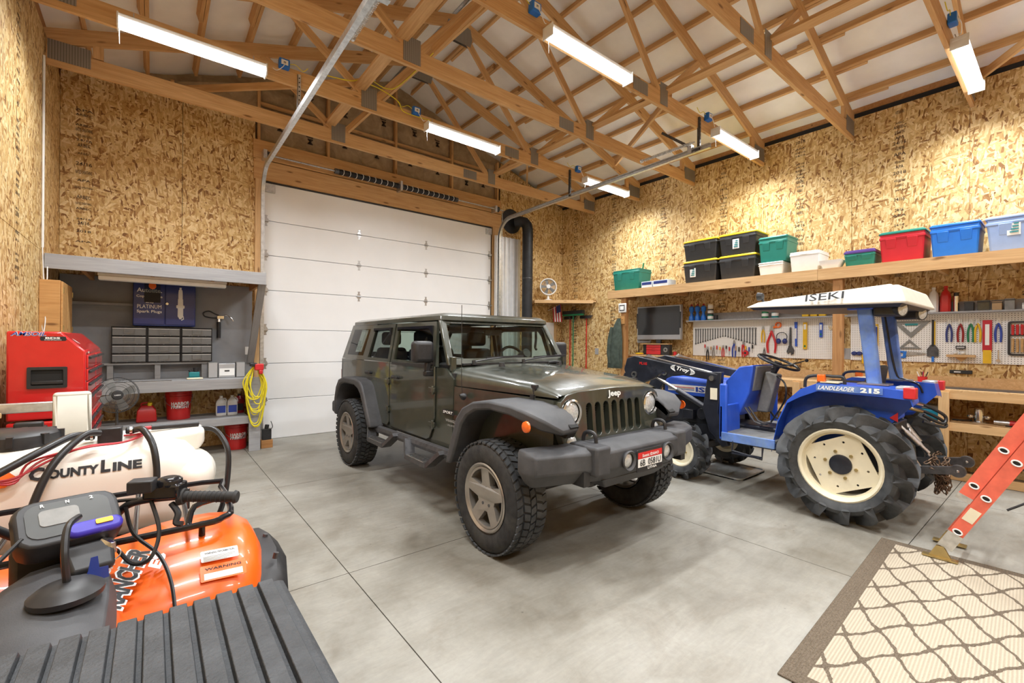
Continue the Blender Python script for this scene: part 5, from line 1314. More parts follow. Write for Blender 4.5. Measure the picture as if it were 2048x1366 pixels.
# pedestal fan
pf = thing('pedestal_fan', 'dark grey pedestal fan standing in front of the grey bench', 'fan', (-.31, 6.78, 0))
fc_, fd_ = V((0, 0, .915)), V((.18, -1, .08)).normalized(); fa = fd_.cross(V((0,0,1))).normalized(); fb = fd_.cross(fa)
MB().lathe([(0,.0),(.19,0),(.20,.012),(.05,.03),(.02,.04),(0,.04)], (0,.06,0), (0,0,1), 30).build('base', 'black_plastic', pf)
MB().cyl((0,.06,.03), (0,.06,.80), .014).build('pole', 'dark_steel', pf)
MB().cyl(fc_-fd_*.05, fc_-fd_*.20, .06, .045).build('motor', 'black_plastic', pf)
gr = MB()
for rr, off in ((.195,0),(.198,.03),(.15,.045),(.10,.052),(.195,-.03),(.13,-.05)): gr.tube([fc_+fd_*off+(fa*math.cos(2*PI*i/32)+fb*math.sin(2*PI*i/32))*rr for i in range(32)], .0028, 4, True)
gr2 = gr.build('guard_ring', 'black_plastic', pf)
wi = MB()
for i in range(72):
    t = 2*PI*i/72; t2 = t+.22
    e0 = fa*math.cos(t)+fb*math.sin(t); e1 = fa*math.cos(t2)+fb*math.sin(t2)
    wi.tube([fc_+fd_*.052+e0*.05, fc_+fd_*.050+e0*.12, fc_+fd_*.03+e1*.196], .0014, 4)
w_ = wi.build('guard_wires', 'grey_plastic', pf); w_['kind'] = 'stuff'
MB().lathe([(0,.062),(.045,.06),(.055,.05),(.055,.045)], fc_, fd_, 22).build('badge', 'black_plastic', pf)
lettering('lettering', 'LASKO', fc_+fd_*.063, fa*-1 if fa.x < 0 else fa, (0,0,1), .055, .013, 'white_print', pf, bold=.03)
for k in range(4):
    t = k*PI/2+.4; rings = []
    for rr, wd, tw in ((.03,.03,.03),(.09,.07,.02),(.16,.09,.012),(.18,.06,.008)):
        e = fa*math.cos(t)+fb*math.sin(t); f = fb*math.cos(t)-fa*math.sin(t)
        rings.append([fc_+e*rr-f*wd*.5-fd_*tw, fc_+e*rr+f*wd*.5+fd_*tw, fc_+e*rr+f*wd*.5+fd_*(tw+.004), fc_+e*rr-f*wd*.5-fd_*(tw-.004)])
    MB().loft(rings).build('blade', 'grey_plastic', pf)
# wooden wall cabinet
wc = thing('wall_cabinet', 'orange pine wall cabinet on the side wall under the canopy', 'cabinet', (XL+.002, 6.62, 1.56))
MB().box(0, .155, 0, .72, 0, .60).build('carcass', 'cabinet_wood', wc, bevel=.003)
for k in range(2):
    d = MB().box(.157, .175, .01+k*.355, .35+k*.355, .01, .59).build('door', 'cabinet_wood', wc, bevel=.004)
    for z in (.10, .5): MB().cyl((.176, .02 if k == 0 else .70, z-.03), (.176, .02 if k == 0 else .70, z+.03), .008, n=8).build('hinge', 'brass', d)
cb_ = thing('white_cable', 'white cable hanging down the side wall from the canopy corner', 'cable', (XL+.02, 6.66, 1.6))
MB().tube([(0,0,.9),(.01,-.01,.6),(.02,-.02,.4),(.0,-.03,.2),(.015,-.04,0)], .005, 6, smooth=6).build('strand', 'white', cb_)
MB().tube([(.03,.05,.7),(.035,.0,.55),(.02,-.01,.35),(.03,-.04,.15),(.02,-.06,.0)], .005, 6, smooth=6).build('strand', 'white', cb_)
# ------------------------------------------------------------------ red tool chest
tc = thing('tool_chest', 'tall red rolling tool chest with stickers on its side panel', 'tool chest', (-.58, 4.53, 0))
TL = 1.22
MB().prism([(-.195,.98),(.20,.98),(.20,1.46),(.07,1.60),(-.195,1.60)], 'y', 0, TL).build('upper_chest', 'red_paint', tc, bevel=.012)
MB().box(-.195, .20, 0, TL, .12, .965).build('lower_chest', 'red_paint', tc, bevel=.012)
for x in (-.14, .14):
    for y in (.08, TL-.08): MB().cyl((x-.02, y, .055), (x+.02, y, .055), .055, n=16).box(x-.015, x+.015, y-.03, y+.03, .06, .12).build('caster', 'black_plastic', tc)
rows = [(1.335,1.43),(1.24,1.325),(1.145,1.23),(1.02,1.135),(.86,.95),(.74,.85),(.60,.73),(.42,.59),(.16,.41)]
for z0, z1 in rows:
    for k in range(2):
        a, b = .03+k*(TL/2-.01), TL/2-.01+k*(TL/2-.01)
        dr = MB().box(.20, .212, a, b, z0, z1).build('drawer', 'red_paint', tc, bevel=.004)
        MB().box(.212, .228, a+.02, b-.02, z1-.028, z1-.010).build('pull', 'black_plastic', dr, bevel=.003)
MB().cyl((.205, .1, 1.445), (.212, .1, 1.445), .012).build('lock', 'bright_steel', tc)
hb = MB().plate(rect(-.10,.10,-.075,.075,.008), [rect(-.08,.08,-.055,.055,.006)], .016, lambda u, v, w: (.005+u, -.016+w, 1.275+v)).build('handle_bezel', 'black_plastic', tc, bevel=.003)
MB().box(-.075, .085, -.003, .002, 1.22, 1.33).build('handle_recess', 'dark_recess', hb)
MB().box(-.075, .085, -.016, -.004, 1.228, 1.252).build('grip_bar', 'black_plastic', hb, bevel=.004)
lettering('lettering', 'AMSOIL', (-.085, -.001, 1.582), (1,0,0), (0,0,1), .17, .030, 'white_print', tc, bold=.05, shear=.35, lift=.002)
lettering('lettering', 'AMSOIL', (-.085, -.002, 1.582), (1,0,0), (0,0,1), .168, .026, 'blue_print', tc, bold=.01, shear=.35, lift=.002)
MB().prism([(-.03,1.535),(.095,1.535),(.10,1.545),(.095,1.565),(-.03,1.565),(-.035,1.55)], 'y', -.002, .001).build('sticker', 'black_print', tc)
lettering('lettering', 'BDS', (.03, -.0025, 1.554), (1,0,0), (0,0,1), .075, .014, 'white_print', tc, bold=.04, lift=.001)
lettering('lettering', 'SUSPENSION', (.03, -.0025, 1.541), (1,0,0), (0,0,1), .085, .006, 'white_print', tc, bold=.01, lift=.001)
MB().plate([(-.02,-.03),(.015,.03),(.03,.04),(.0,-.03)], (), .001, lambda u, v, w: (.135+u*.7+.0, .12+v, 1.535-u*.75+w)).build('sticker', 'white_print', tc)
rl = MB().cyl((0,0,0), (.0,.03,1.45), .035, n=16).build('wood_pole', 'post_wood'); rl.location = (-.84, 4.42, 0); tag(rl, 'round brown wooden pole standing behind the red tool chest', 'pole')
# portable saw bench with clutter in front of the chest
sb = thing('table_saw', 'grey and black portable table saw in front of the tool chest', 'table saw', (-.66, 3.9, 0))
MB().box(-.22, .41, -.16, .16, .90, .955).build('table', 'grey_plastic', sb, bevel=.008)
MB().box(-.22, .24, .10, .14, 1.095, 1.155).box(-.22,-.18,.10,.14,.95,1.1).box(.2,.24,.10,.14,.9,1.1).build('fence_rail', 'galv', sb, bevel=.004)
MB().box(-.20, .18, -.14, .13, .70, .90).build('body', 'black_plastic', sb, bevel=.02)
for x in (-.17, .16):
    for y in (-.12, .12): MB().cyl((x*1.05, y, 0), (x*.95, y, .72), .014).build('leg', 'dark_steel', sb)
MB().box(-.20, .16, -.13, .06, .957, 1.02).cyl((-.06,-.10,1.02),(-.06,-.10,1.07),.03).cbox((.10,-.08,1.04),(.12,.05,.04)).cbox((-.12,-.02,1.05),(.10,.05,.06)).build('blade_guard', 'black_plastic', sb, bevel=.008)
pk = MB().box(-.10, .10, -.03, .03, 0, .03).build('pine_offcut', 'pine', None, bevel=.003); pk.location = (-.78, 3.86, 1.085); pk.rotation_euler = (0,0,.5); tag(pk, 'short pine offcut lying on the table saw', 'wood offcut')
cu_ = MB().loft([[(x, y, z) for x, y in ((-.085,-.03),(.085,-.03),(.085,.03),(-.085,.03))] for z in (0, .02, .25, .27)]).build('foam_cushion', 'cushion', None, bevel=.022, segs=3)
cu_.location = (-.375, 3.80, .958); cu_.rotation_euler = (0, .0, .1); tag(cu_, 'off-white padded slab standing upright beside the table saw', 'cushion')
# ------------------------------------------------------------------ long shelf on the right wall
SX = 7.10; S_TOP = 2.585
shf = thing('long_wall_shelf', 'long pine wall shelf carrying plastic storage bins', 'shelf', (7.5, 2.2, 2.43))
def wparts(parent):
    o = parent.location
    def f(name, x0, x1, y0, y1, z0, z1, mat, **k): return MB().box(x0-o.x, x1-o.x, y0-o.y, y1-o.y, z0-o.z, z1-o.z).build(name, mat, parent, smooth=False, **k)
    return f
sp_ = wparts(shf)
beam('front_fascia', (SX+.019, -1.4, 2.505), (SX+.019, 2.2, 2.505), .038, .15, 'pine', shf); beam('front_fascia', (SX+.019, 2.203, 2.505), (SX+.019, 5.83, 2.505), .038, .15, 'pine', shf)
sp_('deck', SX+.038, XR-.002, -1.4, 5.83, 2.565, S_TOP, 'pine')
for k in range(13):
    y = -1.35+k*.59; beam('joist', (SX+.04, y, 2.50), (XR-.01, y, 2.50), .038, .13, 'pine', shf)
for y in (5.475, 1.98, -1.2): beam('post', (SX+.085, y, 0), (SX+.085, y, 2.43), .09, .11, 'post_wood', shf, up=(0,1,0))
# ------------------------------------------------------------------ workbench on the right wall
bw = thing('workbench', 'long pine workbench below the pegboards with open shelves', 'workbench', (7.5, 1.5, 0))
bx = wparts(bw); BX = 7.13
bx('bench_top', BX-.01, XR-.002, -1.4, 4.44, 1.025, 1.05, 'pine', bevel=.003)
beam('front_rail', (BX+.01, -1.4, .985), (BX+.01, 4.44, .985), .038, .085, 'pine', bw)
beam('lower_rail', (BX+.01, -1.4, .625), (BX+.01, 4.44, .625), .038, .09, 'pine', bw)
beam('toe_rail', (BX+.12, -1.4, .05), (BX+.12, 4.44, .05), .038, .09, 'pine', bw)
bx('lower_shelf', BX+.03, XR-.002, -1.4, 4.44, .65, .668, 'pine')
bx('back_board', XR-.022, XR-.002, -1.4, 4.44, 1.05, 1.165, 'pine')
for y in (.935, 2.45, 4.0, -.9): beam('leg', (BX-.02, y, 0), (BX-.02, y, .945), .04, .09, 'pine', bw, up=(0,1,0)) if False else beam('leg', (BX-.028, y, 0), (BX-.028, y, 1.02), .09, .038, 'pine', bw, up=(1,0,0))
MB().box(BX+.06-7.5, BX+.40-7.5, -.9-1.5, 1.10-1.5, 1.05, 1.056).build('steel_sheet', 'dark_steel', bw)
up_ = thing('raised_shelf_unit', 'raised plywood shelf unit under the television', 'shelf unit', (7.55, 5.0, 0))
ub = wparts(up_)
ub('top', 7.28, XR-.002, 4.50, 5.64, 1.305, 1.33, 'pine'); ub('side', 7.30, XR-.004, 4.52, 4.55, 0, 1.305, 'pine'); ub('side', 7.30, XR-.004, 5.59, 5.62, 0, 1.305, 'pine'); ub('mid_shelf', 7.30, XR-.004, 4.55, 5.59, .62, .64, 'pine')
# pegboards and grey ledges
for y0, y1, lb in ((2.12, 4.42, 'white pegboard full of wrenches behind the tractor steering wheel'), (-1.0, 2.01, 'white pegboard hung with squares and a screwdriver rack')):
    pg = MB().box(-.006, .004, 0, y1-y0, 0, .615).build('pegboard', 'pegboard', None, smooth=False); pg.location = (XR-.02, y0, 1.335); tag(pg, lb, 'pegboard')
    lg = thing('grey_ledge', ('grey wooden ledge over the wrench pegboard' if y0 > 1 else 'grey wooden ledge over the pegboard with the squares'), 'ledge', (XR-.002, y0, 1.95))
    MB().box(-.20, 0, -.02, y1-y0+.04, 0, .02).build('shelf_board', 'grey_wood', lg, smooth=False); MB().box(-.02, 0, -.02, y1-y0+.04, .02, .15).build('upstand', 'grey_wood', lg, smooth=False)
# ------------------------------------------------------------------ storage bins
def tote(y0, y1, z, h, d, body, lid, label, xf=7.22, name='storage_bin', cat='storage bin', group=None, ribs=True, paper=None, lidh=.035):
    w = abs(y1-y0); t = thing(name, label, cat, (xf+d/2, (y0+y1)/2, z), group=group)
    hw, hd = w/2, d/2; k = .86
    def ring(f, zz): return [(a*hd*f, b*hw*f, zz) for a, b in ((-1,-.94),(-.94,-1),(.94,-1),(1,-.94),(1,.94),(.94,1),(-.94,1),(-1,.94))]
    hb = h-(lidh if lid else 0)
    b = MB().loft([ring(k, 0), ring(k+.01, .01), ring(.955, hb*.82), ring(.985, hb*.82), ring(.985, hb*.90), ring(.955, hb*.905), ring(.965, hb)]).build('tub', body, t, bevel=.006)
    if ribs:
        for s in (-.45, .45):
            MB().hexa([(-hd*.90-.008, s*hw-.045, hb*.50), (-hd*.90+.0, s*hw-.045, hb*.50), (-hd*.90+.0, s*hw+.045, hb*.50), (-hd*.90-.008, s*hw+.045, hb*.50)], [(-hd*.97-.012, s*hw-.05, hb*.84), (-hd*.97, s*hw-.05, hb*.84), (-hd*.97, s*hw+.05, hb*.84), (-hd*.97-.012, s*hw+.05, hb*.84)]).build('latch_panel', body, b, bevel=.004)
    MB().box(-hd*1.0, hd*1.0, -hw*.25, hw*.25, hb*.86, hb*.89).build('handle', body, b)
    if lid: MB().loft([ring(1.0, hb), ring(1.0, hb+lidh*.6), ring(.96, hb+lidh*.6), ring(.93, h)]).build('lid', lid, t, bevel=.005)
    else:
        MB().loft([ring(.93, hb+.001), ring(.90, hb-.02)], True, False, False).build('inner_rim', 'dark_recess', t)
    if paper:
        yc, zc = paper; lb = MB().hexa([(-hd*.925-.006, yc-.05, zc-.075), (-hd*.925, yc-.05, zc-.075), (-hd*.925, yc+.05, zc-.075), (-hd*.925-.006, yc+.05, zc-.075)], [(-hd*.95-.008, yc-.05, zc+.075), (-hd*.95, yc-.05, zc+.075), (-hd*.95, yc+.05, zc+.075), (-hd*.95-.008, yc+.05, zc+.075)]).build('paper_label', 'white', b)
        for q in range(4): MB().box(-hd*.95-.0105, -hd*.95-.007, yc-.035, yc+.03-q*.01, zc-.05+q*.03, zc-.035+q*.03).build('print', 'tool_teal', lb)
    return t
Z0 = S_TOP
t1 = tote(5.17, 5.82, Z0, .40, .42, 'teal', None, 'green plastic tub with a stick in it at the shelf end')
MB().cyl((.05,-.15,.05), (.0,-.27,.52), .014).build('stick', 'green', t1)
for y0, y1, lb in ((4.90, 5.13, 'pale blue cardboard box next to the green tub on the shelf'), (4.57, 4.88, 'pale blue printed box between green tub and black bins')):
    bxx = thing('cardboard_box', lb, 'box', (7.36, (y0+y1)/2, Z0)); hw = (y1-y0)/2
    MB().box(-.13, .13, -hw, hw, 0, .125).build('carton', 'paper_box', bxx, bevel=.003); MB().box(-.132, -.129, -hw*.9, hw*.9, .06, .11).build('print_band', 'navy', bxx); MB().box(-.10, .10, -hw*.8, hw*.8, .125, .128).build('top_print', 'white', bxx)
G_ = 'black bins with yellow lids'
tote(3.67, 4.28, Z0, .385, .46, 'storage_black', 'yellow', 'lower black yellow-lidded bin with paper label beside the pale blue boxes', group=G_, paper=(.12, .18))
tote(3.06, 3.65, Z0, .385, .46, 'storage_black', 'yellow', 'lower black yellow-lidded bin without label beside the clear box', group=G_)
tote(3.67, 4.28, Z0+.387, .35, .46, 'storage_black', 'yellow', 'upper black yellow-lidded bin without label', group=G_)
tote(3.05, 3.65, Z0+.387, .35, .46, 'storage_black', 'yellow', 'upper black yellow-lidded bin with paper label', group=G_, paper=(.02, .17))
tote(2.68, 3.03, Z0, .20, .40, 'translucent', 'white', 'low clear box beneath the green bin', ribs=False, lidh=.02)
tote(2.62, 3.03, Z0+.202, .38, .42, 'teal', 'teal', 'tall green bin stacked on the low clear box')
tote(2.215, 2.60, Z0, .29, .42, 'translucent', None, 'open milky clear tub next to the green bin', ribs=False)
tr_ = thing('plastic_tray', 'small white plastic tray lying before the clear tub', 'tray', (7.25, 2.075, Z0))
MB().loft([[(-.08,-.08,0),(.08,-.08,0),(.08,.08,0),(-.08,.08,0)],[(-.11,-.13,.11),(.11,-.13,.11),(.11,.13,.11),(-.11,.13,.11)]], True, False, False).add([(-.08,-.08,.001),(.08,-.08,.001),(.08,.08,.001),(-.08,.08,.001)], [(0,1,2,3)]).build('shell', 'white', tr_)
tote(1.60, 1.94, Z0, .215, .40, 'teal', 'purple', 'dark teal box with purple lid and round sticker', lidh=.045)
tote(1.12, 1.57, Z0, .39, .46, 'bin_red', 'teal', 'tall red bin with green lid on the shelf')
tote(.66, 1.09, Z0, .39, .46, 'bin_blue', 'bin_blue', 'bright blue bin beside the tall red bin')
tote(.08, .63, Z0, .39, .50, 'bin_pale_blue', 'bin_pale_blue', 'large pale blue bin at the ladder end of the shelf', paper=(.06, .24))
# ------------------------------------------------------------------ television, mini chest, post clutter
tv = thing('television', 'silver framed flat television standing on the raised shelf', 'television', (7.60, 5.01, 1.29), -PI/2)
MB().box(-.48, .48, 0, .07, .33, .985).build('bezel', 'tv_silver', tv, bevel=.012); MB().box(-.455, .455, -.004, 0, .425, .96).build('screen', 'screen', tv)
for x in (-.472, .472): MB().box(x-.008, x+.008, -.012, .0, .55, .85).build('side_handle', 'black_gloss', tv)
MB().box(-.05, .05, .015, .05, .04, .35).build('neck', 'black_gloss', tv)
mc = thing('mini_tool_chest', 'small red drawer chest with wooden top under the television', 'tool chest', (7.50, 4.97, 1.33), -PI/2)
MB().box(-.30, .27, 0, .095, 0, .20).build('case', 'black_plastic', mc, bevel=.006); MB().box(-.34, .27, -.03, .10, .20, .218).build('top_board', 'pine', mc)
for k, (z0, z1) in enumerate(((.012,.09),(.095,.14),(.145,.19))):
    d = MB().box(-.22, .09, -.012, 0, z0, z1).build('drawer', 'red_plastic', mc, bevel=.003); MB().box(-.10, -.03, -.018, -.012, z1-.014, z1-.008).build('pull', 'dark_red', d)
MB().lathe([(.02,.0),(.035,-.004),(.045,0)], (.19,-.002,.10), (0,1,0), 18).build('speaker_cone', 'grey_plastic', mc)
rc = tag(MB().cyl((0,0,0),(0,0,.07),.03).build('red_tape_roll', 'red_plastic'), 'red roll standing beside the small red drawer chest', 'tape roll'); rc.location = (7.56, 4.62, 1.33)
gl = thing('work_gloves', 'orange and black work gloves lying on the raised shelf', 'gloves', (7.42, 5.30, 1.33))
MB().ball((0,0,.02), (.07,.09,.02)).build('glove', 'tool_yellow', gl); MB().ball((.02,.05,.035), (.05,.05,.018)).build('cuff', 'black_plastic', gl)
gp = thing('laptop', 'grey laptop leaning beside the television', 'laptop', (7.76, 5.44, 1.66)); MB().box(-.012, .012, -.17, .15, -.10, .13).build('body', 'tv_silver', gp, bevel=.006); MB().box(-.015, -.012, -.15, .13, -.07, .11).build('panel', 'grey_plastic', gp)
MB().cyl((.0,-.15,-.33), (.0,-.15,-.09), .008).cyl((.0,.12,-.33), (.0,.12,-.09), .008).build('stand', 'dark_steel', gp)
th_ = thing('thermometer_display', 'white digital thermometer on the shelf post', 'thermometer', (7.117, 5.475, 2.23), -PI/2)
MB().box(-.09, .09, -.02, .012, -.09, .09).build('case', 'white', th_, bevel=.014); MB().box(-.06, .06, -.023, -.02, -.055, .055).build('bezel', 'black_plastic', th_); MB().box(-.045, .045, -.0245, -.023, -.038, .038).build('display', 'lcd', th_)
ct = thing('work_coat', 'dark green work coat hanging on the shelf post', 'coat', (7.11, 5.60, 1.06))
rings = []
for z_, w_, dp, off in ((0,.15,.05,.03),(.02,.155,.07,.03),(.15,.16,.075,.03),(.35,.15,.08,.02),(.55,.13,.075,.0),(.75,.10,.065,-.02),(.88,.06,.05,-.05),(.97,.03,.03,-.07)):
    ring = []
    for i in range(18):
        t = 2*PI*i/18; f = 1+.16*math.sin(5*t+z_*4)*(1-z_*.7); ring.append((dp*f*math.cos(t)-.03, off+w_*f*math.sin(t), z_))
    rings.append(ring)
MB().loft(rings).build('coat_body', 'coat_cloth', ct)
MB().tube([(-.07,.06,.80),(-.09,.10,.55),(-.09,.12,.30),(-.08,.10,.10)], [.04,.05,.048,.04], 10).build('sleeve', 'coat_cloth', ct)
hk = MB().cbox((0,0,0), (.012,.08,.16)).tube([(-.006,0,.03),(-.05,0,.02),(-.06,0,.05)], .006, 6).build('coat_hook', 'cabinet_wood'); hk.location = (7.122, 5.47, 2.0); tag(hk, 'wooden coat hook plate screwed to the shelf post', 'hook')
sw_ = MB().box(-.008, .002, -.05, .05, -.07, .07).build('wall_outlet', 'tv_silver', None, bevel=.004); sw_.location = (XR-.002, 6.75, 1.36); tag(sw_, 'steel outlet plate on the wall below the corner shelf', 'outlet')
# ------------------------------------------------------------------ things on the ledges
LZ = 1.971
for i in range(3):
    b = thing('spray_bottle', 'blue waisted spray bottle ' + ('nearest the television', 'between two like it', 'nearest the stacked cans')[i], 'bottle', (7.74, 4.40-i*.115, LZ), group='blue bottles on the ledge')
    MB().lathe([(0,0),(.044,0),(.046,.02),(.044,.07),(.026,.10),(.024,.15),(.042,.18),(.044,.24),(.02,.265),(0,.265)], (0,0,0), (0,0,1), 18).build('body', 'bin_blue', b); MB().cyl((0,0,.265), (0,0,.30), .02, .016).build('cap', 'dark_red', b)
for k, (z, m_, r_) in enumerate(((0,'teal',.05),(.10,'black_plastic',.048),(.19,'cream',.045))):
    c = thing('paint_can', 'small round can ' + ('at the bottom of', 'in the middle of', 'on top of')[k] + ' the stack by the blue bottles', 'can', (7.74, 4.04, LZ+z)); MB().lathe([(0,0),(r_,0),(r_,.09),(r_*.9,.095),(0,.095)], (0,0,0), (0,0,1), 18).build('can', m_, c); MB().lathe([(r_+.001,.02),(r_+.0015,.07)], (0,0,0), (0,0,1), 18).build('label', 'white', c)
cb2 = tag(MB().cyl((0,0,0),(0,0,.085),.03).build('spray_can', 'black_plastic'), 'short black can next to the stack of cans', 'can'); cb2.location = (7.74, 3.94, LZ)
for y, m_, lb in ((3.13, 'green', 'green can on the ledge above the yellow pliers'), (2.98, 'tool_teal', 'green tin on the ledge beside the orange cases')):
    c = thing('tin', lb, 'tin', (7.74, y, LZ)); MB().lathe([(0,0),(.05,0),(.05,.10),(.045,.107),(0,.107)], (0,0,0), (0,0,1), 18).build('can', m_, c); MB().lathe([(.0515,.03),(.0515,.075)], (0,0,0), (0,0,1), 18).build('label', 'white', c)
for i, y in enumerate((2.55, 2.44, 2.33)):
    c = thing('drill_bit_case', 'yellow drill bit case ' + ('on the green tin side', 'in the middle of three', 'nearest the shelf post')[i], 'case', (7.74, y, LZ), group='yellow cases on the ledge'); MB().box(-.03, .03, -.045, .045, 0, .14).build('shell', 'tool_yellow', c, bevel=.008); MB().box(-.033, -.03, -.02, .02, .05, .10).build('latch', 'black_plastic', c)
for y, m_, lb, h in ((1.12, 'translucent', 'dirty white jug on the ledge beside the red jug', .29), (1.01, 'jug_red', 'red plastic jug on the ledge', .30)):
    c = thing('jug', lb, 'jug', (7.75, y, LZ)); MB().loft([[(a*.06*k, b*.048*k, zz) for a, b in ((-1,-.6),(-.6,-1),(.6,-1),(1,-.6),(1,.6),(.6,1),(-.6,1),(-1,.6))] for k, zz in ((.95,0),(1,.02),(1,.19),(.8,.24),(.35,.275),(.33,h))]).build('bottle', m_, c); MB().cyl((0,0,h), (0,0,h+.025), .02).build('cap', m_, c)
c = thing('thermos', 'slim silver thermos with black cap on the ledge', 'thermos', (7.74, .915, LZ)); MB().cyl((0,0,0),(0,0,.19),.026,n=18).build('flask', 'bright_steel', c); MB().cyl((0,0,.19),(0,0,.235),.024,n=18).build('cap', 'black_plastic', c)
for y, w, h, m_, lb in ((.80,.08,.11,'black_plastic','slanted black holder on the ledge by the thermos'), (.68,.10,.125,'clear_plastic','clear parts box on the ledge'), (.57,.08,.10,'cardboard','small brown carton on the ledge'), (.47,.08,.13,'grey_plastic','grey box with black lid on the ledge'), (.36,.03,.07,'white','small white bottle on the ledge')):
    c = thing('small_box', lb, 'box', (7.74, y, LZ)); MB().box(-.04, .04, -w/2, w/2, 0, h).build('box', m_, c, bevel=.004); MB().box(-.042, .042, -w/2-.002, w/2+.002, h*.82, h*.9).build('lid_edge', 'black_plastic', c)
# ------------------------------------------------------------------ tools on the pegboards (local x runs along the wall, -y points into the room)
PX = XR-.031
def tool(name, label, cat, y, z, group=None): return thing(name, label, cat, (PX, y, z), -PI/2, group)
ORN = 'first second third fourth fifth sixth seventh eighth ninth tenth eleventh twelfth thirteenth fourteenth fifteenth sixteenth seventeenth eighteenth nineteenth twentieth twenty-first twenty-second twenty-third twenty-fourth'.split()
def wrench(y, ztop, Ln, k=0):
    t = tool('combination_wrench', ORN[k] + ' combination wrench of the pegboard row, counted from the television', 'wrench', y, ztop, 'graded row of wrenches')
    r = .009+Ln*.022; mb = MB(); mb.box(-r*.42, r*.42, -.010, -.004, -Ln+r, -r)
    mb.lathe([(r*.55,-.004),(r,-.004),(r,.004),(r*.55,.004)], (0,-.007,-r*.6), (0,1,0), 14, True)
    mb.plate([(-r*1.0,-r*.2),(-r*.55,-r*1.5),(-r*.25,-r*1.5),(-r*.3,-r*.7),(r*.35,-r*.7),(r*.5,-r*1.35),(r*.85,-r*1.2),(r*1.0,-r*.2),(r*.4,r*.5),(-r*.4,r*.5)], (), .007, lambda u, v, w: (u, -.011+w, -Ln+r+v))
    mb.build('shank', 'dark_steel', t)
for i in range(24):
    y = 4.36-i*(1.05/23); c = abs(i-11.5)/11.5; wrench(y, 1.82-.0*c, .135+.145*c, i)
def handle_tool(y, z, Ln, mat, tip, label, name='screwdriver', group='hand tools under the wrenches'):
    t = tool(name, label, 'hand tool', y, z, group); MB().cyl((0,-.014,0), (0,-.014,-Ln*.45), .010, .012, n=10).build('handle', mat, t); MB().cyl((0,-.014,-Ln*.45), (0,-.014,-Ln), .004, n=8).build('shaft', tip, t)
hm = ['red_plastic','black_plastic','wood_handle','black_plastic','red_plastic','tool_yellow','blue_print','black_plastic']
hn = {'red_plastic':'red','black_plastic':'black','wood_handle':'wooden','tool_yellow':'yellow','blue_print':'blue'}
r_ = random.Random(4)
for i in range(16):
    y = 4.18-i*.055
    if i in (1, 3, 6, 9): continue
    m_ = hm[i % 8]; handle_tool(y, 1.54-.02*(i % 3), r_.uniform(.12,.19), m_, 'steel', hn[m_]+' handled screwdriver, '+ORN[i]+' place of the lower pegboard row from the television')
def pliers(y, z, s, mat, label, name='pliers', spread=.16):
    t = tool(name, label, 'pliers', y, z); 
    for q in (-1, 1):
        MB().tube([(0,-.014-.002*q,-.06*s),(q*.018*s,-.014,-.12*s),(q*spread*.16*s,-.014,-.20*s),(q*spread*.13*s,-.014,-.30*s)], [.009*s,.011*s,.012*s,.010*s], 8, smooth=4).build('grip', mat, t)
        MB().hexa([(q*.0,-.018,-.07*s),(q*.024*s,-.018,-.07*s),(q*.024*s,-.008,-.07*s),(0,-.008,-.07*s)], [(q*.002,-.016,.0),(q*.012*s,-.016,.0),(q*.012*s,-.01,.0),(q*.002,-.01,0)]).build('jaw', 'steel', t)
    MB().cyl((0,-.022,-.075*s), (0,-.006,-.075*s), .012*s).build('pivot', 'dark_steel', t)
pliers(4.13, 1.50, .8, 'black_plastic', 'black gripped pliers in the lower row'); pliers(4.02, 1.52, .75, 'steel', 'bare steel pliers in the lower row'); pliers(3.85, 1.53, .7, 'red_plastic', 'small red gripped pliers in the lower row'); pliers(3.66, 1.62, 1.0, 'blue_print', 'blue gripped pliers hung below the wrenches'); pliers(3.50, 1.60, .9, 'red_plastic', 'red gripped pliers hung below the wrenches')
tp = tool('tape_measure', 'red tape measure hanging under the pliers', 'tape measure', 3.46, 1.40); MB().lathe([(0,-.02),(.04,-.02),(.045,-.01),(.045,.01),(.04,.02),(0,.02)], (0,-.022,0), (0,1,0), 20).build('case', 'red_plastic', tp); MB().lathe([(0,0),(.02,0)], (0,-.044,0), (0,1,0), 14).build('sticker', 'black_print', tp)
pliers(3.19, 1.85, .9, 'tool_yellow', 'yellow gripped long nose pliers on the pegboard'); pliers(3.06, 1.86, 1.5, 'red_plastic', 'very large red gripped tongue and groove pliers', spread=.26); pliers(3.17, 1.50, .55, 'dark_steel', 'steel scissors under the yellow pliers')
sn = tool('strap_clamp', 'orange strap clamp ring on the pegboard', 'clamp', 2.96, 1.86); MB().lathe([(.030,-.012),(.046,-.012),(.046,.012),(.030,.012)], (0,-.016,0), (0,1,0), 22, True).build('ring', 'orange_light', sn); MB().cbox((-.05,-.016,-.035), (.05,.02,.03)).build('grip', 'orange_light', sn, bevel=.006)
em = tool('ear_muffs', 'dark blue ear muffs hanging on the pegboard', 'ear muffs', 2.90, 1.61); MB().tube([(-.065,-.04,0),(-.075,-.04,.07),(-.04,-.04,.12),(.04,-.04,.12),(.075,-.04,.07),(.065,-.04,0)], .006, 8, smooth=5).build('headband', 'black_plastic', em)
for q in (-1, 1): MB().ball((q*.045,-.04,-.01), (.035,.035,.045)).build('ear_cup', 'navy', em)
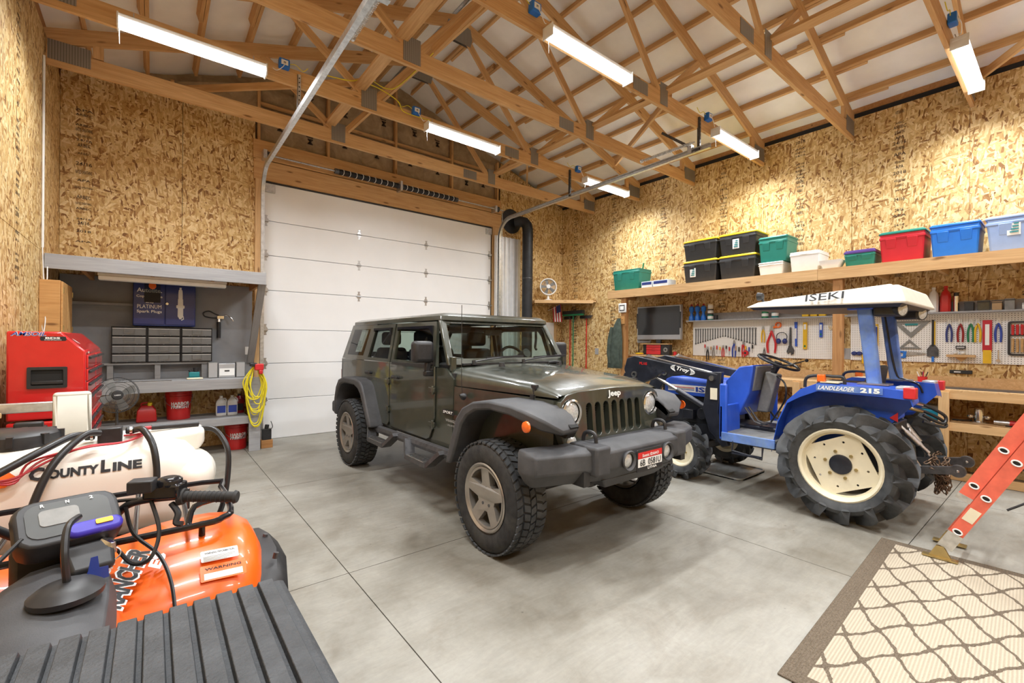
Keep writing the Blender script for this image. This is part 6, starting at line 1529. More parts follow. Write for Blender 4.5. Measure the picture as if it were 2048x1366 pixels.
aw = tool('adjustable_wrench', 'large dark adjustable wrench hanging head down', 'wrench', 2.785, 1.82); MB().prism([(-.012,0),(.012,0),(.018,-.30),(-.018,-.30)], 'y', -.020, -.006).build('handle', 'dark_steel', aw, bevel=.004); MB().plate([(-.02,-.29),(.02,-.29),(.055,-.36),(.045,-.42),(.01,-.44),(.012,-.40),(-.01,-.39),(-.03,-.43),(-.05,-.38)], (), .02, lambda u, v, w: (u, -.024+w, v)).build('jaw', 'dark_steel', aw, bevel=.003)
pb = tool('pry_bar', 'blue flat pry bar on the pegboard', 'pry bar', 2.71, 1.90); MB().prism([(-.022,0),(.022,0),(.018,-.12),(.018,-.34),(.024,-.38),(-.010,-.38),(-.014,-.12)], 'y', -.016, -.006).build('bar', 'blue_paint', pb, bevel=.003); MB().box(-.012, .012, -.0175, -.0155, -.26, -.10).build('sticker', 'white', pb)
def level(y, z, Ln, w, mat, label):
    t = tool('spirit_level', label, 'level', y, z); MB().box(-w/2, w/2, -.028, -.004, -Ln, 0).build('body', mat, t, bevel=.003); MB().box(-w*.3, w*.3, -.0295, -.0275, -.11, -.03).build('vial_window', 'white', t); MB().box(-w*.2, w*.2, -.0305, -.029, -Ln+.03, -Ln+.06).build('vial', 'green', t)
level(2.58, 1.89, .41, .055, 'tool_yellow', 'yellow spirit level hanging upright on the pegboard'); level(2.37, 1.88, .22, .04, 'blue_paint', 'short blue torpedo level on the pegboard')
kr = tool('key_ring', 'bunch of keys on a hook near the post', 'keys', 2.25, 1.85); MB().lathe([(.014,-.002),(.018,0),(.014,.002)], (0,-.012,-.01), (0,1,0), 14, True).build('ring', 'steel', kr)
for q in (-.3, 0, .3): MB().cbox((q*.06,-.012,-.05), (.012,.003,.06), M.Rotation(q, 3, 'Y')).build('key', 'bright_steel', kr)
hq = tool('caulking_gun', 'black caulking gun hanging by the post', 'caulking gun', 2.10, 1.80); MB().cyl((0,-.03,.16), (0,-.03,-.38), .014).cbox((0,-.03,-.12), (.05,.05,.22)).build('frame', 'black_plastic', hq, bevel=.006); MB().tube([(-.03,-.03,-.05),(-.09,-.03,-.12),(-.085,-.03,-.22),(-.03,-.03,-.26)], .010, 8, smooth=5).build('trigger', 'black_plastic', hq)
fg_ = tool('foil_gun', 'yellow and blue caulking gun behind the canopy posts', 'caulking gun', 1.72, 1.84); MB().box(-.03, .03, -.02, -.008, -.02, 0).box(.018, .03, -.02, -.008, -.26, 0).box(-.03,.03,-.03,-.008,-.30,-.25).build('frame', 'tool_yellow', fg_, bevel=.003); MB().cyl((0,-.03,-.04), (0,-.03,-.24), .022).build('cartridge', 'blue_print', fg_)
ss = tool('safety_glasses', 'blue and black safety goggles on the pegboard', 'goggles', 1.93, 1.43); MB().ball((-.03,-.025,0), (.035,.025,.03)).ball((.03,-.025,0), (.035,.025,.03)).build('lens', 'navy', ss)
yb = tool('yellow_card', 'yellow pouch hanging below the pegboard', 'pouch', 1.83, 1.42); MB().box(-.045, .045, -.02, -.004, -.13, .0).build('pouch', 'tool_yellow', yb, bevel=.006); MB().box(-.035, .035, -.022, -.019, 0, .04).build('flap', 'black_plastic', yb)
def square(y, z, w, h, up, label):
    t = tool('speed_square', label, 'square', y, z); k = -1 if up else 1
    o_ = [(-w/2, 0), (w/2, 0), (0, -h*k)]; ii = [(-w*.27, -h*.17*k), (w*.27, -h*.17*k), (0, -h*.68*k)]
    MB().plate(o_, [ii], .006, lambda u, v, w_: (u, -.012+w_, v)).build('plate', 'grey_plastic', t); MB().box(-w/2, w/2, -.02, -.004, -.012 if not up else -.0, .0 if not up else .012).build('fence', 'grey_plastic', t)
    if not up: MB().box(-w*.16, w*.18, -.014, -.012, -h*.14, -h*.26).build('sticker', 'tool_teal', t)
square(1.35, 1.87, .38, .225, False, 'large grey rafter square hanging point down'); square(1.365, 1.505, .23, .125, True, 'small grey speed square hanging point up')
sa_ = tool('drywall_saw', 'black scraper with long yellow handle on the pegboard', 'scraper', 1.135, 1.86); MB().box(-.012, .022, -.018, -.006, -.33, 0).build('edge_strip', 'tool_yellow', sa_); MB().cyl((0,-.02,.02), (0,-.02,-.32), .012).build('handle', 'black_plastic', sa_); MB().prism([(-.02,-.30),(.02,-.30),(.055,-.36),(.055,-.45),(-.055,-.45),(-.055,-.36)], 'y', -.022, -.010).build('blade', 'dark_steel', sa_); MB().box(-.012, .012, -.018, -.008, -.52, -.45).build('tip', 'bin_blue', sa_)
hs = tool('hand_saw', 'saw with blue handle hanging level under the squares', 'saw', 1.44, 1.44); MB().plate([(-.06,-.06),(.04,-.06),(.05,.03),(-.04,.04)], [[(-.035,-.035),(.01,-.035),(.015,.01),(-.02,.015)]], .018, lambda u, v, w: (u, -.022+w, v)).build('handle', 'bin_blue', hs, bevel=.004); MB().prism([(.04,-.03),(.235,-.005),(.235,.015),(.05,.03)], 'y', -.016, -.012).build('blade', 'steel', hs)
for y, m_, lb in ((.985,'navy','blue gripped snips on the pegboard'), (.885,'dark_red','coiled dark red cord hanging on the pegboard'), (.795,'green','green gripped scissors on the pegboard'), (.735,'tool_yellow','yellow gripped tin snips on the pegboard'), (.565,'blue_print','blue nut driver with black ring on the pegboard')): pliers(y, 1.88, .95, m_, lb)
kn = tool('small_shelf', 'little wooden shelf with white bulbs on the pegboard', 'shelf', .875, 1.44); MB().box(-.125, .125, -.10, -.004, -.03, 0).prism([(-.06,-.03),(.06,-.03),(0,-.09)], 'y', -.03, -.006).build('board', 'pine', kn, smooth=False)
for q, x in enumerate((-.05, .02)): b_ = MB().ball((0,0,0), (.03,.025,.022)).build('light_bulb', 'white', None); b_.location = (PX-.05, .875-x, 1.462); tag(b_, 'white bulb on the little shelf, ' + ('nearer the black scraper', 'nearer the red packet')[q], 'bulb', 'bulbs on the little shelf')
gd = tool('welding_glasses', 'dark folded goggles above the white bulbs', 'goggles', .88, 1.53); MB().box(-.045, .045, -.04, -.01, -.02, .02).build('frame', 'black_plastic', gd, bevel=.008); MB().box(-.035, .035, -.043, -.04, -.01, .01).build('lens', 'tv_silver', gd)
rk = tool('paint_stirrer_pack', 'tall red packet of wooden sticks on the pegboard', 'packet', .655, 1.86); MB().box(-.04, .04, -.02, -.006, -.38, 0).build('packet', 'bin_red', rk, bevel=.003); MB().box(-.035, .035, -.022, -.006, -.52, -.36).build('sticks', 'tool_yellow', rk); MB().box(-.018, .018, -.0215, -.0195, -.30, -.05).build('print_band', 'white_print', rk)
wr_ = tool('ratchet', 'chrome ratchet hanging below the blue nut driver', 'ratchet', .565, 1.50); MB().cyl((0,-.014,0), (0,-.014,-.10), .007).lathe([(0,-.01),(.018,-.01),(.018,.01),(0,.01)], (0,-.014,-.12), (0,1,0), 16).build('body', 'bright_steel', wr_)
scr = tool('screwdriver_rack', 'black rack of red handled chisels and screwdrivers', 'tool rack', .36, 1.84); MB().plate(rect(-.13,.13,-.40,0,.03), [rect(-.11,.11,-.38,-.02,.02)], .02, lambda u, v, w: (u, -.024+w, v)).box(-.12,.12,-.02,-.008,-.17,-.15).build('frame', 'black_plastic', scr)
for i in range(6):
    x = -.09+i*.036; MB().cyl((x,-.024,-.04), (x,-.024,-.16), .013, .011, n=10).build('red_handle', 'red_plastic', scr); MB().cyl((x,-.024,-.20), (x,-.024,-.36), .013, n=10).build('wood_grip', 'wood_handle', scr)
ob_ = MB().box(-.006, .004, -.05, .05, -.08, .08).build('socket_box', 'tv_silver', None, bevel=.004); ob_.location = (XR-.006, 2.065, 1.42); tag(ob_, 'grey electrical socket box between the two pegboards', 'socket')
# on and under the bench
cp = thing('pen_cup', 'red cup holding pens on the pine bench', 'cup', (7.42, 1.17, 1.0565)); MB().lathe([(0,.004),(.038,.004),(.04,0),(.048,.11),(.044,.11),(.036,.01),(0,.01)], (0,0,0), (0,0,1), 22).build('cup', 'red_plastic', cp)
for i, m_ in enumerate(('navy','white','red_plastic','black_plastic')): MB().cyl((0,.0,.02), (.03*math.cos(i*2),.05*math.sin(i*1.7),.17), .005, n=6).build('pen', m_, cp)
gb = thing('glue_bottle', 'small glue bottle with red tip beside the pen cup', 'bottle', (7.45, 1.02, 1.05)); MB().cyl((0,0,0),(0,0,.05),.016).build('bottle', 'white', gb); MB().cyl((0,0,.05),(0,0,.085),.012,.004).build('tip', 'black_plastic', gb)
ps = thing('power_strip', 'black power strip fixed above the bench back board', 'power strip', (XR-.004, .88, 1.225)); MB().box(-.035, 0, -.10, .10, -.022, .022).build('strip', 'black_plastic', ps, bevel=.006); MB().box(-.037, -.035, .0, .06, -.006, .006).build('print', 'white_print', ps)
bc = thing('tool_case', 'open blue plastic tool case on the lower bench shelf', 'tool case', (7.38, 1.16, .669)); MB().box(-.14, .14, -.17, .17, 0, .12).build('case', 'case_blue', bc, bevel=.012); MB().box(-.12, .12, -.16, .16, .12, .17).build('tray', 'grey_plastic', bc, bevel=.01); MB().tube([(-.145,-.05,.06),(-.165,-.05,.06),(-.165,.05,.06),(-.145,.05,.06)], .007, 6).build('handle', 'case_blue', bc)
ro = thing('router_motor', 'shiny steel router motor standing on the lower bench shelf', 'router', (7.42, .68, .669)); MB().lathe([(0,.0),(.08,0),(.08,.012),(.045,.02),(.045,.15),(.035,.17),(0,.17)], (0,0,0), (0,0,1), 22).build('motor', 'bright_steel', ro); MB().ball((-.02,-.07,.07), .03).ball((-.02,.07,.07), .03).build('knob', 'bright_steel', ro); MB().tube([(0,.06,.02),(-.05,.14,.015),(-.03,.22,.012),(-.06,.17,.012)], .008, 6, smooth=5).build('cord', 'hose_black', ro)
gr_ = thing('angle_grinder', 'red and black angle grinder lying on the lower bench shelf', 'grinder', (7.36, .42, .70)); MB().cyl((0,.14,0),(0,.02,0),.025,.03).build('gear_head', 'galv', gr_); MB().cyl((0,.02,0),(0,-.05,0),.032).build('body', 'red_plastic', gr_); MB().cyl((0,-.05,0),(0,-.14,0),.028).ball((.0,-.06,.03), .03).build('grip', 'black_plastic', gr_); MB().tube([(0,-.14,0),(-.04,-.16,-.02),(-.06,-.05,-.024),(-.05,.05,-.024)], .007, 6, smooth=5).build('cord', 'hose_black', gr_)
rb_ = thing('red_box', 'bright red box on the floor under the pine bench', 'box', (7.42, 1.16, 0)); MB().box(-.16, .16, -.15, .15, 0, .34).build('box', 'red_plastic', rb_, bevel=.012); MB().box(-.165, .165, -.155, .155, .29, .345).build('lid', 'red_plastic', rb_, bevel=.01)
# ------------------------------------------------------------------ corner by the stovepipe
st = thing('wood_stove', 'black stove with pipe rising to a wall collar', 'stove', (6.40, 7.42, 0))
MB().box(-.28, .28, -.25, .25, .18, .95).build('firebox', 'stove_pipe', st, bevel=.015)
for x in (-.22, .22):
    for y in (-.2, .2): MB().cyl((x,y,0),(x,y,.2),.02).build('leg', 'stove_pipe', st)
MB().cyl((.03,.10,.94), (.03,.10,3.95), .115, n=24).build('pipe', 'stove_pipe', st)
MB().lathe([(.118,-.01),(.121,-.005),(.121,.005),(.118,.01)], (.03,.10,2.95), (0,0,1), 24).build('pipe_joint', 'dark_steel', st)
MB().tube([(.03,.10,3.93),(.03,.10,4.03),(.025,.12,4.12),(.0,.17,4.19),(-.06,.25,4.22),(-.13,.34,4.22)], .117, 24).build('elbow', 'stove_pipe', st)
MB().lathe([(.0,.006),(.27,.006),(.27,0),(0,0)], (-.17,.43,4.24), (0,-1,0), 36).build('wall_collar', 'stove_pipe', st)
cs_ = thing('corrugated_heat_shield', 'white corrugated steel sheet standing behind the stovepipe', 'metal sheet', (6.10, 7.80, 0))
prof = []; n_ = 48
for i in range(n_+1):
    u = -.36+.72*i/n_; k = i % 8; prof.append((u, {0:0,1:0,2:-.03,3:-.03,4:-.03,5:0,6:0,7:-.004}[k]))
MB().loft([[(u, v, z) for u, v in prof] for z in (0.02, 3.85)], False, False, False).build('sheet', 'sheet_steel', cs_)
cl_ = MB()
for i in range(114): cl_.cbox((5.865, 7.70, .6+i*.033), (.006 if i % 2 else .014, .014 if i % 2 else .006, .04))
o = cl_.build('hoist_chain', 'galv'); o['kind'] = 'stuff'; tag(o, 'thin chain hoist hanging beside the garage door track', 'chain')
cshelf = thing('corner_shelf', 'pine corner shelf holding a white fan', 'shelf', (7.3, 7.5, 2.47))
MB().prism([(-.58,.372),(.553,.372),(.553,-.72),(.44,-.72),(-.58,.10)], 'z', 0, .03).build('board', 'pine', cshelf, smooth=False); beam('front_edge', (6.72, 7.60, 2.475), (7.745, 6.77, 2.475), .03, .07, 'pine', cshelf)
wf_ = thing('desk_fan', 'round white desk fan on the corner shelf', 'fan', (7.10, 7.56, 2.51)); fc_ = V((0,0,.32)); fd_ = V((-.55,-.8,.1)).normalized(); fa = fd_.cross(V((0,0,1))).normalized(); fb = fd_.cross(fa)
MB().lathe([(0,0),(.11,0),(.10,.02),(.03,.04),(.02,.12),(0,.12)], (0,0,0), (0,0,1), 24).build('base', 'white', wf_); MB().lathe([(.17,-.05),(.195,-.05),(.20,0),(.195,.03),(.175,.03)], fc_, fd_, 32, True).build('shroud', 'white', wf_); MB().lathe([(0,.05),(.045,.05),(.05,.03)], fc_, fd_, 18).build('hub', 'white', wf_)
w_ = MB()
for i in range(40):
    t = 2*PI*i/40; e = fa*math.cos(t)+fb*math.sin(t); f = fa*math.cos(t+.25)+fb*math.sin(t+.25); w_.tube([fc_+fd_*.045+e*.04, fc_+fd_*.045+e*.11, fc_+fd_*.028+f*.185], .0018, 4)
o = w_.build('guard_wires', 'tv_silver', wf_); o['kind'] = 'stuff'
for k in range(5):
    t = 2*PI*k/5; e = fa*math.cos(t)+fb*math.sin(t); f = fb*math.cos(t)-fa*math.sin(t); MB().hexa([fc_+e*.03-f*.02-fd_*.02, fc_+e*.03+f*.02, fc_+e*.03+f*.02+fd_*.003, fc_+e*.03-f*.02-fd_*.017], [fc_+e*.165-f*.05-fd_*.03, fc_+e*.165+f*.03, fc_+e*.165+f*.03+fd_*.003, fc_+e*.165-f*.05-fd_*.027]).build('blade', 'grey_plastic', wf_)
d2 = struct(empty('door_2', (7.15, YD, 0)), 'white side door half hidden behind the car'); MB().box(-.42, .42, -.03, -.002, 0, 2.03).build('door_leaf', 'door_white', d2, bevel=.004)
for x in (-.46, .46): beam('casing', (7.15+x, YD-.025, 0), (7.15+x, YD-.025, 2.08), .08, .04, 'pine', d2, up=(0,1,0))
MB().ball((.36,-.06,1.0), .03).build('door_knob', 'brass', d2)
fl = thing('small_flag', 'small striped flag on a stick pinned by the corner', 'flag', (7.44, 7.70, 2.36), -PI/4)
MB().tube([(-.16,0,-.06),(.14,0,.08)], .006, 6).build('stick', 'white', fl)
for i in range(7): MB().hexa([(-.02+i*.0285,-.004,.02-.34),(.0+i*.0285+.008,-.004,.02-.34),(.008+i*.0285,.004,.02-.34),(-.02+i*.0285,.004,.02-.34)], [(-.05+i*.0285,-.004,.02+i*.012),(-.022+i*.0285,-.004,.032+i*.012),(-.022+i*.0285,.004,.032+i*.012),(-.05+i*.0285,.004,.02+i*.012)]).build('stripe', 'flag_red' if i % 2 == 0 else 'white', fl)
MB().hexa([(.05,-.007,-.12),(.15,-.007,-.08),(.15,-.003,-.08),(.05,-.003,-.12)], [(.035,-.007,.045),(.135,-.007,.09),(.135,-.003,.09),(.035,-.003,.045)]).build('canton', 'flag_blue', fl)
for y, m_, lb, nm in ((7.56, 'red_paint', 'red handled rake hung nearest the corner', 'rake'), (7.04, 'red_paint', 'red handled rake hung nearest the coat', 'rake')):
    t = thing('garden_rake', lb, nm, (XR-.035, y, .9)); MB().cyl((0,0,0), (0,0,1.26), .013).build('handle', m_, t); MB().box(-.02, .02, -.17, .17, 1.25, 1.28).build('head', 'dark_steel', t)
    for k in range(12): MB().box(-.05, -.02, -.165+k*.029, -.159+k*.029, 1.21, 1.27).build('tine', 'dark_steel', t)
t = thing('push_broom', 'green handled push broom hung bristles up between the rakes', 'broom', (XR-.17, 7.33, .9)); MB().cyl((0,0,0), (0,0,1.28), .013).build('handle', 'green', t); MB().box(-.035, .035, -.31, .31, 1.28, 1.32).build('block', 'green', t); MB().box(-.04, .04, -.32, .32, 1.32, 1.40).build('bristles', 'black_plastic', t); MB().tube([(0,-.16,1.28),(0,-.01,1.12)], .006, 6).tube([(0,.16,1.28),(0,.01,1.12)], .006, 6).build('brace', 'dark_steel', t)
MB().tube([(0,0,1.42),(.16,0,1.46)], .008, 6).build('wall_peg', 'dark_steel', t); MB().tube([(0,-.06,1.40),(.02,-.04,1.48),(.02,.04,1.48),(0,.06,1.40)], .008, 6, smooth=4).build('hang_loop', 'black_plastic', t)
# ------------------------------------------------------------------ ladder leaning on a truss
LB = V((4.45, .60, .056)); LT = V((4.45, -1.62, 4.44)); ld = (LT-LB).normalized(); LL = (LT-LB).length; ln = V((1,0,0)).cross(ld); ln = ln if ln.z > 0 else -ln
lad = thing('extension_ladder', 'orange red fibreglass extension ladder leaning with its foot on the rug', 'ladder', tuple(LB))
def rail(x, off, l0, l1, name, flip):
    pr = [(0,-.04),(.028,-.04),(.028,-.034),(.005,-.034),(.005,.034),(.028,.034),(.028,.04),(0,.04)]
    rings = [[ld*l+V((1,0,0))*(x+(a if flip > 0 else -a))+ln*(b+off) for a, b in pr] for l in (l0, l1)]
    return MB().loft(rings).build(name, 'ladder_red', lad)
for base, (off, l0, l1, w) in enumerate(((0, .06, 3.6, .40), (.085, .42, LL-.02, .36))):
    x0 = (.40-w)/2
    for fx, x in ((1, x0), (-1, x0+w)):
        r = rail(x, off, l0, l1, 'base_rail' if base == 0 else 'fly_rail', fx)
        if base == 0:
            MB().add([ld*l+V((1,0,0))*(x-.003*fx)+ln*(off+b) for l, b in ((.05,-.041),(.05,.041),(.18,.041),(.18,-.041))], [(0,1,2,3)]).hexa([ld*.05+V((x-.004*fx,0,0))-ln*.042, ld*.05+V((x-.004*fx,0,0))+ln*.042, ld*.17+V((x-.004*fx,0,0))+ln*.042, ld*.17+V((x-.004*fx,0,0))-ln*.042], [ld*.05+V((x-.001*fx,0,0))-ln*.042, ld*.05+V((x-.001*fx,0,0))+ln*.042, ld*.17+V((x-.001*fx,0,0))+ln*.042, ld*.17+V((x-.001*fx,0,0))-ln*.042]).build('foot_bracket', 'galv', r)
            ft = MB().cbox((x, 0, -.035), (.05, .19, .012)).prism([(-.06,-.03),(.06,-.03),(.02,.05),(-.02,.05)], 'x', x-.012, x-.006).prism([(-.06,-.03),(.06,-.03),(.02,.05),(-.02,.05)], 'x', x+.006, x+.012).build('shoe', 'brass', lad)
            if fx > 0: MB().hexa([ld*.30+V((-.002,0,0))-ln*.03, ld*.30+V((-.002,0,0))+ln*.03, ld*.40+V((-.002,0,0))+ln*.03, ld*.40+V((-.002,0,0))-ln*.03], [ld*.30+V((-.0005,0,0))-ln*.03, ld*.30+V((-.0005,0,0))+ln*.03, ld*.40+V((-.0005,0,0))+ln*.03, ld*.40+V((-.0005,0,0))-ln*.03]).build('label', 'cream', r)
        else:
            MB().hexa([ld*.41+V((x-.004*fx,0,0))+ln*(off-.042), ld*.41+V((x-.004*fx,0,0))+ln*(off+.042), ld*.45+V((x-.004*fx,0,0))+ln*(off+.042), ld*.45+V((x-.004*fx,0,0))+ln*(off-.042)], [ld*.41+V((x+.03*fx,0,0))+ln*(off-.042), ld*.41+V((x+.03*fx,0,0))+ln*(off+.042), ld*.45+V((x+.03*fx,0,0))+ln*(off+.042), ld*.45+V((x+.03*fx,0,0))+ln*(off-.042)]).build('end_clip', 'galv', r)
    l = .20 if base == 0 else .54
    while l < l1-.1:
        ru = MB(); pts = []
        MB().tube([ld*l+V((x0+.003,0,0))+ln*off, ld*l+V((x0+w-.003,0,0))+ln*off], .017, 10).build('rung', 'galv', lad)
        ring = []
        for i in range(18):
            t = 2*PI*i/18; ring.append(ld*(l+.017*math.sin(t))+ln*(off+.024*math.cos(t))+V((x0-.004,0,0)))
        MB().tube(ring, .005, 6, True).build('rung_end', 'white', lad)
        MB().add([ld*(l+.014*math.sin(2*PI*i/12))+ln*(off+.020*math.cos(2*PI*i/12))+V((x0-.0015,0,0)) for i in range(12)], [tuple(range(12))]).build('rung_hollow', 'dark_recess', lad)
        l += .305
MB().tube([ld*.75+V((.20,0,0))-ln*.05, ld*.80+V((.22,0,0))-ln*.13, ld*.62+V((.24,0,0))-ln*.18, ld*.45+V((.22,0,0))-ln*.12], .008, 6, smooth=5).build('rope', 'hose_black', lad)
# ------------------------------------------------------------------ rug
rug = MB().box(-1.14, 1.14, -.755, .755, 0, .010).build('rug', 'rug_weave', None, bevel=.004); rug.location = (3.47, .158, .0); rug.rotation_euler = (0,0,math.radians(2.4))
tag(rug, 'beige rug with brown trellis pattern under the ladder foot', 'rug')
# ------------------------------------------------------------------ quad bike
QX = -.20
Q = thing('quad_bike', 'orange quad bike with black racks and handlebar', 'quad bike', (QX, 1.55, 0))
def q(x, y, z): return (x-QX, y-1.55, z)
def qv(x, y, z): return V(q(x, y, z))
# front fenders: each a curved orange shell
for s in (1, -1):
    rings = []
    def fx(x): return s*(x-QX)
    for y, zt, xo in ((1.66,.70,.22),(1.70,.775,.27),(1.78,.825,.31),(1.90,.862,.33),(2.05,.868,.33),(2.20,.84,.32),(2.34,.77,.28),(2.40,.70,.24)):
        ring = []
        for f, dz in ((-.10,-.02),(.0,.0),(.10,.008),(.18,.006),(.24,-.004),(.28,-.03),(.30,-.07),(.31,-.12)):
            ring.append((fx(f*(xo/.31)), y-1.55, zt+dz))
        rings.append(ring)
    inner = [[(a, b, c-.012) for a, b, c in r[::-1]] for r in rings]
    fd = MB().loft([r+i for r, i in zip(rings, inner)]).build('front_fender', 'orange_plastic', Q)
    fl_ = []
    for y, zt, xo in ((1.72,.66,.30),(1.78,.73,.345),(1.90,.765,.365),(2.05,.77,.365),(2.20,.745,.355),(2.32,.68,.32)):
        fl_.append([(fx(xo-.04), y-1.55, zt), (fx(xo+.01), y-1.55, zt-.005), (fx(xo+.045), y-1.55, zt-.05), (fx(xo+.05), y-1.55, zt-.13), (fx(xo+.035), y-1.55, zt-.13), (fx(xo+.03), y-1.55, zt-.05), (fx(xo), y-1.55, zt-.02), (fx(xo-.04), y-1.55, zt-.015)])
    MB().loft(fl_).build('fender_flare', 'black_plastic', Q)
    for y in (1.82, 2.02): MB().cyl((fx(.355), y-1.55, .755), (fx(.36), y-1.55, .775), .009, n=8).build('screw', 'dark_steel', Q)
    # side panel between tank and fender
    sp_q = MB().hexa([(fx(-.10),1.45-1.55,.62),(fx(.02),1.50-1.55,.58),(fx(.06),2.0-1.55,.72),(fx(-.10),2.0-1.55,.70)], [(fx(-.14),1.45-1.55,.79),(fx(-.12),1.50-1.55,.79),(fx(-.05),1.95-1.55,.82),(fx(-.14),1.97-1.55,.82)]).build('side_panel', 'orange_plastic', Q, bevel=.015)
    rear = []
    for y, zt in ((.35,.66),(.45,.78),(.65,.83),(.95,.83),(1.12,.76),(1.18,.66)):
        rear.append([(fx(a), y-1.55, zt+b) for a, b in ((-.10,0),(.1,.005),(.25,-.005),(.30,-.04),(.31,-.10),(.295,-.10),(.285,-.05),(.24,-.02),(-.10,-.015))])
    MB().loft(rear).build('rear_fender', 'orange_plastic', Q)
    for y in (2.06, .80):
        w = MB().lathe([(.13,-.09),(.22,-.115),(.27,-.10),(.285,-.05),(.285,.05),(.27,.10),(.22,.115),(.13,.09)], (0,0,0), (1,0,0), 30).build('wheel', 'rubber', Q); w.location = (fx(.22), y-1.55, .285)
        MB().lathe([(0,.05),(.05,.05),(.06,.02),(.12,.03),(.132,.085)], (0,0,0), (s,0,0), 24).build('rim', 'dark_steel', w)
        for k in range(16):
            t = 2*PI*k/16
            for a in (-.06, .06): MB().cbox((a, .288*math.cos(t+a*2), .288*math.sin(t+a*2)), (.085, .035, .022), M.Rotation(t+a*2-PI/2, 3, 'X')).build('knob', 'rubber', w)
qs = lambda x: x-QX
RU, RN = V((.33,.83,.44)).normalized(), V((.12,-.42,.9)).normalized(); RV = RN.cross(RU)
RO = qv(-.055,1.745,.848)
lettering('lettering', 'RANCHER', RO, RU, RV, .20, .066, 'white_print', Q, bold=.075, shear=.2, lift=.002)
lettering('lettering', 'RANCHER', RO, RU, RV, .193, .055, 'black_print', Q, bold=.035, shear=.2, lift=.004)
lettering('lettering', 'HONDA', RO+RV*.052+RU*.0, RU, RV, .085, .018, 'white_print', Q, bold=.05, shear=.2, lift=.003)
lettering('lettering', 'ES', RO-RV*.056+RU*.06, RU, RV, .055, .034, 'white_print', Q, bold=.05, shear=.2, lift=.003)
for o_, v_, w, h, m_, tx in ((qv(.18,1.772,.838), V((0,.86,.51)), .105, .042, 'white', 'WARNING INFORMATION'), (qv(.185,1.715,.806), V((0,.70,.71)), .125, .05, 'orange_light', 'WARNING')):
    u_ = V((1,0,-.05)).normalized(); v_.normalize(); n_ = u_.cross(v_)
    MB().plate(rect(-w/2,w/2,-h/2,h/2,.004), (), .0015, lambda a, b, c: o_+u_*a+v_*b+n_*c).build('warning_sticker', m_, Q)
    lettering('lettering', tx, o_+v_*h*.25, u_, v_, w*.8, .008, 'black_print', Q, bold=.02, lift=.0025)
    if m_ == 'white':
        for k in range(4): MB().plate(rect(-w*.44,w*(.42-.08*k),-.0015,.0015), (), .0005, lambda a, b, c: o_+u_*a+v_*(b-.003-k*.005)+n_*(c+.0016)).build('fine_print', 'grey_print', Q)
    else: MB().plate(rect(-w*.42,w*.42,-h*.4,-h*.02), (), .0005, lambda a, b, c: o_+u_*a+v_*b+n_*(c+.0016)).build('sticker_panel', 'white', Q)
# tank cover, seat
rings = []
for y, hw, z in ((1.00,.12,.80),(1.10,.13,.85),(1.30,.13,.865),(1.42,.128,.885),(1.55,.13,.91),(1.66,.125,.925),(1.74,.10,.92),(1.80,.07,.90)):
    rings.append([(a*hw, y-1.55, z+b) for a, b in ((-1,-.22),(-1.02,-.08),(-.9,-.02),(-.5,.005),(0,.012),(.5,.005),(.9,-.02),(1.02,-.08),(1,-.22))])
MB().loft(rings).build('tank_cover', 'flare_plastic', Q, bevel=.004)
MB().box(-.15, .15, .55-1.55, 1.25-1.55, .66, .84).build('seat', 'leather', Q, bevel=.04, segs=3)
MB().box(-.16, .16, .55-1.55, 2.3-1.55, .34, .66).build('engine', 'dark_recess', Q, bevel=.02)
cpq = MB().lathe([(0,.028),(.03,.028),(.055,.018),(.072,.004),(.07,-.01)], q(-.16,1.545,.925), (0,0,1), 24).build('fuel_cap', 'black_plastic', Q)
MB().tube([q(-.16,1.545,.95), q(-.165,1.55,1.02), q(-.165,1.60,1.07), q(-.15,1.66,1.075)], .008, 8, smooth=5).build('vent_hose', 'hose_black', Q)
# instrument pod
pr_ = V((.16, -.55, .82)).normalized(); pu = V((1,.25,0)).normalized(); pv = pr_.cross(pu); pc = qv(-.18,1.765,1.035)
pf_ = lambda u, v, w: pc+pu*u+pv*v+pr_*w
pod = MB().loft([[pf_(u*1.0, v, -.05) for u, v in rect(-.105,.105,-.076,.076,.04,3)], [pf_(u*1.06, v*1.06, .0) for u, v in rect(-.105,.105,-.076,.076,.04,3)], [pf_(u, v, .022) for u, v in rect(-.105,.105,-.076,.076,.04,3)]]).build('instrument_pod', 'black_plastic', Q, bevel=.006)
MB().plate(rect(-.086,.086,-.056,.06,.03), (), .004, lambda u, v, w: pf_(u, v, .0205+w)).build('dial_window', 'dial', pod)
MB().plate(rect(-.06,.02,-.02,.035,.012), (), .002, lambda u, v, w: pf_(u, v, .0245+w)).build('lcd_window', 'grey_plastic', pod)
for i, ch_ in enumerate('RN2'): lettering('lettering', ch_, pf_(-.05+i*.05, .052, .0255), pu, pv, .008, .011, 'white_print', pod, bold=.02)
MB().plate([(-.045,-.11),(.045,-.11),(.055,-.02),(-.055,-.02)], (), .03, lambda u, v, w: pf_(u+.03, v-.06, -.03+w)).build('key_panel', 'black_plastic', pod, bevel=.01)
rm = MB().loft([[pf_(u+.045, v-.055, w) for u, v in rect(-.06,.06,-.022,.022,.02,3)] for w in (.012, .034)]).build('remote', 'violet_blue', pod, bevel=.008)
MB().plate(rect(-.015,.022,-.008,.008,.004), (), .003, lambda u, v, w: pf_(u+.06, v-.05, .035+w)).build('remote_button', 'tool_yellow', pod)
MB().tube([pf_(.06, -.085, -.01), pf_(.075, -.11, -.005), pf_(.075, -.125, -.02)], .012, 8).build('key_switch', 'bright_steel', pod)
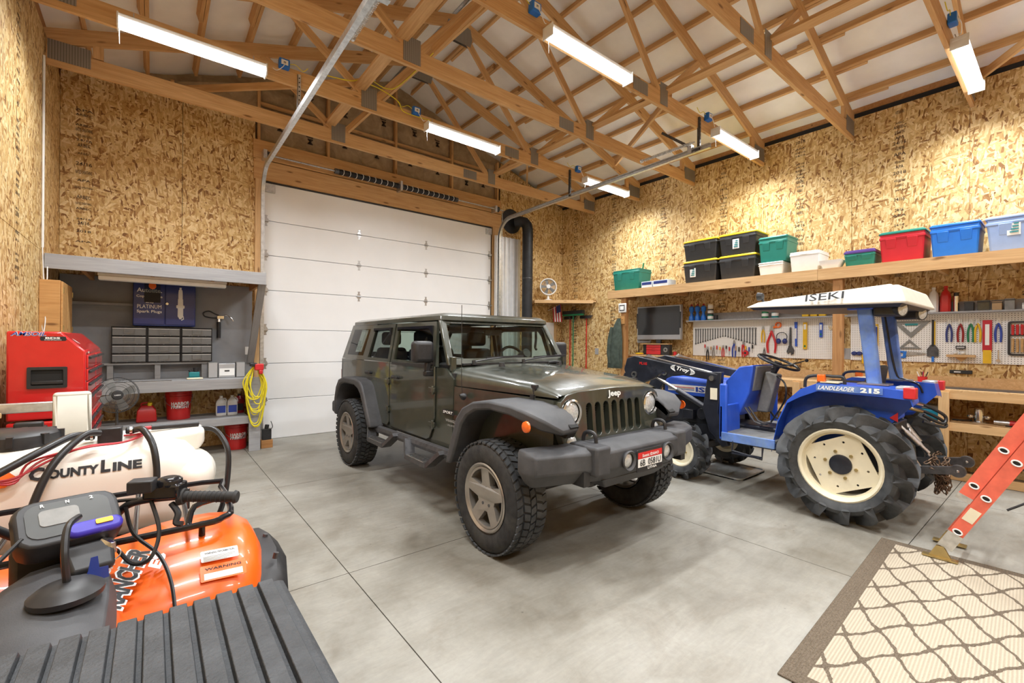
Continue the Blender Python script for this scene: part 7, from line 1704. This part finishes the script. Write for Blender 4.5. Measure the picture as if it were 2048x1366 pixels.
kq = MB().tube([pf_(.07+.022*math.cos(2*PI*i/16), -.135+.022*math.sin(2*PI*i/16), -.01) for i in range(16)], .0022, 5, True).build('key_ring', 'bright_steel', pod)
MB().plate([(-.022,0),(.03,0),(.028,.028),(.01,.03),(.006,.06),(-.008,.06),(-.012,.03)], (), .003, lambda u, v, w: V(q(-.115,1.605,.915))+pu*u+V((0,.25,1)).normalized()*v+V((0,-1,.2))*w).build('key_fob', 'navy', pod)
# handlebar
bar = [(-.62,1.60,1.055),(-.50,1.68,1.055),(-.36,1.80,1.05),(-.30,1.84,1.0),(-.26,1.85,.97),(-.14,1.85,.97),(-.09,1.85,1.0),(-.04,1.80,1.05),(.08,1.735,1.062),(.205,1.665,1.052)]
MB().tube([q(*p) for p in spline(bar, 5)], .0115, 10).build('handlebar', 'black_plastic', Q)
for s, a, b in ((1, (.075,1.735,1.062), (.21,1.662,1.052)), (-1, (-.49,1.685,1.055), (-.625,1.597,1.055))):
    a, b = V(q(*a)), V(q(*b)); d = (b-a)
    g = MB().cyl(a, b, .0165, .0165, n=16); g.cyl(a-d*.03, a+d*.06, .028, .024, n=16); g.cyl(b-d*.02, b+d*.04, .021, .017, n=16)
    gp = g.build('grip', 'rubber', Q)
    for k in range(9): MB().lathe([(.0165,-.002),(.0182,0),(.0165,.002)], a+d*(.15+k*.085), d, 14).build('grip_rib', 'rubber', gp)
MB().cbox(q(.035,1.755,1.085), (.10,.06,.045), M.Rotation(-.5, 3, 'Z')).lathe([(0,.025),(.028,.025),(.034,.015),(.034,0)], q(.045,1.75,1.10), (0,0,1), 18).build('throttle_housing', 'black_gloss', Q, bevel=.008)
MB().cbox(q(-.02,1.73,1.115), (.062,.05,.036), M.Rotation(-.3, 3, 'Z')).build('switch_box', 'black_plastic', Q, bevel=.004)
MB().tube([q(.05,1.735,1.045), q(.065,1.71,1.02), q(.06,1.70,.995), q(.075,1.69,.99)], .009, 8, smooth=4).build('thumb_throttle', 'black_plastic', Q)
MB().cbox(q(-.41,1.755,1.085), (.10,.06,.05), M.Rotation(.5, 3, 'Z')).build('left_switch_housing', 'black_plastic', Q, bevel=.008)
MB().tube([q(-.45,1.74,1.07), q(-.50,1.76,1.045), q(-.60,1.70,1.04)], .007, 6, smooth=4).build('brake_lever', 'dark_steel', Q)
for pts in ([(-.0,1.76,1.06),(.02,1.70,.98),(.0,1.66,.92),(-.04,1.70,.90),(-.08,1.80,.92)], [(-.06,1.80,1.04),(-.04,1.78,.96),(.02,1.75,.89),(.05,1.68,.82),(.06,1.60,.72)], [(-.03,1.79,1.06),(-.10,1.84,1.05),(-.16,1.86,1.02)], [(-.26,1.70,1.03),(-.32,1.62,.96),(-.30,1.50,.92),(-.36,1.40,.88)]):
    MB().tube([q(*p) for p in pts], .0055, 6, smooth=6).build('control_cable', 'hose_black', Q)
MB().box(-.10, .10, 1.78-1.55, 1.96-1.55, .82, .98).cyl(q(-.20,1.88,.7), q(-.20,1.84,1.0), .03).build('steering_head', 'black_plastic', Q, bevel=.02)
# front rack
rk_ = MB()
for z, x1, y0, y1 in ((.915,.235,1.86,2.42),):
    ring = [q(-.63,1.98,z),q(-.60,1.90,z),q(-.50,1.87,z),q(.10,1.87,z),q(.20,1.90,z),q(.235,1.98,z),q(.235,2.30,z),q(.18,2.42,z),q(-.58,2.42,z),q(-.63,2.30,z)]
    MB().tube(ring, .011, 8, True, smooth=3).build('rack_loop', 'black_gloss', Q)
    ring2 = [q(.10,1.89,z+.0),q(.12,1.94,z+.045),q(.19,1.97,z+.05),q(.225,2.02,z+.03),q(.235,2.08,z)]
    MB().tube(ring2, .010, 8, smooth=3).build('rack_hoop', 'black_gloss', Q)
for x in (-.50,-.36,-.20,-.04,.10): MB().cyl(q(x,1.87,.915), q(x,2.42,.915), .008).build('rack_bar', 'black_gloss', Q)
for x, y in ((.14,1.90),(-.54,1.90),(.12,2.36),(-.52,2.36)): MB().cyl(q(x,y,.83), q(x,y,.915), .010).build('rack_post', 'black_gloss', Q)
rr = MB().tube([q(-.60,.42,.85),q(.20,.42,.85),q(.22,1.0,.85),q(-.62,1.0,.85)], .012, 8, True).build('rear_rack_loop', 'black_gloss', Q)
for x in (-.45,-.2,.05): MB().cyl(q(x,.42,.85), q(x,1.0,.85), .009).build('rear_rack_bar', 'black_gloss', Q)
for x, y in ((-.5,.5),(.1,.5),(-.5,.95),(.1,.95)): MB().cyl(q(x,y,.76), q(x,y,.85), .010).build('rear_rack_post', 'black_gloss', Q)
# ------------------------------------------------------------------ cargo box on the rear rack
cbx = thing('cargo_box', 'black ribbed plastic cargo box on the back of the quad bike', 'cargo box', (-.235, .68, .865))
MB().loft([[(-.40,-.27,0),(.40,-.27,0),(.40,.27,0),(-.40,.27,0)],[(-.43,-.30,.17),(.43,-.30,.17),(.43,.30,.17),(-.43,.30,.17)]]).build('body', 'bed_rubber', cbx, bevel=.02)
lidb = MB().box(-.45, .45, -.335, .335, .17, .20).build('lid', 'bed_rubber', cbx, bevel=.012)
for k in range(25):
    x = -.43+k*.0345
    MB().loft([[(x, y, .199), (x+.0285, y, .199), (x+.0265, y, .199+h), (x+.002, y, .199+h)] for y, h in ((-.325,.002),(-.315,.013),(.315,.013),(.325,.002))]).build('lid_rib', 'bed_rubber', lidb, bevel=.002)
# ------------------------------------------------------------------ sprayer tank on a stand
sy = thing('sprayer_tank', 'white plastic sprayer tank with pump and hoses before the quad bike', 'sprayer', (-.25, 2.86, 0))
def t_(x, y, z): return (x+.25, y-2.86, z)
rings = []
for x, k, zc in ((-.80,.70,.86),(-.78,.90,.86),(-.70,1.0,.86),(-.40,1.0,.86),(-.10,1.0,.86),(.06,1.0,.86),(.13,.93,.85),(.17,.78,.84),(.185,.55,.83)):
    ring = []
    for i in range(28):
        t = 2*PI*i/28; c, s_ = math.cos(t), math.sin(t); e = .72
        ring.append(t_(x, 2.86+.235*k*abs(c)**e*(1 if c > 0 else -1), zc+.225*k*abs(s_)**e*(1 if s_ > 0 else -1)))
    rings.append(ring)
tank = MB().loft(rings).build('tank', 'tank_white', sy)
MB().loft([[t_(x, 2.86+a*w, z0+b*h) for a, b in ((-1,-1),(1,-1),(1,.6),(.7,1),(-.7,1),(-1,.6))] for x, w, z0, h in ((-.15,.10,1.04,.06),(.10,.10,1.04,.065),(.19,.085,1.05,.055),(.215,.06,1.06,.035))]).build('tank_saddle', 'tank_white', sy, bevel=.015)
MB().ball(t_(.15,2.80,.88), (.115,.19,.12), 20, 12).build('tank_sump', 'tank_white', sy)
def tfn(zc, xc):
    def fn(a, b):
        z = zc+b; k = min(1, abs((z-.86)/.225)); yy = .235*(1-k**(2/.72))**(.36)
        return V(t_(xc+a, 2.86-yy-.004, z))
    return fn
lettering('lettering', 'C', (0,0,0), (1,0,0), (0,0,1), .045, .05, 'black_print', sy, bold=.05, fn=tfn(.995, -.365))
lettering('lettering', 'OUNTY', (0,0,0), (1,0,0), (0,0,1), .155, .036, 'black_print', sy, bold=.05, fn=tfn(.988, -.255))
lettering('lettering', 'L', (0,0,0), (1,0,0), (0,0,1), .032, .05, 'black_print', sy, bold=.05, fn=tfn(.995, -.155))
lettering('lettering', 'INE', (0,0,0), (1,0,0), (0,0,1), .10, .036, 'black_print', sy, bold=.05, fn=tfn(.988, -.082))
lg_ = [tfn(.99, -.47)(a, b) for a, b in ((-.055,0),(-.02,.03),(.02,.03),(.055,0),(.02,-.03),(-.02,-.03))]; MB().add(lg_, [(0,1,2,3,4,5)]).build('logo', 'orange_light', sy)
MB().lathe([(0,.055),(.12,.055),(.135,.045),(.14,.02),(.14,-.005)], t_(-.46,2.90,1.085), (0,0,1), 30).build('lid', 'black_plastic', sy)
for k in range(8): MB().cbox(V(t_(-.46,2.90,1.115))+V((.138*math.cos(k*PI/4), .138*math.sin(k*PI/4), 0)), (.02,.02,.045), M.Rotation(k*PI/4, 3, 'Z')).build('lid_grip', 'black_plastic', sy)
MB().box(*[v-0 for v in (t_(-.19,0,0)[0], t_(-.105,0,0)[0])], 2.74-2.86, 2.82-2.86, 1.07, 1.145).cyl(t_(-.20,2.78,1.11), t_(-.235,2.78,1.11), .018).cyl(t_(-.095,2.78,1.12), t_(-.06,2.78,1.12), .016).build('pump', 'black_plastic', sy, bevel=.006)
MB().cyl(t_(-.205,2.78,1.11), t_(-.215,2.78,1.11), .021).cyl(t_(-.08,2.78,1.12), t_(-.07,2.78,1.12), .019).build('hose_clamp', 'bright_steel', sy)
for pts, r in (([(-.60,2.52,.98),(-.48,2.56,1.02),(-.37,2.62,1.08),(-.27,2.72,1.125),(-.215,2.78,1.11)], .015), ([(-.37,2.52,.80),(-.36,2.55,.90),(-.31,2.60,1.04),(-.23,2.68,1.13),(-.18,2.72,1.13)], .014), ([(-.06,2.78,1.12),(-.03,2.70,1.13),(.005,2.62,1.07),(.02,2.585,.96),(.015,2.57,.84)], .014), ([(.20,2.84,1.09),(.26,2.80,1.08),(.305,2.74,1.0),(.31,2.72,.88),(.29,2.72,.72),(.25,2.74,.6)], .013)):
    MB().tube([t_(*p) for p in pts], r, 10, smooth=8).build('hose', 'hose_black', sy)
r_ = random.Random(8)
for k in range(3): MB().tube([t_(-.10+.02*k,2.77,1.10), t_(-.03,2.74+.02*k,1.10), t_(-.10,2.68,1.085), t_(-.22,2.66-.01*k,1.085), t_(-.32-.03*k,2.64,1.05), t_(-.42,2.60,1.0-.01*k), t_(-.50,2.58,1.0)], .0045, 6, smooth=6).build('red_wire', 'red_hose', sy)
MB().cyl(t_(.0,2.80,1.122), t_(.19,2.82,1.118), .013).build('spray_wand', 'black_plastic', sy); MB().cyl(t_(-.05,2.80,1.12), t_(.01,2.80,1.122), .009).build('wand_tip', 'red_hose', sy)
MB().box(*[t_(-.72,0,0)[0], t_(.12,0,0)[0]], -.20, .20, .58, .64).build('stand_deck', 'dark_steel', sy, bevel=.006)
for x in (-.66, .06):
    for y in (-.17, .17): MB().cyl((x+.25, y, 0), (x+.25, y, .6), .018).build('stand_leg', 'dark_steel', sy)
